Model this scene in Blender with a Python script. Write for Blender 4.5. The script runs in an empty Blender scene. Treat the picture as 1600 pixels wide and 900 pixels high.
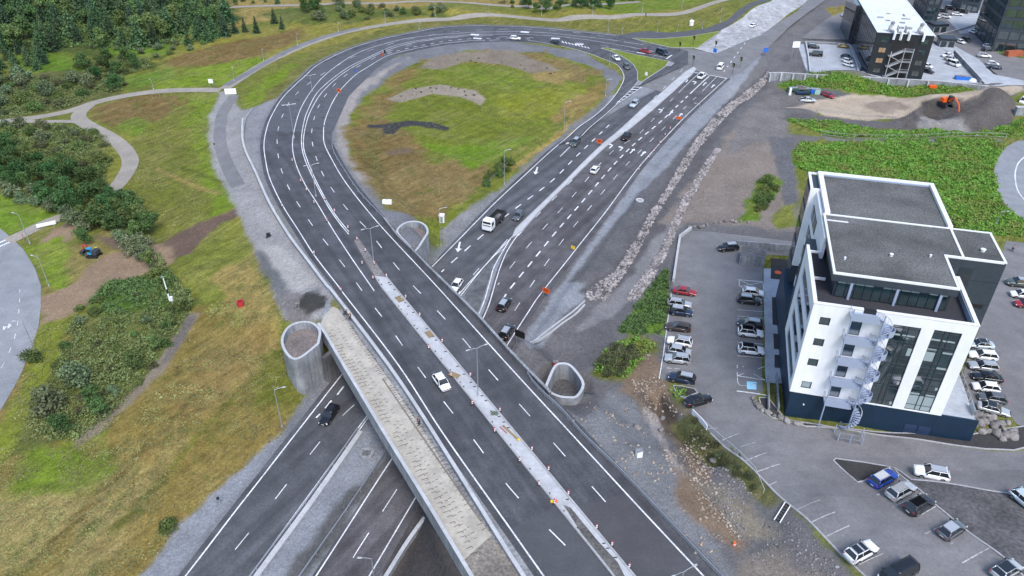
import bpy, bmesh, math, random
import numpy as np
from mathutils import Vector, Matrix
from mathutils.geometry import delaunay_2d_cdt

# ------------------------------------------------------------------ camera, sky, sun, exposure
scene = bpy.context.scene
COL = scene.collection
CAM_H = 83.0                      # metres above the bridge deck (z = 0)
FPX = 1200.0                      # focal length in pixels of the 1600 px wide photograph
PITCH, ROLL = math.radians(33.9), math.radians(0.4)
cp, sp = math.cos(PITCH), math.sin(PITCH)
FWD = np.array([0, cp, -sp]); UP0 = np.array([0, sp, cp]); R0 = np.array([1.0, 0, 0])
RGT = R0*math.cos(ROLL) + UP0*math.sin(ROLL); UPV = -R0*math.sin(ROLL) + UP0*math.cos(ROLL)
cam = bpy.data.objects.new('camera', bpy.data.cameras.new('camera')); COL.objects.link(cam)
cam.data.sensor_width = 36.0; cam.data.lens = FPX/1600*36.0
cam.data.clip_start = 1.0; cam.data.clip_end = 9000
M4 = Matrix(((RGT[0], UPV[0], -FWD[0], 0), (RGT[1], UPV[1], -FWD[1], 0), (RGT[2], UPV[2], -FWD[2], CAM_H), (0, 0, 0, 1)))
cam.matrix_world = M4
scene.camera = cam
SUN_EL, SUN_AZ = math.radians(54), math.radians(162)     # azimuth measured from +Y towards +X
w = bpy.data.worlds.new("World"); scene.world = w; w.use_nodes = True
nt = w.node_tree; bg = nt.nodes['Background']
sky = nt.nodes.new('ShaderNodeTexSky'); sky.sky_type = 'NISHITA'; sky.sun_disc = False
sky.sun_elevation = SUN_EL; sky.sun_rotation = SUN_AZ; sky.dust_density = 1.6; sky.air_density = 1.0; sky.ozone_density = 1.5
nt.links.new(sky.outputs[0], bg.inputs[0]); bg.inputs[1].default_value = 0.13
sl = bpy.data.lights.new('sun', 'SUN'); sl.energy = 1.4; sl.angle = math.radians(24); sl.color = (1.0, 0.975, 0.94)
so = bpy.data.objects.new('sun', sl); COL.objects.link(so)
sd = Vector((math.sin(SUN_AZ)*math.cos(SUN_EL), math.cos(SUN_AZ)*math.cos(SUN_EL), math.sin(SUN_EL)))
so.rotation_euler = sd.to_track_quat('Z', 'Y').to_euler(); so.location = (0, 0, 200)
scene.view_settings.view_transform = 'Standard'; scene.view_settings.look = 'None'
scene.view_settings.gamma = 1.0; scene.view_settings.exposure = 1.08
RNG = random.Random(7); NPR = np.random.default_rng(11)

# ------------------------------------------------------------------ helpers: objects
def tag(o, label=None, cat=None, group=None, kind=None):
    if label: o['label'] = label
    if cat: o['category'] = cat
    if group: o['group'] = group
    if kind: o['kind'] = kind
    return o
def thing(name, label, cat, loc=(0, 0, 0), rz=0.0, group=None):
    o = bpy.data.objects.new(name, None); o.empty_display_size = 0.3; COL.objects.link(o)
    o.location = loc; o.rotation_euler = (0, 0, rz)
    return tag(o, label, cat, group)
def dup(o, parent=None):
    c = o.copy(); COL.objects.link(c)
    if parent is not None: c.parent = parent
    for ch in o.children: dup(ch, c)
    return c
class MB:
    def __init__(s): s.v = []; s.f = []
    def add(s, vs, fs):
        n = len(s.v); s.v += [tuple(map(float, p)) for p in vs]; s.f += [tuple(n+i for i in q) for q in fs]; return s
    def box(s, c, d, rz=0.0, taper=1.0):
        x, y, z = d[0]/2, d[1]/2, d[2]/2; ca, sa = math.cos(rz), math.sin(rz); vs = []
        for k, zz in ((1, -z), (taper, z)):
            for a, b in ((-x, -y), (x, -y), (x, y), (-x, y)):
                a, b = a*k, b*k
                vs.append((c[0]+a*ca-b*sa, c[1]+a*sa+b*ca, c[2]+zz))
        return s.add(vs, [(3, 2, 1, 0), (4, 5, 6, 7), (0, 1, 5, 4), (1, 2, 6, 5), (2, 3, 7, 6), (3, 0, 4, 7)])
    def bx(s, x0, x1, y0, y1, z0, z1):
        return s.box(((x0+x1)/2, (y0+y1)/2, (z0+z1)/2), (x1-x0, y1-y0, z1-z0))
    def tube(s, pts, r, n=8, r2=None):
        pts = [Vector(p) for p in pts]; m = len(pts); rings = []
        for i, p in enumerate(pts):
            t = (pts[min(i+1, m-1)]-pts[max(i-1, 0)]).normalized()
            a = Vector((0, 0, 1)) if abs(t.z) < .9 else Vector((1, 0, 0))
            u = t.cross(a).normalized(); v = t.cross(u)
            rr = r if r2 is None else r+(r2-r)*i/(m-1)
            rings.append([p+(u*math.cos(k*2*math.pi/n)+v*math.sin(k*2*math.pi/n))*rr for k in range(n)])
        vs = [q for R in rings for q in R]; fs = []
        for i in range(m-1):
            for k in range(n):
                fs.append((i*n+k, i*n+(k+1) % n, (i+1)*n+(k+1) % n, (i+1)*n+k))
        fs.append(tuple(range(n-1, -1, -1))); fs.append(tuple((m-1)*n+k for k in range(n)))
        return s.add(vs, fs)
    def lathe(s, prof, n=12, c=(0, 0, 0), axis='z'):
        vs = []; fs = []
        for r, h in prof:
            for k in range(n):
                a = 2*math.pi*k/n
                if axis == 'z': vs.append((c[0]+r*math.cos(a), c[1]+r*math.sin(a), c[2]+h))
                else: vs.append((c[0]+r*math.cos(a), c[1]+h, c[2]+r*math.sin(a)))
        for i in range(len(prof)-1):
            for k in range(n):
                fs.append((i*n+k, i*n+(k+1) % n, (i+1)*n+(k+1) % n, (i+1)*n+k))
        fs.append(tuple(range(n-1, -1, -1))); fs.append(tuple((len(prof)-1)*n+k for k in range(n)))
        return s.add(vs, fs)
    def prism(s, poly, z0, z1):
        n = len(poly); vs = [(p[0], p[1], z0) for p in poly]+[(p[0], p[1], z1) for p in poly]
        return s.add(vs, [tuple(range(n-1, -1, -1)), tuple(range(n, 2*n))]+[(i, (i+1) % n, n+(i+1) % n, n+i) for i in range(n)])
    def wall(s, pts, t, zb, zt, closed=False):
        """wall along pts (x,y); zb, zt numbers or lists"""
        P2 = [np.array(p[:2], float) for p in pts]; n = len(P2); L = []; Rr = []
        for i in range(n):
            a = P2[(i-1) % n] if closed or i > 0 else P2[i]; b = P2[(i+1) % n] if closed or i < n-1 else P2[i]
            d = (b-a)/max(1e-6, np.linalg.norm(b-a)); nn = np.array([-d[1], d[0]])*t/2
            L.append(P2[i]+nn); Rr.append(P2[i]-nn)
        g = lambda z, i: z[i] if hasattr(z, '__len__') else z
        vs = []
        for i in range(n):
            vs += [(*L[i], g(zb, i)), (*Rr[i], g(zb, i)), (*Rr[i], g(zt, i)), (*L[i], g(zt, i))]
        fs = []
        for i in range(n if closed else n-1):
            a, b = 4*i, 4*((i+1) % n)
            for k in range(4): fs.append((a+k, a+(k+1) % 4, b+(k+1) % 4, b+k))
        if not closed: fs += [(3, 2, 1, 0), (4*n-4, 4*n-3, 4*n-2, 4*n-1)]
        return s.add(vs, fs)
    def build(s, name, mat, parent=None, smooth=False, world=False):
        me = bpy.data.meshes.new(name); vs = s.v
        if world and parent is not None:
            l = parent.location; vs = [(a-l.x, b-l.y, c-l.z) for a, b, c in vs]
        me.from_pydata(vs, [], s.f); me.validate()
        bm = bmesh.new(); bm.from_mesh(me); bmesh.ops.recalc_face_normals(bm, faces=bm.faces); bm.to_mesh(me); bm.free()
        if smooth: me.polygons.foreach_set('use_smooth', [True]*len(me.polygons))
        me.materials.append(mat)
        o = bpy.data.objects.new(name, me); COL.objects.link(o)
        if parent is not None: o.parent = parent
        return o
def raw_mesh(name, V, F, mat, kind=None, smooth=False):
    """numpy V (n,3), F (m,3|4) -> object, fast"""
    me = bpy.data.meshes.new(name); V = np.asarray(V, np.float32); F = np.asarray(F, np.int32); k = F.shape[1]
    me.vertices.add(len(V)); me.vertices.foreach_set('co', V.ravel())
    me.loops.add(F.size); me.loops.foreach_set('vertex_index', F.ravel())
    me.polygons.add(len(F)); me.polygons.foreach_set('loop_start', np.arange(len(F), dtype=np.int32)*k)
    if smooth: me.polygons.foreach_set('use_smooth', np.ones(len(F), bool))
    me.update(calc_edges=True); me.materials.append(mat)
    o = bpy.data.objects.new(name, me); COL.objects.link(o)
    if kind: o['kind'] = kind
    return o

# ------------------------------------------------------------------ helpers: materials
def mat(name, col, rough=0.8, metal=0.0, noise=0.0, scale=2.0, spec=0.5, bump=0.0, coat=0.0, obj_var=0.0, scale2=None, stain=0.0):
    m = bpy.data.materials.new(name); m.use_nodes = True; N = m.node_tree.nodes; L = m.node_tree.links
    b = N['Principled BSDF']; b.inputs['Roughness'].default_value = rough; b.inputs['Metallic'].default_value = metal
    b.inputs['Specular IOR Level'].default_value = spec; b.inputs['Coat Weight'].default_value = coat
    b.inputs['Coat Roughness'].default_value = 0.08
    b.inputs['Base Color'].default_value = (*col, 1)
    src = None
    if noise or stain or obj_var or bump:
        g = N.new('ShaderNodeNewGeometry')
        rgb = N.new('ShaderNodeRGB'); rgb.outputs[0].default_value = (*col, 1); src = rgb.outputs[0]
        def mul(src, fac_sock, lo, hi):
            mr = N.new('ShaderNodeMapRange'); mr.inputs[1].default_value = 0.3; mr.inputs[2].default_value = 0.7
            mr.inputs[3].default_value = lo; mr.inputs[4].default_value = hi; L.new(fac_sock, mr.inputs[0])
            mx = N.new('ShaderNodeVectorMath'); mx.operation = 'SCALE'; L.new(src, mx.inputs[0]); L.new(mr.outputs[0], mx.inputs['Scale'])
            return mx.outputs[0]
        def nz(sc, det=4):
            n = N.new('ShaderNodeTexNoise'); n.inputs['Scale'].default_value = sc; n.inputs['Detail'].default_value = det
            L.new(g.outputs['Position'], n.inputs['Vector']); return n.outputs['Fac']
        if noise:
            f = nz(scale); src = mul(src, f, 1-noise, 1+noise)
            src = mul(src, nz(scale2 or scale*0.13, 5), 1-noise*.7, 1+noise*.7)
        if stain: src = mul(src, nz(0.35, 6), 1-stain, 1+stain*.5)
        if obj_var:
            oi = N.new('ShaderNodeObjectInfo'); mr = N.new('ShaderNodeMapRange'); mr.inputs[3].default_value = 1-obj_var; mr.inputs[4].default_value = 1+obj_var
            L.new(oi.outputs['Random'], mr.inputs[0]); mx = N.new('ShaderNodeVectorMath'); mx.operation = 'SCALE'
            L.new(src, mx.inputs[0]); L.new(mr.outputs[0], mx.inputs['Scale']); src = mx.outputs[0]
        L.new(src, b.inputs['Base Color'])
        if bump:
            bp = N.new('ShaderNodeBump'); bp.inputs['Strength'].default_value = bump; bp.inputs['Distance'].default_value = 0.08
            L.new(nz(scale*3, 3), bp.inputs['Height']); L.new(bp.outputs[0], b.inputs['Normal'])
    return m
def streaked(m, lo=.72, hi=1.18, sc=(3.0, 3.0, .16)):
    # rain streaks and board marks running down concrete
    N = m.node_tree.nodes; L = m.node_tree.links; b = N['Principled BSDF']; src = b.inputs['Base Color'].links[0].from_socket
    g = N.new('ShaderNodeNewGeometry'); mp = N.new('ShaderNodeMapping'); mp.inputs['Scale'].default_value = sc; L.new(g.outputs['Position'], mp.inputs[0])
    n = N.new('ShaderNodeTexNoise'); n.inputs['Scale'].default_value = .8; n.inputs['Detail'].default_value = 5; L.new(mp.outputs[0], n.inputs['Vector'])
    mr = N.new('ShaderNodeMapRange'); mr.inputs[1].default_value = .32; mr.inputs[2].default_value = .68; mr.inputs[3].default_value = lo; mr.inputs[4].default_value = hi; L.new(n.outputs['Fac'], mr.inputs[0])
    s = N.new('ShaderNodeVectorMath'); s.operation = 'SCALE'; L.new(src, s.inputs[0]); L.new(mr.outputs[0], s.inputs['Scale']); L.new(s.outputs[0], b.inputs['Base Color']); return m
def asphalt(name, col, wear=0.25, ang=None):
    """asphalt with large patches, fine grain"""
    m = mat(name, col, 0.78, noise=wear*.45, scale=3.0, scale2=0.09, stain=wear*.6, spec=0.45)
    if ang is not None:      # wheel tracks: long streaks along the lanes
        N = m.node_tree.nodes; L = m.node_tree.links; b = N['Principled BSDF']; src = b.inputs['Base Color'].links[0].from_socket
        g = N.new('ShaderNodeNewGeometry'); mp = N.new('ShaderNodeMapping'); mp.vector_type = 'TEXTURE'; mp.inputs['Rotation'].default_value = (0, 0, ang); mp.inputs['Scale'].default_value = (60, 1.6, 1); L.new(g.outputs['Position'], mp.inputs[0])
        n = N.new('ShaderNodeTexNoise'); n.inputs['Scale'].default_value = 1.0; n.inputs['Detail'].default_value = 4; L.new(mp.outputs[0], n.inputs['Vector'])
        mr = N.new('ShaderNodeMapRange'); mr.inputs[1].default_value = .32; mr.inputs[2].default_value = .68; mr.inputs[3].default_value = .74; mr.inputs[4].default_value = 1.24; L.new(n.outputs['Fac'], mr.inputs[0])
        s = N.new('ShaderNodeVectorMath'); s.operation = 'SCALE'; L.new(src, s.inputs[0]); L.new(mr.outputs[0], s.inputs['Scale']); L.new(s.outputs[0], b.inputs['Base Color'])
    return m
M = dict(
    asphalt=asphalt('asphalt_new', (.078, .08, .088)), asphalt_bridge=asphalt('asphalt_ramp', (.068, .069, .077), .5, math.radians(118)), asphalt_south=asphalt('asphalt_southbound', (.078, .080, .088), .45, math.radians(58)),
    asphalt_brown=asphalt('asphalt_worn', (.090, .085, .090), .5, math.radians(58)),
    asphalt_old=asphalt('asphalt_old', (.172, .168, .172), .3),
    asphalt_patch=asphalt('asphalt_patch', (.046, .046, .05), .2),
    roundabout=asphalt('asphalt_pale', (.235, .245, .262), .25),
    path=mat('path_surface', (.27, .245, .21), .95, noise=.15, scale=2),
    pave=mat('paving', (.36, .385, .42), .9, noise=.1, scale=2.5, stain=.15),
    concrete=mat('concrete', (.25, .26, .275), .85, noise=.14, scale=1.6, stain=.28, bump=.15),
    concrete_light=mat('concrete_light', (.42,.43,.445), .85, noise=.10, scale=2.2, stain=.14),
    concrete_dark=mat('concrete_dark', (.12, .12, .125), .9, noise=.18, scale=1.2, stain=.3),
    beige=mat('beige_deck', (.40, .37, .315), .9, noise=.12, scale=2, stain=.2),
    paint=mat('road_paint', (.62,.63,.65), .7, noise=.32, scale=3.5, scale2=.3),
    paint_worn=mat('worn_paint', (.36, .36, .37), .8, noise=.45, scale=3, scale2=.5),
    kerb=mat('kerb_stone', (.33, .33, .34), .85, noise=.15, scale=2),
    steel=mat('galvanised_steel', (.42, .44, .47), .45, .6, noise=.08, scale=2),
    steel_dark=mat('dark_steel', (.05, .052, .058), .5, .3),
    rebar=mat('rebar', (.17, .15, .135), .7, .3),
    white=mat('white_render', (.78, .79, .81), .7, noise=.04, scale=.6, stain=.05),
    navy=mat('navy_render', (.006,.024,.05), .5, noise=.12, scale=.8),
    cladding=mat('dark_cladding', (.034, .046, .060), .5, noise=.12, scale=1.5),
    roofgravel=mat('roof_gravel', (.095, .095, .093), .95, noise=.55, scale=5.0, scale2=.15, bump=.6),
    terrace=mat('terrace_floor', (.03, .03, .036), .8, noise=.1),
    glass=mat('window_glass', (.014,.034,.040), .05, spec=.9, noise=.5, scale=.45),
    glass_pale=mat('glass_pale_reflection', (.30, .36, .37), .25, spec=.8),  # glass_pale: pale window reflections put into the colour
    frame=mat('window_frame', (.022, .032, .04), .5),
    frame_white=mat('white_frame', (.7, .71, .73), .6),
    blue_steel=mat('blue_grey_steel', (.36, .42, .55), .5, .3),
    darkwall=mat('anthracite_panels', (.017, .022, .028), .42, noise=.15, scale=1.0),
    mirror=mat('mirror_glass', (.11, .12, .135), .06, .75, noise=.2, scale=.3),
    roofwhite=mat('white_roof', (.62, .65, .68), .7, noise=.05, scale=.5, stain=.08),
    duct=mat('white_duct', (.72, .74, .76), .45),
    red=mat('red_plastic', (.42, .03, .035), .5), whitep=mat('white_plastic', (.78, .78, .78), .5),
    orange=mat('orange_sign', (.75, .11, .01), .5), black=mat('black_plastic', (.012, .012, .014), .5),
    yellow=mat('yellow_plastic', (.75, .5, .02), .5), blue=mat('blue_sign', (.02, .16, .62), .5), skyblue=mat('pale_blue_paint', (.30, .62, .80), .6, noise=.1),
    rock=mat('rock', (.20, .185, .175), .95, noise=.3, scale=2.5, obj_var=.2), rubble=mat('rubble', (.19, .172, .17), .95, noise=.45, scale=1.6),
    gravel_dark=mat('dark_gravel', (.022, .022, .024), .95, noise=.3, scale=3, bump=.4),
    soilbed=mat('planting_soil', (.038, .036, .036), .95, noise=.25, scale=3, bump=.3),
    wood=mat('wood', (.26, .19, .10), .8, noise=.1), bark=mat('bark', (.09, .075, .06), .95, noise=.2, scale=4),
    tyre=mat('tyre', (.015, .015, .016), .9), hub=mat('wheel_rim', (.28, .29, .3), .4, .7),
    carglass=mat('car_glass', (.012, .015, .018), .05, spec=.9), lamp=mat('headlight', (.75, .77, .8), .15), tail=mat('tail_light', (.4, .012, .012), .3),
    trim=mat('black_trim', (.015, .015, .017), .6), plate=mat('number_plate', (.7, .7, .7), .5),
    lit_pane=mat('warm_lit_pane', (.34,.22,.13), .3), brickred=mat('rusty_steel', (.33,.09,.04), .8, noise=.2, scale=1), green_pale=mat('pale_green_plastic', (.30,.45,.40), .5), green_dark=mat('dark_green_paint', (.03,.07,.055), .5), green_cable=mat('green_cable_sheath', (.08,.12,.06), .6),  # lit_pane: warm indoor light put into the pane colour
    skin=mat('skin', (.5, .3, .22), .6), cloth=mat('dark_cloth', (.02, .022, .028), .9), hivis=mat('hi_vis', (.45, .7, .02), .7), cloth_blue=mat('blue_grey_cloth', (.06, .08, .12), .9),
)
M['glass'].node_tree.nodes['Principled BSDF'].inputs['IOR'].default_value = 2.1
streaked(M['concrete']); streaked(M['concrete_dark'], .7, 1.25); streaked(M['white'], .95, 1.03, (1.5, 1.5, .08))
# ------------------------------------------------------------------ pixel -> world, noise, polygons
def ray(px, py): return FWD*FPX + RGT*(px-800) + UPV*(450-py)
def at(px, py, z=0.0):
    d = ray(px, py); t = (z-CAM_H)/d[2]; return np.array([d[0]*t, d[1]*t, z])
def vnoise(x, y, seed=0):
    xi = np.floor(x).astype(np.int64); yi = np.floor(y).astype(np.int64); fx = x-xi; fy = y-yi
    fx = fx*fx*(3-2*fx); fy = fy*fy*(3-2*fy)
    def h(a, b):
        n = (a*374761393 + b*668265263 + seed*1442695041) & 0x7fffffff
        n = ((n ^ (n >> 13))*1274126177) & 0x7fffffff
        return ((n ^ (n >> 16)) & 0xffff)/65535.0
    return (h(xi, yi)*(1-fx)+h(xi+1, yi)*fx)*(1-fy)+(h(xi, yi+1)*(1-fx)+h(xi+1, yi+1)*fx)*fy
def fbm(x, y, s, seed=0, octv=4):
    r = 0; a = .5; tot = 0
    for i in range(octv): r = r+a*vnoise(x/s, y/s, seed+i*17); tot += a; a *= .5; s *= .5
    return r/tot
def sstep(a, b, x):
    t = np.clip((x-a)/(b-a), 0, 1); return t*t*(3-2*t)
def sdf(poly, X, Y):
    """signed distance to polygon, negative inside"""
    poly = np.asarray(poly, float)[:, :2]; d = np.full(X.shape, 1e18); ins = np.zeros(X.shape, bool); n = len(poly)
    for i in range(n):
        ax, ay = poly[i]; bx, by = poly[(i+1) % n]; ex, ey = bx-ax, by-ay; wx, wy = X-ax, Y-ay
        t = np.clip((wx*ex+wy*ey)/max(1e-9, ex*ex+ey*ey), 0, 1)
        d = np.minimum(d, (wx-ex*t)**2+(wy-ey*t)**2)
        c = (ay <= Y) != (by <= Y)
        if ey != 0: ins ^= c & (X < ax+(Y-ay)*ex/ey)
    d = np.sqrt(d); return np.where(ins, -d, d)
def sdf_box(poly, X, Y, pad, fill=1e3):
    poly = np.asarray(poly, float)[:, :2]; lo = poly.min(0)-pad; hi = poly.max(0)+pad
    m = (X > lo[0]) & (X < hi[0]) & (Y > lo[1]) & (Y < hi[1]); out = np.full(X.shape, fill)
    if m.any(): out[m] = sdf(poly, X[m], Y[m])
    return out
class IDW:
    def __init__(s, ctrl, power=3.0, soft=4.0):
        s.p = np.array([at(*c) for c in ctrl]); s.k = power; s.soft = soft
    def __call__(s, X, Y):
        X = np.asarray(X, float); Y = np.asarray(Y, float); sh = X.shape; x = X.ravel(); y = Y.ravel(); out = np.empty(x.size)
        for i in range(0, x.size, 20000):
            dx = x[i:i+20000, None]-s.p[None, :, 0]; dy = y[i:i+20000, None]-s.p[None, :, 1]
            W = (dx*dx+dy*dy+s.soft)**(-s.k/2); out[i:i+20000] = (W*s.p[None, :, 2]).sum(1)/W.sum(1)
        return out.reshape(sh)

# ------------------------------------------------------------------ traced lines (photograph pixels)
RAMP_OUT = [(985,59),(950,54),(900,49),(850,44),(800,41),(725,40.5),(675,45),(625,55),(600,60),(550,75),(500,99),(475.5,120),(463.5,130.5),(444,150),(430.5,169.5),(418.5,195),(412.5,225),(415.5,253.5),(422,280),(441,320),(467,361),(492,400),(530,449),(534,455),(620,567),(692,677),(800,830),(850,901),(900,972)]
RAMP_IN = [(1045,84),(1000,79),(940,72),(880,68),(825,63),(780,62.3),(725,64.5),(680,70),(640,78),(606,87),(576,104),(552,120),(528,146),(514,172),(507,192),(505.6,208),(507,225),(520,252),(540,285),(575,330),(612,372),(682,447),(800,577.5),(890,675),(995,789),(1099,900),(1150,955)]
SLIP_IN = [(825,63),(867,70),(912,81),(942,92),(965,102),(975,120),(967,140),(950,162),(925,184),(900,202),(875,224),(800,292),(675,417)]
RAMP_MID = [(1045,77),(985,66),(925,57),(850,51.5),(790,50.5),(725,51.5),(680,56),(640,63),(600,72),(560,85),(520,107),(495,130),(478,158),(468,190),(464,225),(474,265),(495,305),(522,345),(548,382),(585,422),(640,490),(700,570),(760,650),(830,740),(900,825),(960,900),(1000,950)]
def zramp_at(px, py):
    # height of the ramp along its traced middle: level on the bridge, falling round the loop
    t = np.clip((px-640)/400.0, 0, 1) if py < 110 else 0.0
    return -(0.0 if py > 260 else (260-py)/150*0.9 if py > 110 else 0.9+2.2*t)
ctrl_ramp = [(x, y, zramp_at(x, y)) for x, y in RAMP_MID+RAMP_OUT+RAMP_IN]+[(965,102,-3),(960,150,-3.2),(925,184,-3.5),(875,224,-4.4),(1000,100,-3.2),(1040,95,-3.2)]
HR = IDW(ctrl_ramp, 3.0, 6.0)
ctrl_low = [(300,900,-7.6),(400,760,-7.3),(560,850,-7.5),(480,700,-7.2),(600,650,-7.0),(660,800,-7.4),(750,420,-6.6),(720,460,-6.7),(840,450,-6.6),(880,340,-6.0),(820,300,-5.8),(940,210,-4.8),(1000,240,-5.0),(900,215,-4.8),(960,150,-3.4),(1040,150,-3.7),(1100,110,-3.3),(1130,125,-3.3),(1060,90,-3.2),(1180,70,-3.0),(1000,120,-3.2),(1230,30,-2.6),(975,110,-3.1)]
HL = IDW(ctrl_low, 2.5, 30.0)
ctrl_up = [(450,440,-.3),(405,300,-.7),(385,200,-1),(340,170,-1.2),(300,280,-2.5),(230,230,-3),(150,200,-2.5),(100,130,-2),(20,180,-3),(80,300,-4),(200,400,-4),(30,420,-5),(30,600,-6),(120,550,-5),(260,500,-4),(380,450,-2.0),(430,480,-1.2),(400,560,-4.0),(440,600,-5.6),(300,650,-5),(150,800,-6),(50,880,-6.5),(330,760,-6.9),(230,870,-7.2),(400,680,-6.4),
 (100,20,3),(300,40,2),(400,70,.3),(500,10,3),(700,12,2),(900,12,1.5),(1000,20,.6),(1150,8,0),(0,0,5),(350,130,-.8),(450,100,-.6),(560,45,-.2),(700,28,-.8),(850,30,-1.4),(980,42,-2),(-200,100,3),(-200,400,-4),(-200,700,-6),
 (585,200,-2.2),(700,150,-2.6),(800,180,-4),(850,120,-3.2),(700,260,-4.2),(640,310,-3.6),(760,280,-5.2),(900,130,-3.4),(610,270,-2.8),(690,370,-6),(670,400,-6.4),(560,280,-1.6),(540,220,-1.0),(660,100,-1.8),(760,90,-2.6),(640,340,-2.6),(1010,100,-3.2),(1060,60,-3.2),
 (1180,70,-3),(1250,40,-3.4),(1150,180,-4),(1080,300,-5.2),(1000,400,-5.8),(930,480,-6.4),(850,560,-6.6),(900,545,-6.2),(930,610,-5.0),(960,640,-4.6),(915,665,-3.6),(980,690,-3.6),(1010,650,-4.4),(1000,560,-5.4),(1050,800,-2),(1100,860,-1.5),(1010,790,-1.6),(1150,850,-1),(1170,790,-.2),(985,600,-5.0),(1022,650,-4.4),(1055,640,-2.4),(1060,700,-3.0),(1090,690,-1.4),(1160,740,.2),(1250,850,1.4),
 (1070,380,-4.6),(1030,480,-4.4),(1025,560,-3.8),(1150,440,-4),(1180,560,-3),(1120,640,-2.2),(1200,640,-1.4),(1180,720,0),(1300,800,2),(1400,870,3),(1300,690,-.4),(1450,690,-.4),(1590,690,0),(1500,800,2.3),(1590,880,3.2),(1380,660,-1),(1220,640,-1.2),
 (1550,600,-1),(1560,470,-2),(1595,400,-2.2),(1400,250,-3.8),(1300,240,-4.4),(1540,240,-3.6),(1230,330,-5),(1580,300,-3),(1350,160,-8),(1260,160,-7),(1212,150,-7.2),(1480,185,-7.5),(1420,160,-8),(1300,210,-4.8),(1560,150,-4),(1595,140,-4),(1540,142,-5),(1200,200,-4.4),
 (1270,75,-4),(1350,110,-4),(1520,110,-4),(1500,60,-4),(1560,80,-4),(1550,20,-4),(1420,110,-4),(1300,20,-3.5),(1700,100,-4),(1700,400,-2),(1700,800,3),(1240,90,-4.2)]
HB = IDW(ctrl_up, 3.2, 9.0)
def smooth(pts, n=6):
    """Catmull-Rom through 2-D/3-D points"""
    P = [np.asarray(p, float) for p in pts]; out = []
    for i in range(len(P)-1):
        p0, p1, p2, p3 = P[max(i-1, 0)], P[i], P[i+1], P[min(i+2, len(P)-1)]
        for k in range(n):
            t = k/n; out.append(.5*((2*p1)+(-p0+p2)*t+(2*p0-5*p1+4*p2-p3)*t*t+(-p0+3*p1-3*p2+p3)*t**3))
    out.append(P[-1]); return out
def on(pts, H, z0=-3.0):
    """pixels -> world points on a smooth height function"""
    out = []
    for px, py in pts:
        z = z0
        for _ in range(12):
            p = at(px, py, z); z2 = float(H(np.array([p[0]]), np.array([p[1]]))[0]); 
            if abs(z2-z) < .004: break
            z = z2
        out.append(at(px, py, z))
    return out
def offset(pts, d):
    P = np.array([p[:2] for p in pts]); T = np.gradient(P, axis=0); T /= np.linalg.norm(T, axis=1)[:, None]+1e-9
    return P+np.stack([-T[:, 1], T[:, 0]], 1)*d
W_OUT = smooth(on(RAMP_OUT, HR, -1)); W_IN = smooth(on(RAMP_IN, HR, -1)); W_SLIP = smooth(on(SLIP_IN[:10], HR, -3)); W_MID = smooth(on(RAMP_MID, HR, -1))
S_LEFT = [(875,224),(800,292),(675,417),(610,490),(525,597),(402,755),(290,900),(225,985)]
S_RIGHT = [(1088,108),(946,225),(870,300),(800,370),(717,460),(640,562),(555,675),(400,887),(335,975)]
N_LEFT = [(1088,110),(947.5,227),(870,303),(817,358),(795,388),(783,414),(775,438),(756,495),(700,590),(609,722),(494,900),(450,968)]
N_RIGHT = [(1136,122),(1030,225),(930,352),(852,450),(822,493),(730,640),(645,785),(577,900),(545,955)]
W_SL = smooth(on(S_LEFT, HL, -7)); W_SR = smooth(on(S_RIGHT, HL, -7)); W_NL = smooth(on(N_LEFT, HL, -7)); W_NR = smooth(on(N_RIGHT, HL, -7))
W_SLIPL = smooth(on(SLIP_IN[4:11], HL, -3))
slip_hi = W_SLIP
POLY_RAMP = np.vstack([offset(W_OUT, -1.3 if 0 else 1.0)*0+offset(W_OUT, -1.0), offset(W_IN, 2.3)[::-1]])
SLIP_POLY_PX = [(820,57),(1045,70),(1075,80),(1075,100),(1000,134),(960,165),(905,214),(872,226),(900,203),(925,185),(950,163),(968,141),(976.5,120),(966,101),(943,91),(912,80),(867,69),(825,63)]
POLY_SLIP = np.array([p[:2] for p in on(SLIP_POLY_PX, HR, -3)])
POLY_SB = np.vstack([offset(W_SL, -1.0), offset(W_SR, .6)[::-1]])
POLY_NB = np.vstack([offset(W_NL, -.5), offset(W_NR, 1.3)[::-1]])
POLY_X = np.array([p[:2] for p in on([(1040,70),(1087,76),(1120,83),(1183,58),(1245,18),(1262,0),(1290,0),(1230,45),(1200,75),(1160,112),(1135,124),(1086,110),(1040,145),(998,133),(1052,99),(1040,90)], HL, -3)])
CORRIDOR_PX = [(215,900),(330,772),(440,680),(482,612),(510,570),(600,480),(668,420),(700,385),(800,284),(860,222),(905,195),(950,150),(985,135),(1000,128),(1060,98),(1120,70),(1200,60),(1210,75),(1150,130),(1045,235),(990,310),(930,395),(880,455),(818,548),(745,660),(660,815),(628,900),(600,960),(160,960)]
POLY_COR = np.array([p[:2] for p in on(CORRIDOR_PX, HL, -7)])
BRIDGE_C = at(640, 560, 0)[:2]
lot_px = [(1243,66),(1262,118),(1350,121),(1440,127),(1535,132),(1600,128),(1700,120),(1700,-10),(1400,-10),(1240,50)]
POLY_DECK = np.array([at(x, y, 0)[:2] for x, y in [(500,508),(522,478),(560,520),(800,830),(860,920),(930,1020),(800,1010),(745,905),(668,788),(600,678),(535,570)]])
POLY_LOT = np.array([at(x, y, -4)[:2] for x, y in lot_px])
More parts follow.
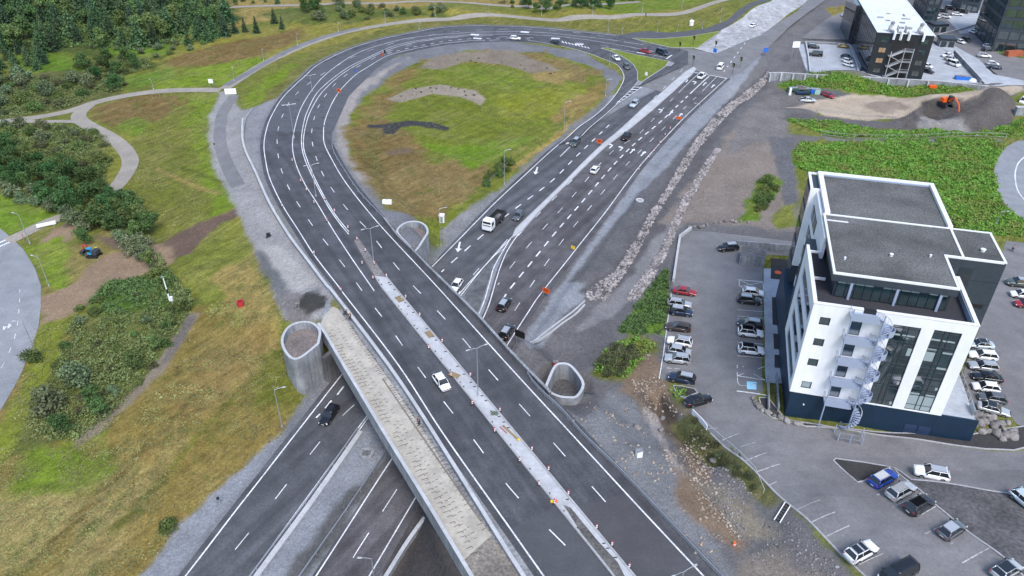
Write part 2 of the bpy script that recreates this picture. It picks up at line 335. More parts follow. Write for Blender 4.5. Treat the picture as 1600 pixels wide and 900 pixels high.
MOUNDS = [(1500,172,-6,11,5.0),(1551,170,-5,7.5,5.0),(1445,165,-7,8,3.0),(1520,190,-6,7,3.0),(1300,137,-7.5,8,2.0),(1335,137,-7.5,7,1.8),(1225,155,-7,6,2.0),(1250,178,-5.5,8,1.5),(1300,182,-5,9,1.6),(1380,190,-5,9,1.4),(1440,195,-5,9,1.6),(487,472,-1,5,1.0),(1372,168,-8,9,1.2),(240,395,-4,5,.8),(195,365,-4,4,.8),(310,372,-3,7,.5)]
def terrain(X, Y):
    h = HB(X, Y)
    d = sdf_box(POLY_LOT, X, Y, 3); h = np.where(d < 1.0, h+(-4-h)*(1-sstep(-.2, 1.0, d)), h)
    for px, py, z, r, hh in MOUNDS:
        c = at(px, py, z); q = ((X-c[0])**2+(Y-c[1])**2)/r**2; h = h+hh*np.exp(-q*1.6)*(q < 6)
    # the ramp sits on a bank
    d = np.minimum(sdf_box(POLY_RAMP, X, Y, 14), sdf_box(POLY_SLIP, X, Y, 14)); hr = HR(X, Y)
    k = 1-sstep(2.0, 11.0, d); h = h*(1-k)+hr*k
    # the highway lies in a cutting
    d = sdf_box(POLY_COR, X, Y, 30); hl = HL(X, Y); near = np.exp(-(((X-BRIDGE_C[0])**2+(Y-BRIDGE_C[1])**2)/38.0**2))
    ppr = sdf_box(POLY_RAMP, X, Y, 30); steep = .55+6*(1-sstep(1, 9, ppr))*(near > .05)
    up = hl+np.maximum(d, 0)*steep; dn = hl-np.maximum(d, 0)*steep
    h = np.where(d < 0, hl, np.clip(h, dn, up))
    # gully along the foot of the car park bank
    gl_ = [at(x, y, -3)[:2] for x, y in [(1032,612),(1046,640),(1066,668),(1092,700),(1115,728)]]; dg = np.full(X.shape, 1e3)
    for a, b in zip(gl_, gl_[1:]):
        e = b-a; t = np.clip(((X-a[0])*e[0]+(Y-a[1])*e[1])/(e@e), 0, 1); dg = np.minimum(dg, np.hypot(X-a[0]-e[0]*t, Y-a[1]-e[1]*t))
    h = h-2.2*np.exp(-(dg/1.7)**2)
    # hollow round the teardrop wing wall
    c = at(884, 600, -4); q = np.sqrt((X-c[0])**2+(Y-c[1])**2); h = np.minimum(h, -2.3+np.maximum(q-7.0, 0)*.45); h = np.where(q < 4.6, -6.3, h)
    return h
def axis(segs):
    out = [segs[0][0]]
    for a, b, s0, s1 in segs:
        x = a
        while x < b-1e-6:
            x = min(b, x+s0+(s1-s0)*(x-a)/(b-a)); out.append(x)
    return np.array(out)
xs = axis([(-3200, -420, 500, 60), (-420, -260, 30, 4), (-260, -120, 2, .9), (-120, 130, .62, .62), (130, 260, .9, 2), (260, 420, 4, 30), (420, 3200, 60, 500)])
ys = axis([(-400, 30, 80, 4), (30, 55, 2, .55), (55, 180, .52, .75), (180, 380, .75, 1.6), (380, 560, 2, 20), (560, 4200, 40, 600)])
GX, GY = np.meshgrid(xs, ys)
Z0 = terrain(GX, GY)                       # smooth height, before relief and before lowering under sheets
def bil(grid, x, y):
    x = np.asarray(x, float); y = np.asarray(y, float)
    i = np.clip(np.searchsorted(xs, x)-1, 0, len(xs)-2); j = np.clip(np.searchsorted(ys, y)-1, 0, len(ys)-2)
    fx = np.clip((x-xs[i])/(xs[i+1]-xs[i]), 0, 1); fy = np.clip((y-ys[j])/(ys[j+1]-ys[j]), 0, 1)
    return (grid[j, i]*(1-fx)+grid[j, i+1]*fx)*(1-fy)+(grid[j+1, i]*(1-fx)+grid[j+1, i+1]*fx)*fy
HT = lambda X, Y: bil(Z0, X, Y)
ZS = np.arange(16, -16, -.1)
def G(px, py, up=0.0):
    """pixel -> first hit with the ground raised by up"""
    d = ray(px, py); t = (ZS-CAM_H)/d[2]; X = d[0]*t; Y = d[1]*t; h = HT(X, Y)+up; b = np.nonzero(ZS <= h)[0]
    k = b[0] if len(b) else len(ZS)-1
    if k > 0:
        e0 = ZS[k-1]-h[k-1]; e1 = ZS[k]-h[k]; f = e0/(e0-e1) if e0 != e1 else 0; z = ZS[k-1]+(ZS[k]-ZS[k-1])*f
    else: z = ZS[0]
    return at(px, py, z)
def g(px, py, up=0.0):
    p = G(px, py, up); return np.array([p[0], p[1], p[2]-up])
def gp(pts): return [G(*p[:2]) for p in pts]

# ------------------------------------------------------------------ sheets (roads, lots) that rest on a height function
def resample(P, step):
    P = np.asarray(P, float)[:, :2]; out = []
    for a, b in zip(P, np.roll(P, -1, 0)):
        n = max(1, int(np.ceil(np.linalg.norm(b-a)/step)))
        for k in range(n): out.append(a+(b-a)*k/n)
    return np.array(out)
def sheet(name, poly, H, off, m, step=2.0, grid=3.0, kind='structure', skirt=0.0, parent=None):
    B = resample(poly, step); lo = B.min(0); hi = B.max(0)
    gx, gy = np.meshgrid(np.arange(lo[0]+.3, hi[0], grid), np.arange(lo[1]+.3, hi[1], grid)); gx = gx.ravel(); gy = gy.ravel()
    s = sdf(B, gx, gy); keep = s < -.5*min(grid, step); I = np.stack([gx[keep], gy[keep]], 1)
    allp = [Vector((float(a), float(b))) for a, b in np.vstack([B, I])]; n = len(B)
    vo, eo, fo, *_ = delaunay_2d_cdt(allp, [], [list(range(n))], 1, 1e-4)
    V = np.array([(v.x, v.y) for v in vo]); z = H(V[:, 0], V[:, 1])+off
    vs = [(a, b, c) for (a, b), c in zip(V, z)]; fs = [tuple(f) for f in fo]
    mb = MB(); mb.add(vs, fs)
    if skirt:
        zb = H(B[:, 0], B[:, 1])+off; k = len(B)
        mb.add([(*B[i], zb[i]) for i in range(k)]+[(*B[i], zb[i]-skirt) for i in range(k)], [(i, (i+1) % k, k+(i+1) % k, k+i) for i in range(k)])
    me = bpy.data.meshes.new(name); me.from_pydata(mb.v, [], mb.f); me.validate()
    bm = bmesh.new(); bm.from_mesh(me)
    for f in bm.faces:
        f.normal_update()
        if f.normal.z < -.01: f.normal_flip()
    bm.to_mesh(me); bm.free(); me.materials.append(m)
    o = bpy.data.objects.new(name, me); COL.objects.link(o)
    if kind: o['kind'] = kind
    if parent: o.parent = parent
    return o
class Marks:
    """painted lines gathered into one sheet a few mm above the road"""
    def __init__(s, H, off): s.H = H; s.off = off; s.V = []; s.F = []
    def strip(s, P, w):
        P = np.asarray(P, float)[:, :2]; seg = np.linalg.norm(np.diff(P, axis=0), axis=1); n = len(P)
        if seg.sum() < .05: return
        L = offset(P, w/2); R = offset(P, -w/2); b = len(s.V)
        for i in range(n): s.V += [tuple(L[i]), tuple(R[i])]
        for i in range(n-1): s.F.append((b+2*i, b+2*i+1, b+2*i+3, b+2*i+2))
    def line(s, pts, w=.15, dash=None, start=0.0, step=1.0, end=0.0):
        P = np.asarray([p[:2] for p in pts], float); cum = np.concatenate([[0], np.cumsum(np.linalg.norm(np.diff(P, axis=0), axis=1))])
        pos = lambda t: np.array([np.interp(t, cum, P[:, 0]), np.interp(t, cum, P[:, 1])])
        T = cum[-1]-end; rng = [(start, T)] if not dash else [(a, min(T, a+dash[0])) for a in np.arange(start, T, dash[0]+dash[1])]
        for a, b in rng:
            n = max(2, int((b-a)/step)+1); s.strip([pos(t) for t in np.linspace(a, b, n)], w)
    def poly(s, pts):
        b = len(s.V); s.V += [tuple(np.asarray(p)[:2]) for p in pts]; s.F.append(tuple(range(b, b+len(pts))))
    def build(s, name, m):
        V = np.array(s.V); z = s.H(V[:, 0], V[:, 1])+s.off
        mb = MB(); mb.v = [(a, b, c) for (a, b), c in zip(V, z)]; mb.f = s.F
        o = mb.build(name, m); o['kind'] = 'structure'
        me = o.data; bm = bmesh.new(); bm.from_mesh(me)
        for f in bm.faces:
            if f.normal.z < 0: f.normal_flip()
        bm.to_mesh(me); bm.free(); return o
# ------------------------------------------------------------------ ground: one sheet, zones by colour attribute
GRASS = 1; BARE = 0
OL = (.085,.098,.030); BRIGHT = (.090,.135,.018); LUSH = (.06,.12,.02); DULL = (.058,.075,.030); DRY = (.155,.115,.052); STRAW = (.165,.128,.068); BROWN = (.098,.068,.042)
SOIL = (.082,.060,.046); DIRT = (.150,.108,.072); GRAV = (.078,.076,.078); GRAVL = (.165,.162,.162); GRAVB = (.142,.150,.164); GRAVD = (.055,.055,.059); RUB = (.110,.095,.082); CLIFF = (.118,.086,.060); SAND = (.26,.215,.165); MOUND = (.062,.056,.053)
ZONES = [ (CORRIDOR_PX, GRAVB, .8, .5, 0),
  # polygon in photograph pixels, colour, edge softness (m), edge wander (m), grassy?
 ([(300,50),(480,18),(720,4),(1000,8),(1190,-8),(1210,-30),(200,-30)], STRAW, 4, 3, 1),
 ([(300,70),(480,28),(720,12),(1000,16),(1150,4),(1000,40),(700,30),(500,75),(400,110),(250,95)], (.125,.118,.04), 3, 3, 1),
 ([(250,100),(330,72),(480,42),(470,62),(400,92),(330,108)], BROWN, 3, 2, 1),
 ([(390,22),(560,8),(720,24),(600,30),(470,42)], DULL, 3, 4, 1),
 ([(238,142),(352,134),(425,95),(405,88),(330,102),(262,120)], BRIGHT, 2.5, 2, 1),
 ([(840,18),(1000,22),(1130,-6),(1000,-4)], (.08,.115,.02), 3, 2, 1),
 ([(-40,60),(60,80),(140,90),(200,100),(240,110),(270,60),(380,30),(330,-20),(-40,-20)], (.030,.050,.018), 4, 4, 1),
 ([(30,85),(80,75),(130,95),(130,118),(60,118),(20,105)], (.060,.110,.018), 3, 2, 1),
 ([(-40,110),(130,110),(200,150),(120,170),(0,185),(-40,180)], (.055,.065,.035), 3, 3, 1),
 ([(150,75),(260,66),(270,85),(180,92)], (.060,.110,.018), 3, 2, 1),
 ([(195,120),(265,105),(270,120),(200,143)], (.070,.115,.025), 2, 2, 1),
 ([(372,172),(392,135),(500,75),(620,40),(700,28),(850,28),(985,46),(985,58),(850,42),(725,38),(600,58),(500,97),(430,160),(405,195)], (.082,.085,.036), 1.5, 2, 1),
 ([(372,170),(392,135),(450,100),(470,98),(415,150),(400,170)], (.085,.125,.016), 2, 1.5, 1),
 ([(800,30),(985,46),(1090,40),(1180,-2),(1130,10),(1000,28)], (.088,.092,.036), 2, 2, 1),
 # left fields
 ([(-60,285),(100,332),(105,336),(15,368),(-60,355)], (.080,.130,.022), 1, 1, 1),
 ([(0,190),(60,192),(120,192),(170,215),(185,250),(160,290),(60,270),(0,230)], DULL, 2, 2, 1),
 ([(130,190),(145,168),(165,158),(250,142),(340,142),(330,180),(325,225),(340,275),(372,322),(260,365),(190,330),(182,295),(205,262),(206,240),(180,208)], (.086,.096,.028), 1, 1, 1),
 ([(145,170),(185,152),(250,148),(290,160),(240,190),(170,200)], BROWN, 3, 3, 1),
 ([(180,195),(230,182),(225,215),(195,212)], (.075,.115,.02), 3, 3, 1),
 ([(300,150),(340,146),(326,195),(325,230),(345,285),(372,322),(335,335),(310,270),(290,200)], (.090,.130,.020), 3, 3, 1),
 ([(160,225),(205,200),(207,245),(190,290),(165,290)], (.11,.115,.035), 1.5, 1, 1),
 ([(-40,640),(60,560),(120,505),(200,470),(300,440),(380,330),(400,365),(440,470),(445,560),(470,610),(440,690),(330,775),(200,915),(-60,915)], (.118,.092,.044), 3, 3, 1),
 ([(210,430),(300,400),(380,335),(395,370),(430,460),(440,500),(400,520),(330,500),(290,470)], (.100,.112,.034), 3, 4, 1),
 ([(330,440),(395,395),(440,490),(445,560),(420,560),(380,500)], STRAW, 2, 3, 1),
 ([(240,660),(330,560),(400,500),(430,540),(380,600),(300,690),(200,760)], (.130,.094,.055), 4, 4, 1),
 ([(0,700),(70,665),(150,690),(170,740),(80,800),(-10,830)], (.078,.112,.022), 4, 4, 1),
 ([(-20,790),(80,760),(130,790),(70,870),(-20,900)], (.165,.135,.088), 3, 4, 1),
 ([(70,915),(130,820),(250,700),(290,690),(200,800),(140,915)], (.15,.12,.075), 2, 3, 1),
 ([(150,915),(230,800),(320,730),(410,660),(440,690),(330,775),(210,915)], (.128,.098,.050), 3, 3, 1),
 ([(400,560),(450,545),(480,612),(440,650),(400,640)], (.075,.082,.022), 3, 3, 1),
 ([(108,505),(200,480),(300,455),(312,490),(250,570),(190,640),(120,692),(40,700),(-30,720),(30,660),(75,590),(100,540)], DULL, 2, 3, 1),
 ([(238,406),(262,374),(300,354),(345,337),(374,324),(376,331),(342,352),(320,372),(296,397),(262,408)], (.080,.055,.042), 1, 1.2, 0),
 ([(62,430),(100,400),(160,360),(215,370),(250,395),(225,420),(140,470),(95,505),(64,515)], (.120,.105,.055), 2, 2, 1),
 ([(64,470),(110,440),(180,395),(250,380),(285,410),(225,432),(150,470),(110,495),(66,512)], DIRT, 1.5, 2, 0),
 ([(62,375),(105,345),(130,350),(120,372),(70,385)], DIRT, 1.5, 1.5, 0),
 ([(150,370),(235,375),(245,392),(180,390)], SOIL, 1, 1.5, 0),
 ([(36,390),(95,372),(108,400),(100,450),(66,450),(58,420)], (.092,.135,.022), 1.5, 1.5, 1),
 ([(140,470),(175,438),(230,430),(268,450),(272,485),(200,492),(135,492)], (.040,.078,.020), 1.5, 2, 1),
 ([(62,505),(104,497),(102,530),(75,590),(30,680),(-20,760),(-20,690),(30,610),(52,560)], (.098,.122,.022), 1.5, 1, 1),
 ([(120,705),(112,690),(190,630),(240,572),(296,486),(312,490),(258,575),(192,640)], (.125,.105,.078), .8, 1, 0),
 ([(296,486),(312,490),(275,560),(235,585),(262,545)], (.085,.075,.068), .8, 1, 0),
 # gravel beside the bridge ramp and the long path
 ([(345,143),(327,180),(324,215),(334,262),(357,300),(380,345),(398,400),(420,435),(430,470),(445,500),(505,500),(525,460),(500,430),(440,345),(410,290),(398,240),(392,200),(405,185),(400,168),(378,172),(372,165),(365,143)], GRAVL, .8, .6, 0),
 ([(380,200),(392,170),(440,150),(450,170),(415,225),(420,280),(445,330),(530,455),(515,460),(405,285)], (.14,.142,.15), .6, .4, 0),
 ([(394,380),(420,400),(440,425),(460,470),(500,450),(505,470),(470,500),(445,495),(428,470),(412,440)], (.080,.082,.085), 1, 1.5, 0),
 ([(432,462),(470,455),(492,475),(480,502),(448,500)], (.105,.098,.098), 1, 1, 0),
 ([(462,478),(480,458),(508,462),(516,478),(480,492)], (.030,.030,.028), .7, .8, 0),
 ([(407,385),(440,385),(490,440),(470,455),(440,430)], (.21,.205,.195), 1, 1, 0),
 ([(205,915),(330,772),(440,680),(482,612),(520,575),(545,590),(402,757),(285,905)], GRAVB, .8, .8, 0),
 ([(440,680),(482,612),(600,480),(690,395),(700,430),(540,600),(470,690)], (.105,.108,.115), .8, .5, 0),
 # median between the carriageways and right bank at the bottom
 ([(555,675),(400,887),(340,970),(450,970),(620,715),(770,430),(798,372),(700,480)], GRAVB, .6, .5, 0),
 ([(640,660),(690,620),(660,700),(560,790),(480,900),(440,910),(520,790),(600,715)], (.062,.062,.062), 1.5, 2, 0),
 ([(560,970),(600,890),(640,800),(670,740),(860,560),(900,640),(1000,900),(900,990)], (.050,.047,.046), 1, 1, 0),
 ([(615,900),(665,815),(760,680),(840,560),(900,640),(800,900),(700,960),(580,960)], (.040,.036,.035), 1, 1, 0),
 # inside the loop
 ([(507,190),(528,146),(576,104),(680,70),(780,62),(912,81),(975,120),(945,165),(875,224),(690,415),(650,420),(560,330),(510,250)], (.098,.100,.108), 1, .5, 0),
 ([(525,165),(560,130),(600,110),(640,90),(620,100),(560,150),(545,190),(545,225),(575,270),(590,300),(560,280),(525,230)], (.175,.160,.150), 1.5, 1, 0),
 ([(540,205),(546,180),(566,155),(605,122),(650,98),(730,77),(850,82),(920,102),(950,128),(940,160),(880,200),(815,262),(780,295),(690,365),(672,402),(660,360),(640,335),(600,330),(580,280),(545,235)], (.080,.100,.020), 1.2, 1, 1),
 ([(545,205),(575,165),(620,120),(655,100),(640,128),(605,180),(640,215),(690,285),(695,335),(625,328),(560,262)], (.105,.076,.042), 4, 4, 1), ([(640,97),(740,78),(850,84),(935,112),(905,128),(820,108),(720,96)], (.115,.088,.058), 3, 4, 1), ([(880,150),(945,130),(935,165),(890,190)], (.118,.09,.045), 3, 3, 1),
 ([(540,200),(600,190),(640,215),(668,245),(700,300),(690,330),(640,335),(600,325),(560,260)], BROWN, 3, 3, 1),
 ([(590,285),(640,255),(700,250),(760,258),(755,285),(700,325),(640,330),(600,322)], (.115,.084,.056), 3, 3, 1),
 ([(570,210),(595,200),(600,300),(575,265)], (.075,.062,.032), 3, 3, 1),
 ([(660,225),(760,225),(830,215),(780,255),(740,262),(700,245)], (.070,.118,.016), 3, 3, 1),
 ([(680,105),(780,105),(860,125),(830,150),(760,135)], (.085,.115,.022), 3, 3, 1),
 ([(770,150),(900,130),(930,150),(850,190),(790,185)], (.110,.125,.022), 3, 3, 1),
 ([(650,108),(680,88),(730,80),(800,78),(880,110),(885,125),(845,118),(790,102),(730,95),(690,108)], (.125,.104,.082), 1, 1.5, 0),
 ([(820,115),(890,110),(880,135),(840,128)], (.16,.12,.07), 2, 2, 1),
 ([(865,170),(930,140),(940,155),(905,170),(870,190)], (.155,.112,.068), 2, 2, 1),
 ([(604,155),(640,139),(687,132),(742,142),(760,155),(750,165),(712,150),(675,147),(625,160)], (.165,.140,.112), .6, .6, 0),
 ([(575,195),(600,195),(637,189),(675,190),(704,200),(695,204),(650,196),(625,200),(615,210),(600,208),(597,200),(575,199)], (.028,.028,.030), .5, .4, 0),
 ([(668,402),(672,368),(700,350),(720,345),(770,300),(790,290),(690,385)], (.085,.100,.030), 1.5, 1.5, 1),
 ([(690,360),(770,305),(800,285),(700,390)], (.125,.125,.13), 1, 1, 0),
 ([(798,262),(845,228),(880,200),(898,168),(902,169),(886,204),(850,233),(803,266)], STRAW, .5, .4, 1), ([(812,268),(860,232),(895,203),(898,206),(864,237),(816,272)], STRAW, .5, .4, 1),
 ([(600,235),(640,228),(660,236),(640,242),(606,244)], (.085,.062,.04), 1.5, 2, 0), ([(245,262),(300,285),(345,300),(344,304),(298,290),(243,266)], STRAW, .5, .5, 1), ([(255,250),(310,268),(350,282),(349,286),(308,273),(253,254)], (.062,.08,.02), .5, .5, 1),
 ([(40,880),(160,760),(280,640),(350,560),(354,563),(285,646),(166,768),(48,886)], (.095,.075,.04), .6, .8, 1), ([(60,890),(180,770),(300,650),(303,653),(186,776),(66,896)], STRAW, .6, .8, 1), ([(180,820),(290,700),(380,600),(384,603),(296,706),(186,826)], (.085,.08,.03), .6, 1, 1),
 # right of the highway
 ([(1136,122),(1160,105),(1200,60),(1250,25),(1300,-10),(1700,-20),(1700,160),(1540,150),(1200,140),(1225,180),(1240,330),(1250,385),(1070,365),(1030,600),(1080,660),(1110,690),(1200,762),(1350,905),(1400,980),(1130,960),(850,650),(770,570),(740,520),(840,430),(1030,225)], GRAV, 1.5, 1, 0),
 ([(1190,122),(1225,136),(1262,150),(1345,140),(1345,170),(1262,184),(1226,184),(1230,212),(1292,214),(1246,226),(1240,262),(1246,335),(1185,335),(1170,220)], (.085,.080,.078), 1.5, 1.5, 0),
 ([(1030,228),(1136,124),(1190,70),(1215,72),(1160,130),(1100,200),(1050,250),(985,320),(930,385),(890,440),(925,452),(910,470),(870,500),(830,545),(800,550)], GRAVB, .7, .6, 0),
 ([(905,425),(985,330),(1050,252),(1140,160),(1185,130),(1140,190),(1055,270),(1000,350),(930,440)], (.070,.070,.073), 1, 1, 0),
 ([(1200,60),(1235,30),(1262,5),(1320,10),(1290,50),(1240,80),(1210,110),(1180,150),(1150,160)], (.088,.086,.088), 1, 1.5, 0),
 ([(1290,12),(1322,8),(1328,20),(1300,25)], (.13,.11,.05), 1, 1, 1),
 ([(905,455),(950,425),(1000,345),(1050,265),(1090,205),(1150,150),(1200,108),(1210,120),(1150,172),(1110,235),(1060,330),(1000,440),(960,478)], (.062,.060,.062), 1, 1, 0),
 ([(1120,238),(1145,225),(1065,350),(1000,455),(950,500),(900,520),(930,480),(975,440),(1040,350)], (.125,.122,.124), 1.2, 1, 0),
 ([(1030,350),(1100,255),(1160,188),(1210,185),(1240,240),(1245,330),(1240,365),(1110,348),(1066,352)], (.128,.108,.094), 2, 2, 0),
 ([(1160,180),(1205,140),(1230,175),(1235,215),(1180,225),(1130,245)], (.105,.098,.095), 2, 2, 0),
 ([(1200,215),(1240,215),(1245,330),(1225,345),(1215,270)], (.075,.075,.080), 1, 1, 0),
 ([(1158,345),(1172,300),(1200,272),(1222,285),(1190,330),(1180,345)], (.065,.110,.020), 1.5, 1.5, 1),
 ([(1208,345),(1222,318),(1240,320),(1242,352),(1215,358)], (.095,.11,.035), 1.5, 1.5, 1),
 ([(965,520),(1000,470),(1042,418),(1043,470),(1035,520),(1000,522)], LUSH, 1, 1.2, 1),
 ([(925,582),(945,545),(990,522),(1030,535),(1020,560),(980,592),(940,592)], (.075,.088,.030), 1.5, 1.5, 1),
 ([(985,590),(1015,545),(1035,590),(1050,628),(1085,665),(1110,700),(1112,760),(1080,745),(1045,690),(1000,640),(975,610)], CLIFF, 1.5, 1.5, 0),
 ([(1000,615),(1030,640),(1065,680),(1060,700),(1030,680)], (.07,.055,.042), 1.5, 1.5, 0),
 ([(905,660),(950,615),(985,625),(1030,680),(1080,760),(1130,870),(1150,905),(1100,860),(1000,760)], (.108,.110,.115), 1.5, 2, 0),
 ([(1030,612),(1042,622),(1066,655),(1092,688),(1118,722),(1108,736),(1080,712),(1052,676),(1036,648)], (.042,.033,.027), .8, .8, 0), ([(1006,640),(1020,650),(1050,700),(1072,735),(1110,800),(1098,806),(1060,750),(1030,700)], (.20,.18,.17), .8, 1.2, 0), ([(1055,640),(1082,660),(1112,694),(1150,735),(1190,770),(1180,776),(1130,738),(1095,704),(1068,668)], (.075,.074,.07), .6, .6, 0),  # first: dark brown gully soil, the gully's shade put into its colour
 ([(1040,720),(1085,745),(1130,800),(1180,850),(1160,880),(1110,830),(1070,790)], CLIFF, 1.5, 1.5, 0),
 ([(1095,760),(1130,755),(1180,800),(1200,840),(1160,835)], (.125,.110,.085), 2, 2, 0),
 ([(1150,870),(1210,850),(1290,900),(1330,960),(1150,960)], (.115,.10,.085), 2, 2, 0),
 ([(1044,665),(1085,645),(1115,680),(1200,765),(1215,780),(1195,785),(1140,740),(1090,715)], (.055,.060,.042), 1, 1.2, 1),
 ([(1052,602),(1072,606),(1075,622),(1054,624)], LUSH, .5, .3, 1),
 ([(1240,238),(1250,224),(1400,218),(1540,217),(1572,226),(1552,262),(1566,320),(1610,352),(1610,372),(1500,366),(1450,292),(1270,274),(1242,262)], (.052,.105,.013), .8, 1, 1),
 ([(1225,185),(1300,187),(1400,204),(1540,204),(1610,180),(1610,214),(1400,218),(1290,212)], (.062,.105,.022), 1, 1, 1),
 ([(1290,214),(1400,219),(1560,217),(1570,224),(1400,224),(1290,220)], (.105,.102,.10), .6, .4, 0),
 ([(1228,168),(1290,155),(1340,143),(1480,142),(1560,136),(1600,134),(1600,140),(1530,150),(1460,172),(1400,188),(1290,180)], SAND, 1.5, 1.5, 0),
 ([(1345,165),(1400,155),(1420,170),(1380,178)], (.16,.13,.105), 2, 2, 0),
 ([(1430,170),(1462,152),(1560,146),(1578,185),(1530,206),(1430,206),(1390,195)], MOUND, 1, 1.2, 0),
 ([(1425,196),(1450,186),(1500,192),(1520,205),(1440,208)], (.14,.132,.125), 1.5, 2, 0), ([(1540,150),(1566,148),(1580,188),(1560,195),(1550,175)], (.030,.028,.026), 1, 1.5, 0), ([(1440,160),(1470,152),(1476,172),(1450,185)], (.045,.040,.036), 1, 1.5, 0),  # pale rubble, dark cuts: lighting contrast of the mound put into colour
 ([(1220,185),(1240,175),(1300,184),(1400,190),(1430,205),(1300,195)], (.07,.066,.066), 1, 1, 0),
 ([(1262,145),(1345,132),(1350,142),(1300,152)], (.060,.060,.063), 1, .8, 0),
 ([(1212,134),(1245,122),(1350,122),(1450,128),(1545,136),(1500,145),(1300,140),(1230,142)], (.068,.105,.022), 1, 1, 1),
 ([(1545,146),(1610,138),(1610,150),(1560,160)], (.085,.105,.03), 1, 1, 1),
 ([(1560,165),(1610,150),(1610,185),(1570,190)], (.100,.105,.04), 1, 1, 1),
 ([(1545,74),(1600,70),(1600,92),(1560,86)], (.055,.075,.03), 1, 1, 1),
 ([(1530,150),(1572,142),(1588,172),(1584,196),(1545,204),(1525,180)], MOUND, 1, 1.2, 0),
 ([(1440,0),(1610,-10),(1610,20),(1500,12)], (.2,.19,.17), 1, 1, 0),
]
POLY_OLD = [(1085,76.5),(1127,47),(1160,28),(1205,2),(1215,-8),(1275,-8),(1262,2),(1232,22),(1190,55),(1120,83)]
POLY_TOP = [(985,51),(1050,51),(1100,45),(1137,31),(1195,-3),(1210,-3),(1155,28),(1127,47),(1072,57),(1025,60),(985,60),(960,56)]
POLY_WEST = [(1290,62),(1252,60),(1290,30),(1318,18),(1335,15),(1330,62)]
SHEETS = []   # polygons whose ground is lowered a little so the sheets lie clear of it
def px_poly(pts, up=0.0): return np.array([G(x, y)[:2] for x, y in pts])
PARK_PX = [(1064,371),(1082,361),(1110,362),(1245,378),(1244,400),(1190,398),(1192,420),(1192,612),(1178,622),(1186,640),(1206,655),(1240,662),(1259,668),(1333,675),(1400,684),(1550,705),(1584,706),(1640,698),(1640,960),(1420,960),(1352,900),(1287,837),(1200,757),(1150,710),(1110,676),(1084,652),(1062,630),(1092,617),(1085,605),(1030,591),(1037,548),(1052,440)]
EAST_PX = [(1500,600),(1512,560),(1530,515),(1560,430),(1566,395),(1572,376),(1640,384),(1640,660),(1600,668),(1588,662),(1570,640),(1530,640),(1515,625)]
RB_PX = [(1640,215),(1590,220),(1572,230),(1557,250),(1552,275),(1560,305),(1580,330),(1610,350),(1640,360)]
LEFTROAD_PX = [(-80,352),(0,357),(15,369),(37,390),(55,420),(64,447),(64,480),(60,510),(50,542),(30,590),(0,642),(-60,720),(-200,640),(-150,400)]
POLY_PARK = px_poly(PARK_PX); POLY_EAST = px_poly(EAST_PX); POLY_RB = px_poly(RB_PX); POLY_LEFT = px_poly(LEFTROAD_PX)
def band(pts, wid, n=5):
    P = smooth(gp(pts), n); return np.vstack([offset(P, wid/2), offset(P, -wid/2)[::-1]]), P
PATHS = [
 ('gravel_path', [(350,139),(395,110),(440,86),(500,62),(560,46),(640,33),(720,27),(800,25.5),(900,27),(960,26.5),(1030,23),(1085,15),(1140,-2)], 3.6, 'path'),
 ('gravel_path', [(352,134),(400,107),(445,82),(505,58),(560,44)], 2.6, 'asphalt_old'),
 ('gravel_path', [(-40,193),(0,190),(60,183),(110,173),(140,163),(165,156),(205,148),(250,142.5),(300,140.5),(345,141)], 3.6, 'path'),
 ('gravel_path', [(140,163),(125,176),(124,186),(140,197),(165,210),(188,226),(201,243),(203,258),(193,277),(180,293),(160,310)], 4.2, 'path'),
 ('gravel_path', [(108,334),(70,349),(35,366),(12,377)], 3.2, 'path'),
 ('gravel_path', [(366,149),(350,172),(344,195),(344,222),(354,256),(372,290)], 3.2, 'asphalt_old'),
 ('gravel_path', [(0,188),(60,190),(118,190),(126,190)], 2.2, 'path'),
 ('gravel_path', [(200,16),(270,19),(340,13),(400,9.5),(480,8),(560,5),(640,2.5),(700,3),(760,7),(820,10),(880,9),(1000,3)], 3.0, 'path'),
]
band_polys = [(n, *band(p, wd), m) for n, p, wd, m in PATHS]
for P in [POLY_RAMP, POLY_SLIP, POLY_SB, POLY_NB, POLY_X, POLY_PARK, POLY_EAST, POLY_RB, POLY_LEFT, POLY_LOT, px_poly(POLY_OLD), px_poly(POLY_TOP), px_poly(POLY_WEST), POLY_DECK]+[b[1] for b in band_polys]: SHEETS.append(P)
# --- relief and colour on the grid
warp = lambda s, a: (fbm(GX, GY, 6.0, s, 3)-.5)*2*a
rel = (fbm(GX, GY, 7.0, 3, 4)-.5)*1.1+(fbm(GX, GY, 1.8, 5, 3)-.5)*.45
DS = np.full(GX.shape, 1e3)
for P in SHEETS: DS = np.minimum(DS, sdf_box(P, GX, GY, 10))
inlow = sdf_box(POLY_COR, GX, GY, 30)
under = sdf_box(POLY_RAMP, GX, GY, 6)
DS2 = DS
C = np.ones(GX.shape+(3,))*np.array(OL)*np.array((1.42,1.40,.80)); GM = np.ones(GX.shape)
W1 = warp(21, 1.0); W2 = warp(33, 1.0)
for i, (pts, col, soft, wand, gr) in enumerate(ZONES):
    poly = px_poly(pts); d = sdf_box(poly, GX, GY, 12)
    d = d+(W1 if i % 2 else W2)*wand+(fbm(GX+i*7, GY, 2.2, 50+i, 2)-.5)*soft
    k = 1-sstep(-soft*.5, soft*.5, d)
    C = C*(1-k[..., None])+np.array(col)*np.array((1.42,1.40,.80) if gr else (1.5,1.5,1.5))*k[..., None]; GM = GM*(1-k)+gr*k
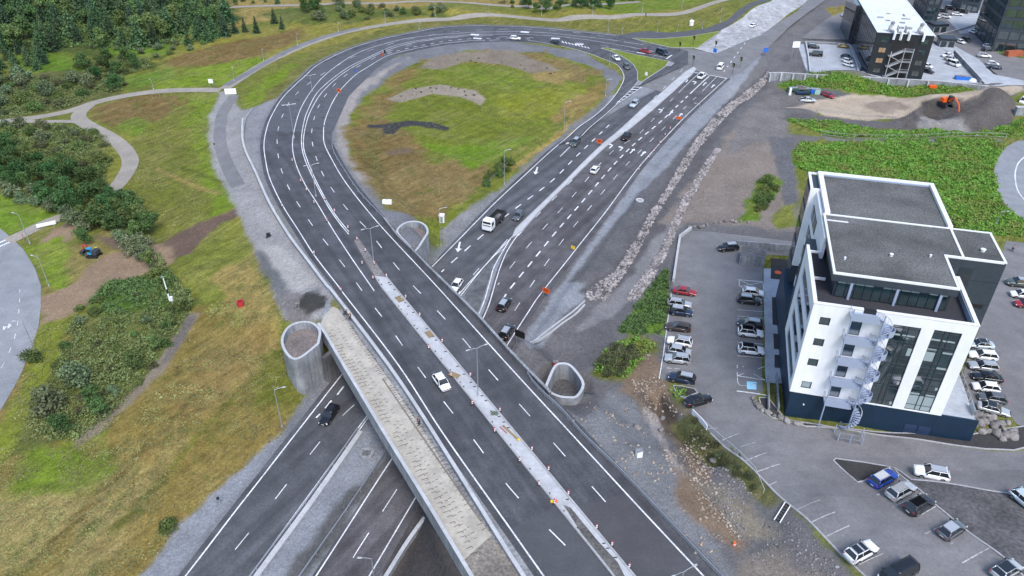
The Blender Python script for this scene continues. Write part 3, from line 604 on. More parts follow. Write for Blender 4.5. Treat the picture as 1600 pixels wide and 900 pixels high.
# every road carries a thin verge of gravel
kv = (1-sstep(.2, 1.6, np.minimum(sdf_box(POLY_RAMP, GX, GY, 6), sdf_box(POLY_SB, GX, GY, 6))+W1*.5))*.8
C = C*(1-kv[..., None])+np.array((.16,.165,.175))*kv[..., None]; GM *= 1-kv
dig = sdf_box(px_poly([(1425,170),(1465,150),(1565,146),(1580,188),(1530,206),(1430,206),(1385,196)]), GX, GY, 12); digk = 1-sstep(-3, 1, dig)
DIG = digk*((fbm(GX, GY, 9, 61, 4)-.5)*5.5+(fbm(GX, GY, 2.5, 62, 3)-.5)*1.8)
cl = sdf_box(px_poly([(985,590),(1015,545),(1035,590),(1050,628),(1085,665),(1112,700),(1118,760),(1085,750),(1050,700),(1000,640)]), GX, GY, 8); clk = 1-sstep(-2.5, .5, cl)
DIG = DIG+clk*((fbm(GX, GY, 5, 71, 4)-.5)*3.6+(fbm(GX, GY, 1.6, 72, 2)-.5)*1.3)
rb_ = sdf_box(px_poly([(1030,350),(1100,255),(1160,185),(1205,140),(1230,175),(1240,240),(1242,330),(1110,348)]), GX, GY, 8); DIG = DIG+(1-sstep(-4, 1, rb_))*(fbm(GX, GY, 6, 73, 4)-.5)*2.6
low_ = sdf_box(px_poly([(905,660),(950,615),(1000,640),(1080,750),(1150,870),(1100,870),(1000,770)]), GX, GY, 8); DIG = DIG+(1-sstep(-4, 1, low_))*(fbm(GX, GY, 4, 74, 4)-.5)*1.8
rel = rel+DIG
Z = Z0+rel*(.14+.62*GM+.9*digk)*sstep(.3, 5.0, DS)*(1-.7*(1-sstep(-3, 0, inlow)))
Z = Z-(.03+.22*(1-sstep(-1.6, -.2, DS)))*(DS < 3)
nx, ny = len(xs), len(ys); idx = np.arange(nx*ny).reshape(ny, nx)
F = np.stack([idx[:-1, :-1], idx[:-1, 1:], idx[1:, 1:], idx[1:, :-1]], -1).reshape(-1, 4)
def ground_material():
    m = bpy.data.materials.new('ground_cover'); m.use_nodes = True; N = m.node_tree.nodes; L = m.node_tree.links; b = N['Principled BSDF']
    b.inputs['Roughness'].default_value = .95; b.inputs['Specular IOR Level'].default_value = .15
    at_ = N.new('ShaderNodeAttribute'); at_.attribute_name = 'zone'; gm = N.new('ShaderNodeAttribute'); gm.attribute_name = 'grass'
    geo = N.new('ShaderNodeNewGeometry')
    def noise(sc, det=5, rough=.6, vec=None):
        n = N.new('ShaderNodeTexNoise'); n.inputs['Scale'].default_value = sc; n.inputs['Detail'].default_value = det; n.inputs['Roughness'].default_value = rough
        L.new(vec or geo.outputs['Position'], n.inputs['Vector']); return n.outputs['Fac']
    def mapr(s, a, b_, lo, hi):
        r = N.new('ShaderNodeMapRange'); r.inputs[1].default_value = a; r.inputs[2].default_value = b_; r.inputs[3].default_value = lo; r.inputs[4].default_value = hi; L.new(s, r.inputs[0]); return r.outputs[0]
    def scale(v, f):
        s = N.new('ShaderNodeVectorMath'); s.operation = 'SCALE'; L.new(v, s.inputs[0]); L.new(f, s.inputs['Scale']); return s.outputs[0]
    def mix(f, a, b_):
        x = N.new('ShaderNodeMix'); x.data_type = 'RGBA'; L.new(f, x.inputs[0])
        for sock, v in ((x.inputs[6], a), (x.inputs[7], b_)):
            if isinstance(v, tuple): sock.default_value = (*v, 1)
            else: L.new(v, sock)
        return x.outputs[2]
    def mulf(a, b_):
        x = N.new('ShaderNodeMath'); x.operation = 'MULTIPLY'; L.new(a, x.inputs[0]); L.new(b_, x.inputs[1]); x2 = N.new('ShaderNodeMath'); x2.operation = 'MULTIPLY'; x2.inputs[1].default_value = .55; L.new(x.outputs[0], x2.inputs[0]); return x2.outputs[0]
    # grass: straw patches, mown streaks and tufts; bare ground: stones and tyre streaks
    mp = N.new('ShaderNodeMapping'); mp.vector_type = 'TEXTURE'; mp.inputs['Rotation'].default_value = (0, 0, math.radians(52)); mp.inputs['Scale'].default_value = (9, .8, 1); L.new(geo.outputs['Position'], mp.inputs[0])
    streak = mapr(noise(1.0, 5, .65, mp.outputs[0]), .35, .68, 0, 1)
    patch = mapr(noise(.11, 6, .65), .42, .66, 0, 1)
    fine = mapr(noise(2.6, 6, .8), .28, .72, .5, 1.5)
    finer = mapr(noise(7.0, 2), .3, .7, .72, 1.28)
    mid = mapr(noise(.45, 5), .3, .7, .72, 1.28)
    straw = mix(mulf(patch, streak), scale(at_.outputs['Color'], mid), (.265, .205, .100))
    pt2 = mapr(noise(.22, 5, .7), .55, .7, 0, .75)
    straw = scale(straw, mapr(noise(1.0, 5, .65, mp.outputs[0]), .3, .7, .78, 1.22))
    grassy = mix(pt2, straw, (.064, .090, .014))
    stone = N.new('ShaderNodeTexVoronoi'); stone.inputs['Scale'].default_value = 2.6; L.new(geo.outputs['Position'], stone.inputs['Vector'])
    st = mapr(stone.outputs['Distance'], .0, .22, 1.9, 1.0)
    bare = scale(scale(at_.outputs['Color'], mapr(noise(.16, 6, .62), .3, .7, .84, 1.16)), mapr(noise(1.1, 5, .7), .3, .7, .86, 1.14))
    spk = mapr(noise(3.6, 2, .5), .66, .74, 1.0, 1.75); bare = scale(bare, spk)
    col = mix(gm.outputs['Fac'], bare, grassy)
    fm = N.new('ShaderNodeMix'); fm.data_type = 'FLOAT'; L.new(gm.outputs['Fac'], fm.inputs[0]); L.new(mapr(noise(2.2, 5, .75), .28, .72, .84, 1.16), fm.inputs[2]); L.new(fine, fm.inputs[3])
    col = scale(scale(col, fm.outputs[0]), finer)
    L.new(col, b.inputs['Base Color'])
    bp = N.new('ShaderNodeBump'); bp.inputs['Strength'].default_value = .7; bp.inputs['Distance'].default_value = .22; L.new(noise(2.6, 5, .7), bp.inputs['Height']); L.new(bp.outputs[0], b.inputs['Normal'])
    return m
ground = raw_mesh('ground', np.stack([GX, GY, Z], -1).reshape(-1, 3), F, ground_material(), 'structure', True)
ca = ground.data.color_attributes.new('zone', 'FLOAT_COLOR', 'POINT'); ca.data.foreach_set('color', np.concatenate([C, np.ones(GX.shape+(1,))], -1).astype(np.float32).ravel())
fa = ground.data.attributes.new('grass', 'FLOAT', 'POINT'); fa.data.foreach_set('value', GM.astype(np.float32).ravel())
HZ = lambda X, Y: bil(Z, X, Y)      # the ground as built
def gz(px, py, up=0.0):
    p = G(px, py, up); p[2] = float(HZ(p[0], p[1])); return p

# ------------------------------------------------------------------ roads
sheet('highway_road', POLY_SB, HL, .004, M['asphalt_south'], 2.0, 4.0)
sheet('highway_road', POLY_NB, HL, .008, M['asphalt_brown'], 2.0, 4.0)
sheet('junction_road', POLY_X, HL, .018, M['asphalt_old'], 2.0, 4.0)
sheet('slip_road', POLY_SLIP, HR, .012, M['asphalt_south'], 1.5, 3.0)
sheet('ramp_road', POLY_RAMP, HR, .016, M['asphalt_bridge'], 1.6, 3.0, 'structure', .9)
sheet('car_park', POLY_PARK, HT, .010, M['asphalt_old'], 1.5, 3.0)
sheet('car_park', POLY_EAST, HT, .010, M['asphalt_old'], 1.5, 3.0)
sheet('roundabout_road', POLY_RB, HT, .010, M['roundabout'], 1.5, 3.0)
sheet('roundabout_road', POLY_LEFT, HT, .010, M['roundabout'], 1.5, 3.0)
sheet('car_park', np.array([at(x, y, -4)[:2] for x, y in [(1246,69),(1262,117),(1340,120),(1362,60),(1320,69)]]), HT, .012, M['pave'], 1.5, 3.0)
sheet('car_park', np.array([at(x, y, -4)[:2] for x, y in [(1340,120),(1440,126),(1535,131),(1500,95),(1470,74),(1445,60),(1400,60)]]), HT, .016, M['pave'], 1.5, 3.0)
sheet('car_park', np.array([at(x, y, -4)[:2] for x, y in [(1475,72),(1530,95),(1560,118),(1600,128),(1680,126),(1680,100),(1590,90),(1545,70),(1590,10),(1560,-6),(1440,-8),(1435,40),(1455,62)]]), HT, .020, M['asphalt_old'], 1.5, 3.0)
sheet('car_park', np.array([at(x, y, -4)[:2] for x, y in [(1500,18),(1580,14),(1572,40),(1530,52),(1500,52),(1480,30)]]), HT, .026, M['pave'], 1.5, 3.0)
sheet('road_access', np.array([at(x, y, -4)[:2] for x, y in [(1470,74),(1492,72),(1530,93),(1552,116),(1600,126),(1600,133),(1540,132),(1505,96)]]), HT, .030, M['pave'], 1.5, 3.0)
sheet('car_park', px_poly(POLY_WEST), HT, .018, M['asphalt_old'], 1.5, 3.0)
sheet('old_road', px_poly(POLY_OLD), HT, .022, mat('old_concrete_road', (.36,.365,.375), .95, noise=.25, scale=.8, stain=.25), 1.5, 3.0)
sheet('slip_road', px_poly(POLY_TOP), HT, .030, M['asphalt'], 1.5, 3.0)
for i, (n, P, mid, m) in enumerate(band_polys):
    sheet(n, P, HT, .014+.004*i, M[m], 1.2, 2.5)
for q, c in (([(408,206),(520,206),(545,150),(590,105),(650,70),(760,52),(900,58),(985,70),(1040,82),(1036,76),(960,56),(850,44),(725,41),(600,62),(500,100),(440,155)], (.080,.083,.092)), ([(868,798),(905,838),(960,905),(1000,960),(1110,930),(1085,900),(990,800),(930,800)][0:0] or [(800,826),(866,792),(905,838),(985,940),(940,1000),(850,905)], (.070,.071,.078)), ([(893,795),(985,770),(1097,895),(1160,960),(1040,960),(960,880)], (.068,.067,.071))):
    sheet('asphalt_patch', np.array([p[:2] for p in on(q, HR, 0)]), HR, .020, asphalt('asphalt_patch_surface', c, .25), 1.5, 3.0)
# resurfaced patches: darker new asphalt on the bridge, brown lane
sheet('asphalt_patch', np.array([p[:2] for p in on([(412,222),(500,222),(556,222+0),(560,250),(509,232),(470,250),(414,262)], HR, 0)])[:0] if 0 else np.array([p[:2] for p in on([(620,180),(621,180),(621,181)], HR, 0)]), HR, -.5, M['asphalt'], 1, 2) if 0 else None
sheet('wedge_gravel', np.array([p[:2] for p in on([(793,375),(786,392),(768,425),(750,480),(744,492),(722,466),(760,418)], HL, -6.6)]), HL, .014, mat('wedge_surface', (.105,.112,.118), .95, noise=.25, scale=1.0, stain=.3), 1, 2)

# ------------------------------------------------------------------ painted lines
mk = Marks(HR, .030)
mk.line(W_OUT, .22); mk.line(W_IN[30:], .22, start=0); mk.line(smooth(on([(825,63),(867,70),(912,81),(942,92),(965,102),(975,120),(967,140),(950,162),(925,184),(900,202),(875,224)], HR, -3)), .2)
L1 = smooth(on([(585,455),(547,400),(519,357),(497,320),(476,287),(462,255),(457,225),(463,190),(475,160),(500,125),(530,100),(565,80),(610,66),(650,58),(700,53),(760,50),(830,50),(900,56),(960,63),(1005,70)], HR, 0))
L2 = smooth(on([(545,366),(530,348),(511,320),(490,280),(476,248),(471,222),(474,195),(482,170),(500,140),(540,108),(575,90),(612,73),(655,63),(710,56),(770,53.5),(840,55),(900,60),(960,69),(1030,82)], HR, 0))
L2b = smooth(on([(545,362),(520,330),(497,289),(480,250),(474,225),(478,195),(488,168),(507,140),(540,112),(580,90),(615,75),(655,65),(710,57.5),(770,55)], HR, 0))
mk.line(L1, .2); mk.line(L2, .2); mk.line(L2b, .2)
# broken lane lines of both carriageways
DA = smooth(on([(893,862),(801,768),(740,687),(686,618),(643,560),(605,506),(572,463),(541,420),(514,385),(488,352),(468,322),(452,295),(441,269),(435,245),(433,220),(435,200),(441,182),(452,160),(466,144),(487,127),(512,111),(535,98),(556,87),(580,78),(620,66),(660,57),(710,50),(760,46.5),(820,45.5),(900,51),(960,59)], HR, 0))
DB = smooth(on([(960,800),(885,715),(819,640),(763,577),(716,521),(675,477),(637,437),(603,396),(573,357),(547,332),(525,304),(507,277),(496,252),(489,228),(487,207),(492,181),(499,164),(510,147),(524,131),(541,117),(560,104),(582,92),(606,81),(634,72),(663,64),(700,59.5),(760,57),(840,59.5),(900,66),(960,74)], HR, 0))
mk.line(DA, .16, (3.2, 6.6), 1.2, .8); mk.line(DB, .16, (3.2, 6.6), 2.0, .8)
mk.line(smooth(on([(606,83.5),(640,75),(680,67),(725,61.5),(780,59.5),(830,61)], HR, -1)), .3, (1.6, 2.2))
for px, py in [(742,54),(746,60),(868,60),(905,69),(820,50)]:
    a, b, c, d = [on([q], HR, -2)[0] for q in [(px-6,py-1.2),(px+7,py-.4),(px+6,py+1.4),(px-7,py+.6)]]; mk.poly([a, b, c, d])
for k in range(9): mk.line(on([(878+k*5,64.2+k*1.2),(881+k*5,67.2+k*1.1)], HR, -2), .45)
mk.line(on([(440,164),(462,163)], HR, 0), .16)
mk.line(smooth(on([(940,74.5),(985,80),(1040,90)], HR, -3)), .15); mk.line(on([(1041,92),(1050,86)], HR, -3), .5); mk.line(on([(995,82),(1008,84)], HR, -3), .5)
# gore hatching
gore = on([(1000,136),(993,137),(965,160),(967,161)], HR, -3)
for k in range(7):
    t0 = k/7; a = np.array((1001,136.5))*(1-t0)+np.array((963,163))*t0; b_ = np.array((991,136))*(1-t0)+np.array((961,162))*t0
    mk.line(on([tuple(a), tuple(b_)], HR, -3), .5)
mk.line(on([(1003,136),(965,162),(909,212)], HR, -3), .2); mk.line(on([(991,135),(963,162)], HR, -3), .2)
mk.build('ramp_marking', M['paint'])
lo = Marks(HL, .028)
lo.line(W_SL, .22); lo.line(W_SR[6:], .2); lo.line(smooth(on([(908,213),(875,245)], HL, -4)), .2)
lo.line(smooth(on([(793,374),(757,416),(719,463),(640,565),(557,678)], HL, -6)), .2)
lo.line(W_NL[12:], .2); lo.line(smooth(on([(807,360),(792,382),(772,417),(765,442),(747,493),(690,588)], HL, -6)), .2); lo.line(W_NR, .2)
SBD = smooth(on([(1068,107),(985,192),(948,226),(858,318),(800,378),(745,432),(709,441),(700,470),(600,590),(540,647),(470,733),(395,820),(340,885),(300,940)][0:5]+[(760,408),(735,435),(705,472),(600,590),(530,655),(465,735),(395,825),(340,892),(300,945)], HL, -5))
lo.line(SBD, .15, (3, 6.5), 1)
lo.line(smooth(on([(952,195),(905,240),(862,283),(800,330),(750,371),(706,410),(690,425)], HL, -5)), .3, (2.6, 3.0))
lo.line(smooth(on([(1095,112),(1065,140)], HL, -3)), .15); lo.line(smooth(on([(1065,140),(1000,208),(956,237.5),(885,318),(810,402.5),(778,445)], HL, -5)), .15, (3, 6))
lo.line(smooth(on([(1108,119),(1082,143)], HL, -3)), .3); lo.line(smooth(on([(1082,143),(1040,183),(983.7,232),(890,338),(805,441),(785,470)], HL, -5)), .34, (2.4, 2.2))
lo.line(smooth(on([(1120,120),(1102,138)], HL, -3)), .15); lo.line(smooth(on([(1102,138),(1060,178),(991,245),(910,338),(853.7,411),(800,492)], HL, -5)), .15, (3, 6))
lo.line(on([(1084,113),(1136,122.5)], HL, -3), .45)
lo.line(smooth(on([(625,757),(562,855),(535,900),(500,955)], HL, -7)), .15, (4.5, 4), 1); 
lo.line(smooth(on([(662,815),(612,897),(570,965)], HL, -7)), .12)
for a, b in [((537,604),(527,617)),((518,626),(508,638)),((500,647),(494,653))]: lo.line(on([a, b], HL, -7), .3)
for k in range(8):   # stop-line dots across the junction
    a = np.array((1131,112))*(1-k/7)+np.array((1168,62))*(k/7); lo.line(on([tuple(a), (a[0]+1.4, a[1]-2.2)], HL, -3), .3)
lo.line(on([(1091,77),(1118,83)], HL, -3), .4)
def arrow(px, py, dpx, kind='ahead', size=3.6):
    a = on([(px, py)], HL, -5)[0][:2]; b = on([(px+dpx[0], py+dpx[1])], HL, -5)[0][:2]; d = (b-a)/np.linalg.norm(b-a); n = np.array([-d[1], d[0]]); s = size
    q = lambda u, v: a+d*u*s+n*v*s
    if kind == 'ahead':
        lo.poly([q(-.5,-.05),q(.15,-.05),q(.15,.05),q(-.5,.05)]); lo.poly([q(.15,-.17),q(.5,0),q(.15,.17)])
    else:
        lo.poly([q(-.5,-.05),q(.15,-.05),q(.25,.05),q(-.5,.05)]); lo.poly([q(.1,.04),q(.25,.04),q(.25,.22),q(.1,.22)]); lo.poly([q(0,.2),q(.18,.42),q(.36,.2)])
for px, py in [(1074,126),(1087,129)]: arrow(px, py, (8, -8), 'left')
for px, py in [(1101,131),(1114,134.5)]: arrow(px, py, (8, -8))
for px, py in [(1019,171),(1034,173)]: arrow(px, py, (8, -8), 'left')
for px, py in [(1048,177),(1063,180)]: arrow(px, py, (8, -8))
for px, py in [(956,228),(972,232)]: arrow(px, py, (8, -8), 'left')
for px, py in [(988,236),(1005,240)]: arrow(px, py, (8, -8))
arrow(838,267,(-3,9), 'ahead', 4.2); arrow(717,386,(-2,9), 'ahead', 4.4); arrow(888,222,(-6,7),'ahead',3.6)
lo.build('highway_marking', M['paint'])
pk = Marks(HT, .024)
P = lambda pts: gp(pts)
pk.line(P([(1049,457),(1037,550),(1030,592)]), .14)
for y in (462, 480, 500, 521, 541, 567): pk.line(P([(1041+(580-y)*.055, y+8),(1076, y+10)]), .1)
for y in (437,484,494,515,535,556): pk.line(P([(1152,y),(1193,y+3)]), .1)
pk.line(P([(1155,437),(1192,441),(1193,455),(1155,448),(1155,437)]), .12); pk.line(P([(1155,448),(1192,441)]), .1); pk.line(P([(1155,437),(1193,455)]), .1)
pk.line(P([(1152,587),(1152,570)]), .14); pk.line(P([(1152,587),(1195,594)]), .22); pk.line(P([(1152,587),(1194,573)]), .14); pk.line(P([(1160,572),(1195,594)]), .14); pk.line(P([(1151,611),(1198,618)]), .25); pk.line(P([(1152,588),(1153,602),(1167,603)]), .1)
pk.build('car_park_marking', M['paint'])
pw = Marks(HT, .027)
for a, b in [((1095,673),(1121,669)),((1127,689),(1155,677)),((1144,704),(1181,691)),((1163,721),(1199,707)),((1180,738),(1220,725)),((1202,758),(1237,742)),((1223,776),(1244,767)),((1246,796),(1282,781)),((1268,816),(1305,800)),((1292,838),(1328,821)),((1341,883),(1380,865)),((1200,731),(1221,724))]: pw.line(P([a, b]), .13)
for a, b in [((1370,774),(1387,765)),((1394,793),(1440,770)),((1440,804),(1464,790)),((1446,834),(1485,814)),((1474,857),(1518,832)),((1503,880),(1548,855))]: pw.line(P([a, b]), .15)
pw.build('car_park_marking', M['paint_worn'])
# blue square for the accessible bay with a white symbol
bp_ = Marks(HT, .028); bp_.poly(P([(1167,596),(1182,597),(1182,609),(1167,608)])); bp_.build('accessible_bay_marking', M['skyblue'])
bs = Marks(HT, .034); bs.line(P([(1174,599.5),(1174.5,602.5),(1177.5,603)]), .14); bs.line(P([(1177.5,603),(1179,606)]), .14); bs.line(P([(1172.5,602),(1171.5,604.5),(1174,606.5),(1176.5,605)]), .12); bs.poly(P([(1173.4,597.8),(1174.8,597.9),(1174.8,598.9),(1173.4,598.8)])); bs.build('accessible_bay_symbol', M['paint'])
rb = Marks(HT, .026); rb.line(smooth(P([(1640,222),(1600,246),(1588,262),(1587,285),(1597,308),(1640,345)])), .3)
rb.line(smooth(P([(31,452),(30,480),(25,520),(10,560),(-8,590)])), .1, (1.5, 2.5))
for k in range(9): rb.line(P([(-8+k*3.4,389-k*1.5),(-5+k*3.4,386.8-k*1.5)]), .5)
for k in range(9): rb.line(P([(-8+k*3.4,383-k*1.5),(-5+k*3.4,380.8-k*1.5)]), .5)
# "40" painted on the carriageway, upside down to the camera
def glyph(strokes, ox, oy, ux, uy, wd):
    for s in strokes: rb.line(P([(ox+a*ux[0]+b*uy[0], oy+a*ux[1]+b*uy[1]) for a, b in s]), wd)
glyph([[(0,0),(.35,0),(.5,.25),(.5,.75),(.35,1),(.1,1),(0,.75),(0,.25),(.15,0)]], 5.0, 515.5, (7.5,-2.2), (1.6,-7), .32)
glyph([[(.1,0),(.1,1)],[(.1,.9),(.55,.35)],[(-.15,.38),(.55,.35)]][0:3], 12.2, 513.2, (7.5,-2.2), (1.6,-7), .32)
rb.build('roundabout_marking', M['paint'])
# ------------------------------------------------------------------ the bridge
def A(px, py, z): return at(px, py, z)
FAS = [A(*p, 1.0)[:2] for p in [(497,505),(509,522),(535,567),(600,675),(668,785),(737,900),(790,990)]]
CAR = [A(*p, .85)[:2] for p in [(379,182),(378,210),(384,236),(400,270),(420,315),(450,365),(480,405),(510,445),(522,458),(607,570),(675,672),(797,867),(832,920),(860,968)]]
RPAR = [A(*p, 1.0)[:2] for p in [(600,340),(621,367),(645,390),(671,417),(705,450),(748,493),(800,551),(826,578),(848,600),(860,613)]]
bridge = thing('road_bridge', 'grey concrete road bridge over the highway with a beige unfinished path deck', 'bridge', (*BRIDGE_C, 0))
deckpoly = [tuple(p) for p in FAS[:6]]+[tuple(FAS[6])]+[tuple(A(870,900,0)[:2]), tuple(A(1010,800,0)[:2])]+[tuple(p) for p in RPAR[::-1][:8]]
DK = [tuple(p) for p in FAS]+[tuple(p) for p in (A(1000,960,0)[:2], A(1000,765,0)[:2], A(862,618,0)[:2], A(800,556,0)[:2], A(748,497,0)[:2], A(690,440,0)[:2], A(640,392,0)[:2], A(520,430,0)[:2])]
MB().prism(DK, -1.7, -.06).build('deck_slab', M['concrete'], bridge, world=True)
fo = offset(FAS, 0.0)
MB().wall(FAS, .42, -1.75, 1.0).build('fascia_wall', M['concrete'], bridge, world=True)
MB().wall(offset(FAS, .0), .5, 1.0, 1.07).build('fascia_coping', M['concrete_light'], bridge, world=True)
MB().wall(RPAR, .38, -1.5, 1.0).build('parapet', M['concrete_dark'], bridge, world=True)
MB().wall(RPAR, .46, 1.0, 1.06).build('parapet_coping', M['concrete'], bridge, world=True)
# path deck with its rows of starter bars
pd = [A(*p, .12)[:2] for p in [(499,512),(506,494),(520,479),(528,482),(548,510),(578,552),(607,592),(640,642),(668,684),(722,772),(768,836),(724,876),(668,789),(600,679),(536,571),(510,526)]]
MB().prism([tuple(p) for p in pd], -.05, .12).build('path_deck', M['beige'], bridge, world=True)
nb = MB(); a0, a1 = A(512,500,.12)[:2], A(742,860,.12)[:2]; dl = np.linalg.norm(a1-a0); du = (a1-a0)/dl; dn = np.array([-du[1], du[0]])
cen = [(A(x0,y0,.12)[:2], A(x1,y1,.12)[:2]) for (x0,y0,x1,y1) in [(512,520,742,868),(524,508,752,853),(538,498,764,838),(517,514,735,840),(545,508,770,832)]]
for r, (c0, c1) in enumerate(cen):
    n = int(np.linalg.norm(c1-c0)/.95)
    for k in range(n):
        if RNG.random() < .1: continue
        p = c0+(c1-c0)*(k+.5)/n; dn2 = np.array([du[1], -du[0]]); ln = .85 if r in (0, 2, 4) else .5; wob = RNG.uniform(-.1, .1); ln *= RNG.uniform(.7, 1.1); p = p+du*RNG.uniform(-.1, .1)+dn2*RNG.uniform(-.12, .12)
        q0 = p-dn2*ln/2+du*wob; q1 = p+dn2*ln/2
        nb.wall([q0, q1], .055, .12, .18)
        if r in (0, 4): nb.wall([q0, q0+du*.35], .05, .12, .24)
o = nb.build('reinforcement_bar', M['rebar'], bridge, world=True); o['kind'] = 'stuff'
gq = [A(*p, .05)[:2] for p in [(722,874),(766,838),(790,862),(835,918),(865,965),(800,1000),(752,925)]]
MB().prism([tuple(p) for p in gq], -.05, .1).build('rubble_surface', mat('deck_rubble', (.20,.18,.155), .95, noise=.4, scale=2.5, stain=.2, bump=.5), bridge, world=True)
# ridge of formwork / dust lines along the path deck
MB().wall([A(598,592,.12)[:2], A(650,668,.12)[:2], A(720,770,.12)[:2], A(752,815,.12)[:2]], .22, .12, .17).build('screed_strip', mat('damp_concrete', (.17,.15,.125), .9, noise=.2, scale=3), bridge, world=True)
# abutment faces and a row of columns
for nm, q in (('abutment', [(505,560),(600,478),(672,412)]), ('abutment', [(690,780),(790,660),(855,610)])):
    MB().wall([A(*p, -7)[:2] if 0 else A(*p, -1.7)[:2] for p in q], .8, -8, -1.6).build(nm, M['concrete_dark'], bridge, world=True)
cm = [A(*p, -6.8) for p in [(598,640),(640,580),(680,528)]]
for p in cm:
    MB().lathe([(.55, 0), (.55, 6.0)], 12, (p[0], p[1], -7.4)).build('column', M['concrete'], bridge, world=True)
# rounded wing walls: each a wall ring with gravel inside
def wing(label, rim, zr, zfill, zbase, th=.4, fill='rubble', zin=None):
    P = [A(*p, zr)[:2] for p in rim]; P = [q for q in smooth([np.array(p) for p in P+[P[0]]], 4)][:-1]
    c = np.mean(P, 0); t = thing('wing_wall', label, 'retaining wall', (c[0], c[1], zbase), group=None)
    MB().wall(P, th, zbase, zr, True).build('wall', M['concrete'], t, world=True)
    MB().wall(P, th+.06, zr, zr+.06, True).build('coping', M['concrete_light'], t, world=True)
    C0 = np.array(P); C1 = c+(C0-c)*.97
    sh = MB(); vs = [(*p, zfill) for p in C1]+[(*c, zfill+.1)]; n = len(C1); sh.add(vs, [(i, (i+1) % n, n) for i in range(n)])
    sh.build('gravel_fill', M[fill], t, world=True); return t
M['fill_pink'] = mat('fill_gravel', (.175,.15,.14), .95, noise=.35, scale=3, bump=.5); M['fill_grey'] = mat('fill_gravel_grey', (.09,.088,.09), .95, noise=.35, scale=2, stain=.3, bump=.5)
wing('rounded concrete wing wall with brown gravel inside, on the loop side of the bridge next to the grass', [(640,384),(648.5,392.5),(663,372),(668,363),(665.6,354),(657.6,348),(646,346),(632,349),(622.4,357),(622,365)], .75, -.7, -7.6, fill='fill_pink')
wing('rounded concrete wing wall with pinkish gravel inside at the left end of the beige path deck', [(497,537),(472,557),(457,560),(445,547),(441,530),(450,512),(467,504),(485,504),(496,511),(500,520)], .9, -.6, -8.3, fill='fill_pink')
wing('teardrop concrete wing wall around a deep grey gravel pit on the car park side of the bridge', [(853,604),(867,573),(880,568),(892,572),(905,587),(911,599),(909,609),(900,620),(887,621),(873,619),(860,613)], -.6, -3.9, -7.4, fill='fill_grey')
# carriageway barrier (left) and guardrails
def cwall(name, label, cat, pts, th, zb, zt, m='concrete', coping=True, cw=None):
    c = np.mean(np.array(pts), 0); t = thing(name, label, cat, (c[0], c[1], float(np.mean(zb))))
    MB().wall(pts, th, zb, zt).build('wall', M[m], t, world=True)
    if coping: MB().wall(pts, (cw or th+.08), zt, (np.array(zt)+.07) if hasattr(zt, '__len__') else zt+.07).build('coping', M['concrete_light'], t, world=True)
    return t
cwp = [p for p in smooth([np.array(p) for p in CAR], 3)]
zc = [float(HR(np.array([p[0]]), np.array([p[1]]))[0]) for p in cwp]
cwall('concrete_barrier', 'long pale concrete barrier along the left edge of the ramp carriageway and bridge', 'barrier', cwp, .45, [z-.9 for z in zc], [z+.82 for z in zc], 'concrete')
def guardrail(label, pts, H, rails=1, hh=.75, step=4.0, m='steel', postm='steel'):
    P = [np.asarray(p)[:2] for p in pts]; cum = np.concatenate([[0], np.cumsum([np.linalg.norm(b-a) for a, b in zip(P, P[1:])])])
    c = np.mean(P, 0); z0 = float(H(np.array([c[0]]), np.array([c[1]]))[0]); t = thing('guardrail', label, 'guardrail', (c[0], c[1], z0))
    Q = np.array([[np.interp(s, cum, [p[0] for p in P]), np.interp(s, cum, [p[1] for p in P])] for s in np.arange(0, cum[-1], 2.0)]); zq = H(Q[:, 0], Q[:, 1])
    for r in range(rails):
        top = hh-.34*r
        MB().wall(Q, .10, zq+top-.3, zq+top).build('rail', M[m], t, world=True)
    mb = MB()
    for k in range(0, len(Q), max(1, int(step/2))): mb.box((Q[k, 0], Q[k, 1], zq[k]+hh/2-.2), (.12, .12, hh+.3))
    o = mb.build('post', M[postm], t, world=True); o['kind'] = 'stuff'; return t
guardrail('steel guardrail along the right edge of the ramp below the teardrop wing wall', smooth([A(*p, .75) for p in [(824,580),(831,592),(850,612),(880,640),(910,675),(965,728),(1020,785),(1075,843),(1127,897),(1180,950)]]), HR, 2, .8, 2)
guardrail('pale curved guardrail on the inner shoulder of the loop beside its bend', smooth([A(*p, .6) for p in [(519,218),(519,228),(524,242),(536,262),(560,298),(590,330),(610,352)]]), HR, 1, .75, 4)
guardrail('pair of pale guardrails curving round the gravel beside the long gravel path', smooth([A(*p, .3) for p in [(394,168),(385,182),(381,198),(381,215)]]), HT, 1, 1.0, 4, 'concrete_light')
rg = smooth(on([(555,672),(480,778),(400,885),(340,967)], HL, -7)); guardrail('steel guardrail between the southbound lanes and the gravel median', offset(rg, .5), HL, 1, .8, 4)
q_ = offset(rg, 1.0); zq_ = HL(q_[:, 0], q_[:, 1]); cwall('barrier_footing', 'pale concrete strip under the guardrail beside the southbound lanes', 'kerb', list(q_), .8, list(zq_-.1), list(zq_+.16), 'concrete_light', False)
rg = smooth(on([(603,710),(540,803),(472,900),(430,962)], HL, -7)); guardrail('steel guardrail between the gravel median and the northbound lanes', rg, HL, 1, .8, 4)
rg = smooth(on([(664,815),(637,853),(608,900),(580,945)], HL, -7)); cwall('concrete_barrier', 'low concrete barrier right of the northbound lanes at the bottom of the photo', 'barrier', [p[:2] for p in rg], .5, -8.0, -6.5, 'concrete')
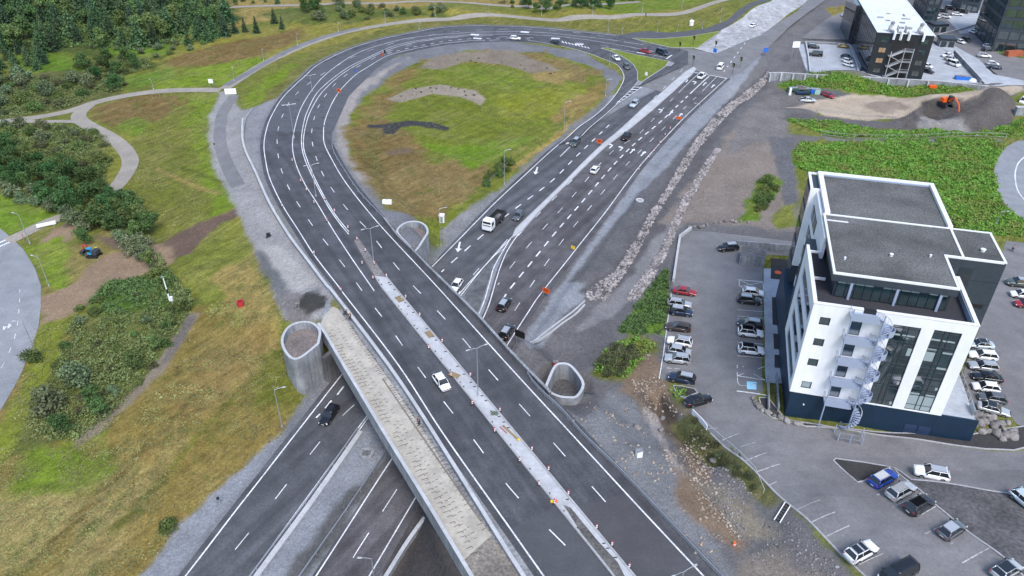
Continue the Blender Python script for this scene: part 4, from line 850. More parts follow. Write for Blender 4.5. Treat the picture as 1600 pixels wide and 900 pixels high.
for lab, q in (('outer low concrete kerb wall curving from the bridge parapet into the gravel', [(811,560),(830,540),(850,520),(872,503),(895,485),(914,467)]), ('inner low concrete kerb wall curving from the bridge parapet into the gravel', [(814,564),(834,543),(856,522),(876,506),(898,490),(914,473)])):
    pp = smooth([A(*p, -5.6) for p in q]); zz = [float(max(HT(p[0], p[1]), -6.4)) for p in pp]; zz = list(np.convolve(np.pad(zz, 6, 'edge'), np.ones(13)/13, 'valid'))
    cwall('kerb_wall', lab, 'kerb', [p[:2] for p in pp], .3, [z-.3 for z in zz], [z+.3 for z in zz], 'concrete_light', False)

# ------------------------------------------------------------------ medians and kerbed islands
med_l = [(586,432),(597.0,450),(621.1,480),(645.2,510),(673.3,545),(701.4,580),(733.5,620),(773.7,670),(817.8,725),(863.6,782),(906.2,835),(942.3,880),(973,920),(1002,960)]
med_r = [(604,434),(617.0,450),(641.9,480),(666.7,510),(695.8,545),(724.8,580),(757.9,620),(799.4,670),(845.0,725),(892.2,782),(936.2,835),(973.5,880),(1007,920),(1040,960)]
ml = smooth(on(med_l, HR, 0)); mr = smooth(on(med_r, HR, 0))
t = thing('median_strip', 'pale raised concrete median strip along the middle of the bridge', 'median', (*BRIDGE_C, 0))
top = np.vstack([[p[:2] for p in ml], [p[:2] for p in mr][::-1]])
o = sheet('median_slab', top, HR, .16, M['concrete_light'], 1.5, 2.5, None, .2); o.parent = t; o.matrix_parent_inverse = Matrix.Translation(-Vector((*BRIDGE_C, 0)))
for L_ in (ml, mr):
    Q = np.array([p[:2] for p in L_]); zq = HR(Q[:, 0], Q[:, 1]); MB().wall(Q, .28, zq-.05, zq+.26).build('kerb', M['kerb'], t, world=True)
st = MB()
for k in range(3, len(mr)-2, 1):
    p = np.array(mr[k][:2])*.88+np.array(ml[k][:2])*.12; q = np.array(mr[k][:2])*.72+np.array(ml[k][:2])*.28
    if RNG.random() < .4: st.wall([p, q], .08, .15, .3)
    if RNG.random() < .35:
        p = np.array(mr[k][:2])*.1+np.array(ml[k][:2])*.9; st.box((p[0], p[1], .25), (.25, .1, .2), RNG.random()*3)
o = st.build('starter_bar', M['steel_dark'], t, world=True); o['kind'] = 'stuff'
o = sheet('brick_surface', np.array([p[:2] for p in on([(553,376),(560,372),(580,400),(604,434),(586,432),(574,414)], HR, 0)]), HR, .05, mat('rough_median', (.17,.16,.155), .95, noise=.4, scale=3), 1, 2, None); o.parent = t; o.matrix_parent_inverse = Matrix.Translation(-Vector((*BRIDGE_C, 0)))
o = sheet('soil_strip', np.array([p[:2] for p in on([(880,790),(892,795),(930,842),(965,880),(975,900),(1010,945),(990,945),(950,893),(915,845)], HR, 0)]), HR, .20, mat('dark_rubble', (.10,.095,.09), .95, noise=.4, scale=3, bump=.4), 1, 2, None); o.parent = t; o.matrix_parent_inverse = Matrix.Translation(-Vector((*BRIDGE_C, 0)))
def island(name, label, px, H, z0, m, hgt=.13, kerb=True, kw=.25):
    W = on(px, H, z0); P2 = np.array([p[:2] for p in W]); c = P2.mean(0); t = thing(name, label, 'traffic island', (c[0], c[1], z0))
    o = sheet('surface', P2, H, hgt, m, 1.2, 2.0, None, .15); o.parent = t; o.matrix_parent_inverse = Matrix.Translation(-Vector((c[0], c[1], z0)))
    if kerb:
        Q = resample(P2, 2.0); zq = H(Q[:, 0], Q[:, 1]); MB().wall(Q, kw, zq-.05, zq+hgt+.04, True).build('kerb', M['kerb'], t, world=True)
    return t
def grass_mat(n, c):
    return mat(n, c, .95, noise=.3, scale=1.5, scale2=.2, bump=.4)
M['lawn'] = grass_mat('bright_lawn', (.125,.165,.012))
island('grass_island', 'bright green triangular grass island between the slip road and the junction', [(939,76),(948,75),(985,84),(1025,92),(1045,96),(1040,104),(1002,129),(996,126),(996,112),(990,102),(982,95),(967,86),(952,79.5)], HR, -3, M['lawn'])
island('grass_island', 'bright green grass wedge between the ramp and the road running off to the top right', [(987,60),(1025,61),(1075,57.5),(1127,49),(1090,75),(1050,75),(1015,67)], HR, -3, M['lawn'])
island('paved_island', 'grey paved tip of the triangular grass island above the white hatching', [(1000,132),(1004,128),(997,127),(991,134)], HR, -3, M['concrete'])
island('paved_island', 'small paved corner of the grass island by the stop line of the ramp', [(1045,96),(1053,99),(1048,103),(1041,103)], HR, -3, M['concrete'], .15)
mt = [(1084,105),(1088,108),(1080,118),(1020,172),(947,229),(900,274),(870,303),(840,334),(815,362),(800,372),(806,358),(866,300),(942,225),(1010,165),(1072,112)]
island('median_strip', 'long narrow pale median between the two directions of the highway', mt, HL, -5, M['concrete_light'], .15)
M['planting'] = M['soilbed']
def lot_island(label, px, m='soilbed', up=0):
    W = np.array([G(*p)[:2] for p in px]); c = W.mean(0); zc = float(HT(*c)); t = thing('kerbed_island', label, 'kerbed island', (c[0], c[1], zc))
    o = sheet('surface', W, HT, .09, M[m], 1.0, 2.0, None, .12); o.parent = t; o.matrix_parent_inverse = Matrix.Translation(-Vector((c[0], c[1], zc)))
    Q = resample(W, 1.5); zq = HT(Q[:, 0], Q[:, 1]); MB().wall(Q, .22, zq-.05, zq+.14, True).build('kerb', M['kerb'], t, world=True); return t
lot_island('dark soil triangle with a pale kerb beside the blue parked car', [(1302,720),(1306,717),(1350,723),(1391,730),(1372,740),(1350,752),(1340,754),(1335,750)])
M['rubble_bed'] = mat('gravel_bed', (.085,.083,.085), .95, noise=.4, scale=2.2, scale2=.25, stain=.25, bump=.5)
lot_island('kerbed bed of dark gravel along the front row of parked cars at the lower right', [(1396,731),(1408,738),(1424,750),(1500,759),(1585,772),(1592,780),(1680,800),(1720,980),(1640,945),(1575,877),(1460,788),(1404,741)], 'rubble_bed' if 'rubble_bed' in M else 'soilbed')
lot_island('dark soil strip with a pale kerb in front of the white office building', [(1186,622),(1200,622),(1226,655),(1300,668),(1505,682),(1590,668),(1620,664),(1640,690),(1584,704),(1540,702),(1400,683),(1333,673.5),(1259,666.5),(1238,660),(1206,653),(1190,640)])
lot_island('small grass corner with a pale kerb next to the black parked saloon', [(1052,603),(1066,604),(1085,608),(1090,614),(1070,622),(1058,618)], 'soilbed')

# ------------------------------------------------------------------ white office building (local axes: x along the front, y away from the camera)
M['navy_panel'] = mat('navy_panel', (.022,.04,.085), .35, noise=.1)
YAW = math.radians(-14.07); BO = at(1224, 648, -1)
def bw(x, y):   # local -> world
    return np.array([BO[0]+x*math.cos(YAW)-y*math.sin(YAW), BO[1]+x*math.sin(YAW)+y*math.cos(YAW)])
T = thing('office_building', 'white five storey office building with a navy base, gravel roofs and dark penthouse', 'building', BO, YAW)
z = lambda v: v+1.0     # heights are given on the bridge datum; the building's own ground is at -1
ZT = 20.5
def part(name, m, mb, parent=T, **k): return mb.build(name, M[m], parent, **k)
part('base', 'navy', MB().bx(.25, 21.2, .12, 37, -2.5, z(3.9)))
# front wing: left wall, front wall with openings
th = .45
FWIN = [(1.34, 2.79, 16.98, 18.36), (1.34, 2.79, 13.18, 14.54), (1.34, 2.79, 9.39, 10.76), (1.34, 2.79, 4.97, 6.33)]
DOORS = [(5.5, 7.05, 16.0, 18.4), (5.5, 7.05, 12.1, 14.5), (5.5, 7.05, 8.15, 10.55), (5.5, 7.05, 4.2, 6.6)]
STRIPS = [(11.05, 14.70, 4.1, 18.85), (16.35, 19.93, 4.1, 18.9)]
def holed(x0, x1, z0, z1, holes, y0, y1):
    """wall panel with rectangular openings, cut into boxes that butt"""
    mb = MB(); X = sorted({x0, x1, *[h[0] for h in holes], *[h[1] for h in holes]})
    for a, b in zip(X, X[1:]):
        cut = sorted([(h[2], h[3]) for h in holes if h[0] <= a+1e-6 and h[1] >= b-1e-6]); zz = z0
        for c, d in cut:
            if c > zz: mb.bx(a, b, y0, y1, z(zz), z(c))
            zz = d
        if zz < z1: mb.bx(a, b, y0, y1, z(zz), z(z1))
    return mb
part('front_wall', 'white', holed(0, 21.6, 3.9, ZT, FWIN+DOORS+STRIPS, 0, th))
part('front_core', 'cladding', MB().bx(.5, 21.1, .75, 21.5, z(3.9), z(19.2)))
RW = [(y0, y1, zz, zz+2.3) for zz in (16.05, 12.1, 8.2, 4.3) for (y0, y1) in ((1.5, 14.2),)]
def holed_y(y0, y1, z0, z1, holes, x0, x1):
    mb = MB(); Y = sorted({y0, y1, *[h[0] for h in holes], *[h[1] for h in holes]})
    for a, b in zip(Y, Y[1:]):
        cut = sorted([(h[2], h[3]) for h in holes if h[0] <= a+1e-6 and h[1] >= b-1e-6]); zz = z0
        for c, d in cut:
            if c > zz: mb.bx(x0, x1, a, b, z(zz), z(c))
            zz = d
        if zz < z1: mb.bx(x0, x1, a, b, z(zz), z(z1))
    return mb
part('left_wall', 'white', holed_y(th, 17.0, 3.6, ZT, RW, 0, th))
part('right_wall', 'white', MB().bx(21.15, 21.6, th, 12.8, z(3.9), z(ZT)))
# parapet copings and terrace
part('coping', 'frame_white', MB().bx(-.06, 6.7, -.06, .5, z(ZT), z(ZT)+.1)); part('coping', 'frame_white', MB().bx(8.4, 21.66, -.06, .5, z(ZT), z(ZT)+.1))
part('coping', 'frame_white', MB().bx(-.06, .5, .5, 15.2, z(ZT), z(ZT)+.1)); part('coping', 'frame_white', MB().bx(21.1, 21.66, .5, 12.8, z(ZT), z(ZT)+.1))
part('parapet_lining', 'blue_steel', MB().bx(.5, 21.1, .45, .62, z(19.4), z(20.4))); part('parapet_lining', 'blue_steel', MB().bx(20.95, 21.15, .62, 12.8, z(19.4), z(20.4)))
part('terrace', 'terrace', MB().bx(.45, 21.15, .45, 17, z(19.2), z(19.35)))
part('coping', 'frame_white', MB().bx(.0, 2.35, 15.0, 15.35, z(20.2), z(20.5))); part('beam', 'frame_white', MB().bx(.5, 2.35, 8.2, 8.45, z(19.5), z(19.9)))
for hgt in (19.65, 19.95, 20.25):
    part('terrace_rail', 'steel', MB().bx(.7, 20.9, .72, .77, z(hgt), z(hgt)+.05))
# gate in the parapet at the stair head
part('terrace_gate', 'black', MB().bx(6.72, 8.38, -.05, .35, z(19.4), z(20.6)))
# front windows with frames and panes
for i, (x0, x1, a, b) in enumerate(FWIN):
    fr = MB()
    for q in ((x0, x1, b-.1, b), (x0, x1, a, a+.1), (x0, x0+.1, a+.1, b-.1), (x1-.1, x1, a+.1, b-.1)): fr.bx(q[0], q[1], .1, .22, z(q[2]), z(q[3]))
    f = part('window', 'frame', fr); part('pane', 'glass_pale' if i == 3 else 'glass', MB().bx(x0+.08, x1-.08, .2, .25, z(a+.08), z(b-.08)), f)
for (x0, x1, a, b) in DOORS:
    f = part('door', 'frame', MB().bx(x0, x1, .12, .2, z(a), z(b))); part('pane', 'glass', MB().bx(x0+.12, x1-.12, .07, .13, z(a+.15), z(b-.12)), f)
for si, (x0, x1, a, b) in enumerate(STRIPS):
    fl = [4.1, 8.0, 11.95, 15.9, 18.88]; xm = (x0+x1)/2
    for k in range(4):
        za, zb = fl[k], fl[k+1]; fr = MB()
        for q in ((x0, x1, za, za+.08), (x0, x1, zb-.08, zb), (x0, x0+.08, za+.08, zb-.08), (x1-.08, x1, za+.08, zb-.08)): fr.bx(q[0], q[1], .12, .26, z(q[2]), z(q[3]))
        for xx in (xm-.38, xm+.30): fr.bx(xx, xx+.08, .13, .25, z(za+.08), z(zb-.08))
        fr.bx(x0+.08, x1-.08, .14, .24, z(za+.95), z(za+1.03)); fr.bx(x0+.08, x1-.08, .14, .24, z(zb-.62), z(zb-.55))
        f = part('window', 'frame', fr)
        part('spandrel', 'navy', MB().bx(x0+.04, x1-.04, .24, .29, z(za+.05), z(za+.95)) if k else MB().bx(x0+.04, x1-.04, .26, .31, z(za+.05), z(za+.12)), f)
        part('pane', 'glass', MB().bx(x0+.04, x1-.04, .21, .23, z(za+.06), z(zb-.06)), f)
        bl = []
        if (si, k) == (1, 0): bl = [(x0+.1, xm-.42, za+.1, zb-1.2), (xm+.42, x1-.1, za+.1, zb-1.2), (x0+.1, xm-.42, zb-1.0, zb-.7), (xm+.42, x1-.1, zb-1.0, zb-.7), (xm-.3, xm+.28, za+.1, zb-1.2)]
        elif (si, k) == (1, 2): bl = [(x0+.1, x0+1.3, zb-2.6, zb-1.0), (x1-1.4, x1-.1, zb-.95, zb-.6), (x0+.1, x0+1.3, zb-.7, zb-.4), (x1-1.4, x1-.1, za+.2, za+.5)]
        elif (si, k) == (0, 2): bl = [(x1-.7, x1-.15, zb-2.2, zb-.9)]
        else: bl = [(x0+.1, xm-.5, za+1.08, za+1.35), (xm-.2, x1-.4, za+1.08, za+1.32)] if k == 3 else [(x1-.5, x1-.15, za+.3, za+.8)]
        for q in bl: part('pale_reflection', 'glass_pale', MB().bx(q[0], q[1], .17, .20, z(q[2]), z(q[3])), f)  # pale patches stand for reflections painted onto the panes
# left window bands
for (y0, y1, a, b) in RW:
    n = 6; s = (y1-y0)/n
    for k in range(n):
        f = part('window', 'frame', MB().bx(.18, .24, y0+k*s, y0+(k+1)*s, z(a), z(b))); part('pane', 'glass', MB().bx(.12, .18, y0+k*s+.07, y0+(k+1)*s-.07, z(a+.08), z(b-.08)), f)
# penthouse, back block, wing, left slab
ZP = 23.5
part('penthouse_wall', 'cladding', MB().bx(2.3, 19.0, 3.95, 22.1, z(22.25), z(ZP)))
part('penthouse_core', 'frame', MB().bx(3.0, 18.4, 4.5, 21, z(19.35), z(22.3)))
for k in range(12):
    x0 = 3.3+k*1.23; f = part('penthouse_window', 'frame', MB().bx(x0, x0+1.2, 4.4, 4.49, z(19.45), z(22.2))); part('pane', 'glass', MB().bx(x0+.06, x0+1.14, 4.34, 4.4, z(19.55), z(21.8)), f)
    if k not in (4, 9): part('head_reflection', 'glass_pale', MB().bx(x0+.05, x0+1.15, 4.33, 4.4, z(21.82), z(22.15)), f)  # pale strip: painted reflection across the pane head
for xx in (5.0, 11.2, 16.9): part('column', 'blue_steel', MB().bx(xx, xx+.35, 4.0, 4.3, z(19.35), z(22.25)))
part('penthouse_roof', 'roofgravel', MB().bx(2.6, 18.7, 4.25, 22.0, z(ZP), z(ZP)+.06)); 
for q in ((2.25, 2.6, 3.9, 22.1), (18.7, 19.05, 3.9, 13.1), (2.6, 18.7, 3.9, 4.25), (2.25, 27.3, 22.1, 22.45)): part('roof_edge', 'frame_white', MB().bx(q[0], q[1], q[2], q[3], z(ZP)-.12, z(ZP)+.16))
part('wing_wall_cladding', 'cladding', MB().bx(18.9, 27.2, 13.1, 22.6, -2, z(ZP)))
part('wing_roof', 'roofgravel', MB().bx(21.55, 26.9, 13.4, 22.1, z(ZP), z(ZP)+.07)); part('wing_roof', 'roofgravel', MB().bx(18.7, 21.2, 13.4, 22.1, z(ZP), z(ZP)+.065))
for q in ((21.2, 21.55, 13.4, 22.1), (26.9, 27.25, 13.1, 22.45), (18.7, 26.9, 13.05, 13.4)): part('roof_edge', 'frame_white', MB().bx(q[0], q[1], q[2], q[3], z(ZP)-.12, z(ZP)+.17))
f = part('wing_window', 'frame', MB().bx(21.4, 23.2, 13.02, 13.1, z(14), z(22))); part('pane', 'mirror', MB().bx(21.6, 23.0, 12.97, 13.02, z(14.2), z(20.9)), f)
part('wing_vent', 'black', MB().bx(24.2, 26.4, 12.98, 13.1, z(15.4), z(16.0))); part('wing_vent', 'black', MB().bx(24.4, 26.6, 12.98, 13.1, z(7), z(7.5)))
for zz in (4, 8, 12, 16, 20): part('cladding_joint', 'frame', MB().bx(21.62, 27.22, 13.07, 13.1, z(zz), z(zz)+.08))
part('back_block', 'cladding', MB().bx(2.5, 21.5, 22.1, 38.2, -2, z(ZP)-.2)); part('side_block', 'white', MB().bx(2.0, 2.5, 15.0, 31.5, z(4), z(ZP)-.4)); part('mid_block', 'cladding', MB().bx(2.5, 21.1, 17, 22.1, -2, z(21.9)))
part('back_roof', 'roofgravel', MB().bx(3.3, 21.0, 22.45, 37.7, z(ZP)-.2, z(ZP)-.05))
for q in ((2.5, 3.3, 22.45, 38.3), (21.0, 21.7, 22.45, 38.3), (3.3, 21.0, 37.7, 38.3)): part('roof_edge', 'frame_white', MB().bx(q[0], q[1], q[2], q[3], z(ZP)-.2, z(ZP)+.45))
part('roof_inner_edge', 'blue_steel', MB().bx(3.3, 21.0, 37.45, 37.7, z(ZP)-.1, z(ZP)+.2)); 
part('left_slab', 'white', MB().bx(.9, 2.5, 31.3, 31.9, z(8.0), z(ZP))); part('left_slab_side', 'cladding', MB().bx(1.1, 2.5, 31.9, 38.0, z(3), z(ZP)-.3))
for q in ((.9, 1.35, 31.9, 38.3), (1.35, 2.5, 37.9, 38.3)): part('roof_edge', 'frame_white', MB().bx(q[0], q[1], q[2], q[3], z(ZP)-.15, z(ZP)+.1))
for k in range(5):
    for j in range(6):
        zz = 4.5+k*3.7; f = part('window', 'frame', MB().bx(1.0, 1.1, 31.95+j, 32.9+j, z(zz), z(zz+3.2))); part('pane', 'glass', MB().bx(.95, 1.0, 32.0+j, 32.85+j, z(zz+.1), z(zz+3.0)), f)
for k in range(4):
    for j in range(3):
        zz = 6.5+k*4; f = part('window', 'frame', MB().bx(1.93, 2.0, 24.2+j*2.3, 26.2+j*2.3, z(zz), z(zz+2.4))); part('pane', 'glass', MB().bx(1.88, 1.93, 24.3+j*2.3, 26.1+j*2.3, z(zz+.1), z(zz+2.3)), f)
for px, py, r in ((4.2, 8.2, .14), (11, 11, .22), (16.6, 12.2, .14), (24.6, 16.0, .3)): part('roof_vent', 'frame_white', MB().lathe([(r, 0), (r, .35), (r*1.3, .38), (r*1.3, .48), (.05, .55)], 10, (px, py, z(ZP))))
part('roof_pipe', 'frame_white', MB().bx(2.7, 5.9, 20.1, 20.3, z(ZP)+.02, z(ZP)+.2))
part('base_panel', 'navy_panel', MB().bx(17.4, 19.1, .07, .12, .6, 2.2)); part('base_panel', 'navy_panel', MB().bx(19.3, 21.0, .07, .12, .6, 2.2))
part('wall_lamp', 'frame_white', MB().bx(2.4, 2.6, -.02, .12, 2.6, 2.8))
# terrace and ramp walls by the base
part('base_terrace', 'pave', MB().bx(21.2, 26.4, .4, 20, .3, z(3.85))); part('base_terrace_wall', 'navy', MB().bx(21.2, 26.8, .1, .4, -2, z(3.9)))
part('gate_panel', 'steel', MB().bx(26.1, 26.2, 1.2, 3.4, z(3.9), z(5.1))); 
for k in range(9): part('terrace_post', 'steel', MB().bx(26.3, 26.36, .6+k*1.9, .66+k*1.9, z(3.85), z(4.9)))
part('terrace_handrail', 'steel', MB().bx(26.3, 26.36, .6, 16, z(4.9), z(4.96)))
# spiral escape stair
S = thing('escape_stair', 'blue grey steel spiral escape stair with landings climbing the front of the white building', 'staircase', BO, YAW)
cx, cy = 9.3, -1.45
levels = [4.1, 8.05, 12.0, 15.95, 20.0]
part('mast', 'blue_steel', MB().tube([(cx, cy, 0), (cx, cy, z(21))], .11, 8), S)
part('corner_post', 'blue_steel', MB().tube([(5.0, -1.9, -.4), (5.0, -1.9, z(21.6))], .10, 8), S)
for i, zl in enumerate(levels):
    x0 = 4.9; part('landing', 'blue_steel', MB().bx(x0, cx-.6, -1.95, -.03, z(zl)-.22, z(zl)), S)
    part('landing_face', 'blue_steel', MB().bx(x0, cx-.8, -2.0, -1.95, z(zl)-.25, z(zl)+1.0), S)
    rl = MB()
    for k in range(4): rl.bx(x0, x0+.05, -1.95+k*.6, -1.9+k*.6, z(zl), z(zl)+1.05)
    rl.bx(x0, x0+.05, -1.95, -.05, z(zl)+1.0, z(zl)+1.05); part('landing_rail', 'steel', rl, S)
    if i == 0: zb0 = 0.0
    zb_ = (z(levels[i-1]) if i else -.2); zt_ = z(zl); n = 20; a0 = math.radians(180 if i else 250); sweep = -math.radians(400 if i else 330)
    stp = MB(); rail = []; bal = MB()
    for k in range(n):
        a = math.radians(165)-sweep*0+math.radians(-390)*(1-k/n); zz = zb_+(zt_-zb_)*(k+1)/n; b = a-math.radians(21)
        pts = [(cx+.1*math.cos(a), cy+.1*math.sin(a)), (cx+1.25*math.cos(b), cy+1.25*math.sin(b)), (cx+1.25*math.cos(a), cy+1.25*math.sin(a))]
        stp.prism(pts, zz-.1, zz); rail.append((cx+1.25*math.cos(a), cy+1.25*math.sin(a), zz+1.0)); k % 2 or bal.bx(rail[-1][0]-.015, rail[-1][0]+.015, rail[-1][1]-.015, rail[-1][1]+.015, zz-.1, zz+1.0)
    if i:
        zm = zb_+(zt_-zb_)*.52; n_ = 9; arc = [(cx+1.75*math.cos(math.radians(-62+k*17)), cy+1.15*math.sin(math.radians(-62+k*17))) for k in range(n_)]
        part('half_landing', 'blue_steel', MB().prism([(cx, cy)]+arc, zm-.12, zm), S); part('half_landing_rail', 'blue_steel', MB().wall(arc, .05, zm, zm+.95), S)
    part('tread', 'blue_steel', stp, S)['kind'] = 'stuff'; part('handrail', 'steel', MB().tube(rail, .045, 6), S); part('baluster', 'blue_steel', bal, S)['kind'] = 'stuff'
cg = MB()
for (x, y) in [(7.6,-4.4),(9.3,-4.5),(11.0,-4.4),(11.2,-2.6),(7.3,-2.6)]: cg.bx(x-.06, x+.06, y-.06, y+.06, -.8, 2.2)
part('cage_post', 'blue_steel', cg, S); cr = MB()
for zz in (.3, 1.2, 2.15): 
    cr.bx(7.6, 11.0, -4.46, -4.42, zz, zz+.07); cr.wall([(7.6,-4.45),(7.3,-2.6)], .05, zz, zz+.07); cr.wall([(11.0,-4.45),(11.2,-2.6)], .05, zz, zz+.07)
for k in range(16): cr.bx(7.65+k*.21, 7.68+k*.21, -4.46, -4.43, -.5, 2.1)
part('cage_rail', 'steel', cr, S)

# ------------------------------------------------------------------ car park ramp walls beside the building
def pxwall(name, label, cat, px, hgt, th=.35, m='concrete', up=0, base=-.4, cop=False):
    pp = [g(*p, up) for p in px]; zz = [float(HT(p[0], p[1])) for p in pp]; c = np.mean(np.array(pp), 0); t = thing(name, label, cat, (c[0], c[1], float(np.mean(zz))))
    hs = hgt if hasattr(hgt, '__len__') else [hgt]*len(pp)
    MB().wall([p[:2] for p in pp], th, [v+base for v in zz], [v+h_ for v, h_ in zip(zz, hs)]).build('wall', M[m], t, world=True)
    if cop: MB().wall([p[:2] for p in pp], th+.06, [v+h_ for v, h_ in zip(zz, hs)], [v+h_+.06 for v, h_ in zip(zz, hs)]).build('coping', M['concrete_light'], t, world=True)
    return t
pxwall('ramp_wall', 'concrete retaining wall of the garage ramp behind the black car, rising towards the building', 'retaining wall', [(1151,379),(1180,388),(1215,395),(1246,400)], [.5, 1.6, 2.2, 2.6], .4, up=0)
tw = thing('garage_ramp_block', 'flat topped concrete block at the mouth of the garage ramp', 'concrete block', g(1172, 410)); p0 = [g(*p) for p in [(1154,413),(1193,417),(1196,404),(1157,399)]]
MB().prism([tuple(p[:2]) for p in p0], -6, -1.9).build('wall', M['concrete'], tw, world=True); MB().prism([tuple(p[:2]) for p in p0], -1.9, -1.85).build('top', M['concrete_dark'], tw, world=True)
kw = thing('paved_walk', 'pale paved walk along the foot of the white building with dark planting beds', 'pavement', g(1210, 500)); 
def fsheet(name, px, off, m, par):
    W = np.array([G(*p)[:2] for p in px]); o = sheet(name, W, HT, off, M[m], 1.0, 2.0, None, .1); o.parent = par; o.matrix_parent_inverse = Matrix.Translation(-Vector(par.location)); return o
fsheet('paving', [(1193,420),(1206,420),(1206,412),(1250,418),(1250,640),(1225,600),(1197,598)], .10, 'pave', kw)
fsheet('bed', [(1205,404),(1250,408),(1250,440),(1204,436)], .13, 'soilbed', kw); fsheet('bed', [(1206,465),(1240,465),(1240,512),(1207,508)], .13, 'soilbed', kw); fsheet('bed', [(1208,522),(1235,524),(1235,548),(1209,546)], .13, 'soilbed', kw); fsheet('bed', [(1210,555),(1235,557),(1235,577),(1210,575)], .13, 'soilbed', kw)
t = thing('manhole_cover', 'orange painted oval cover on the dark bed beside the white building', 'cover', g(1215.5, 426.5)); MB().lathe([(.7, .0), (.7, .16), (.6, .18)], 12).build('disc', M['orange'], t)
for i, (px, lab) in enumerate([([(1199,596),(1200,645)], 'left low concrete wall of the narrow stairwell at the front left corner of the white building'), ([(1212,590),(1215,644)], 'right low concrete wall of the narrow stairwell at the front left corner of the white building')]): pxwall('stairwell_wall', lab, 'wall', px, 1.2, .25, 'concrete')
# ------------------------------------------------------------------ cars: one prototype per body style, copied with its parts
def loft(mb, secs, cap=True):
    n = len(secs[0]); vs = [p for s in secs for p in s]; fs = []
    for i in range(len(secs)-1):
        for k in range(n): fs.append((i*n+k, i*n+(k+1) % n, (i+1)*n+(k+1) % n, (i+1)*n+k))
    if cap: fs.append(tuple(range(n))); fs.append(tuple((len(secs)-1)*n+k for k in range(n-1, -1, -1)))
    return mb.add(vs, fs)
STY = dict(  # L, W, H, belt, hood, cowl x, roof front x, roof rear x, glass end x, boot height   (x from the middle, front positive)
 sedan=dict(L=4.7, W=1.82, H=1.45, belt=.93, hood=.80, cowl=.95, rf=.25, rr=-1.05, ge=-1.75, boot=.95),
 hatch=dict(L=4.2, W=1.78, H=1.50, belt=.95, hood=.86, cowl=1.0, rf=.35, rr=-1.45, ge=-1.95, boot=.98),
 suv=dict(L=4.6, W=1.88, H=1.70, belt=1.08, hood=1.0, cowl=.95, rf=.35, rr=-1.75, ge=-2.15, boot=1.1),
 estate=dict(L=4.75, W=1.84, H=1.50, belt=.95, hood=.84, cowl=.95, rf=.25, rr=-1.8, ge=-2.2, boot=.98),
 van=dict(L=5.1, W=1.98, H=2.0, belt=1.15, hood=1.05, cowl=1.65, rf=1.0, rr=-2.35, ge=-2.5, boot=1.15),
 pickup=dict(L=5.3, W=1.9, H=1.78, belt=1.1, hood=1.05, cowl=1.15, rf=.55, rr=-.75, ge=-1.0, boot=1.1))
PROTO = {}
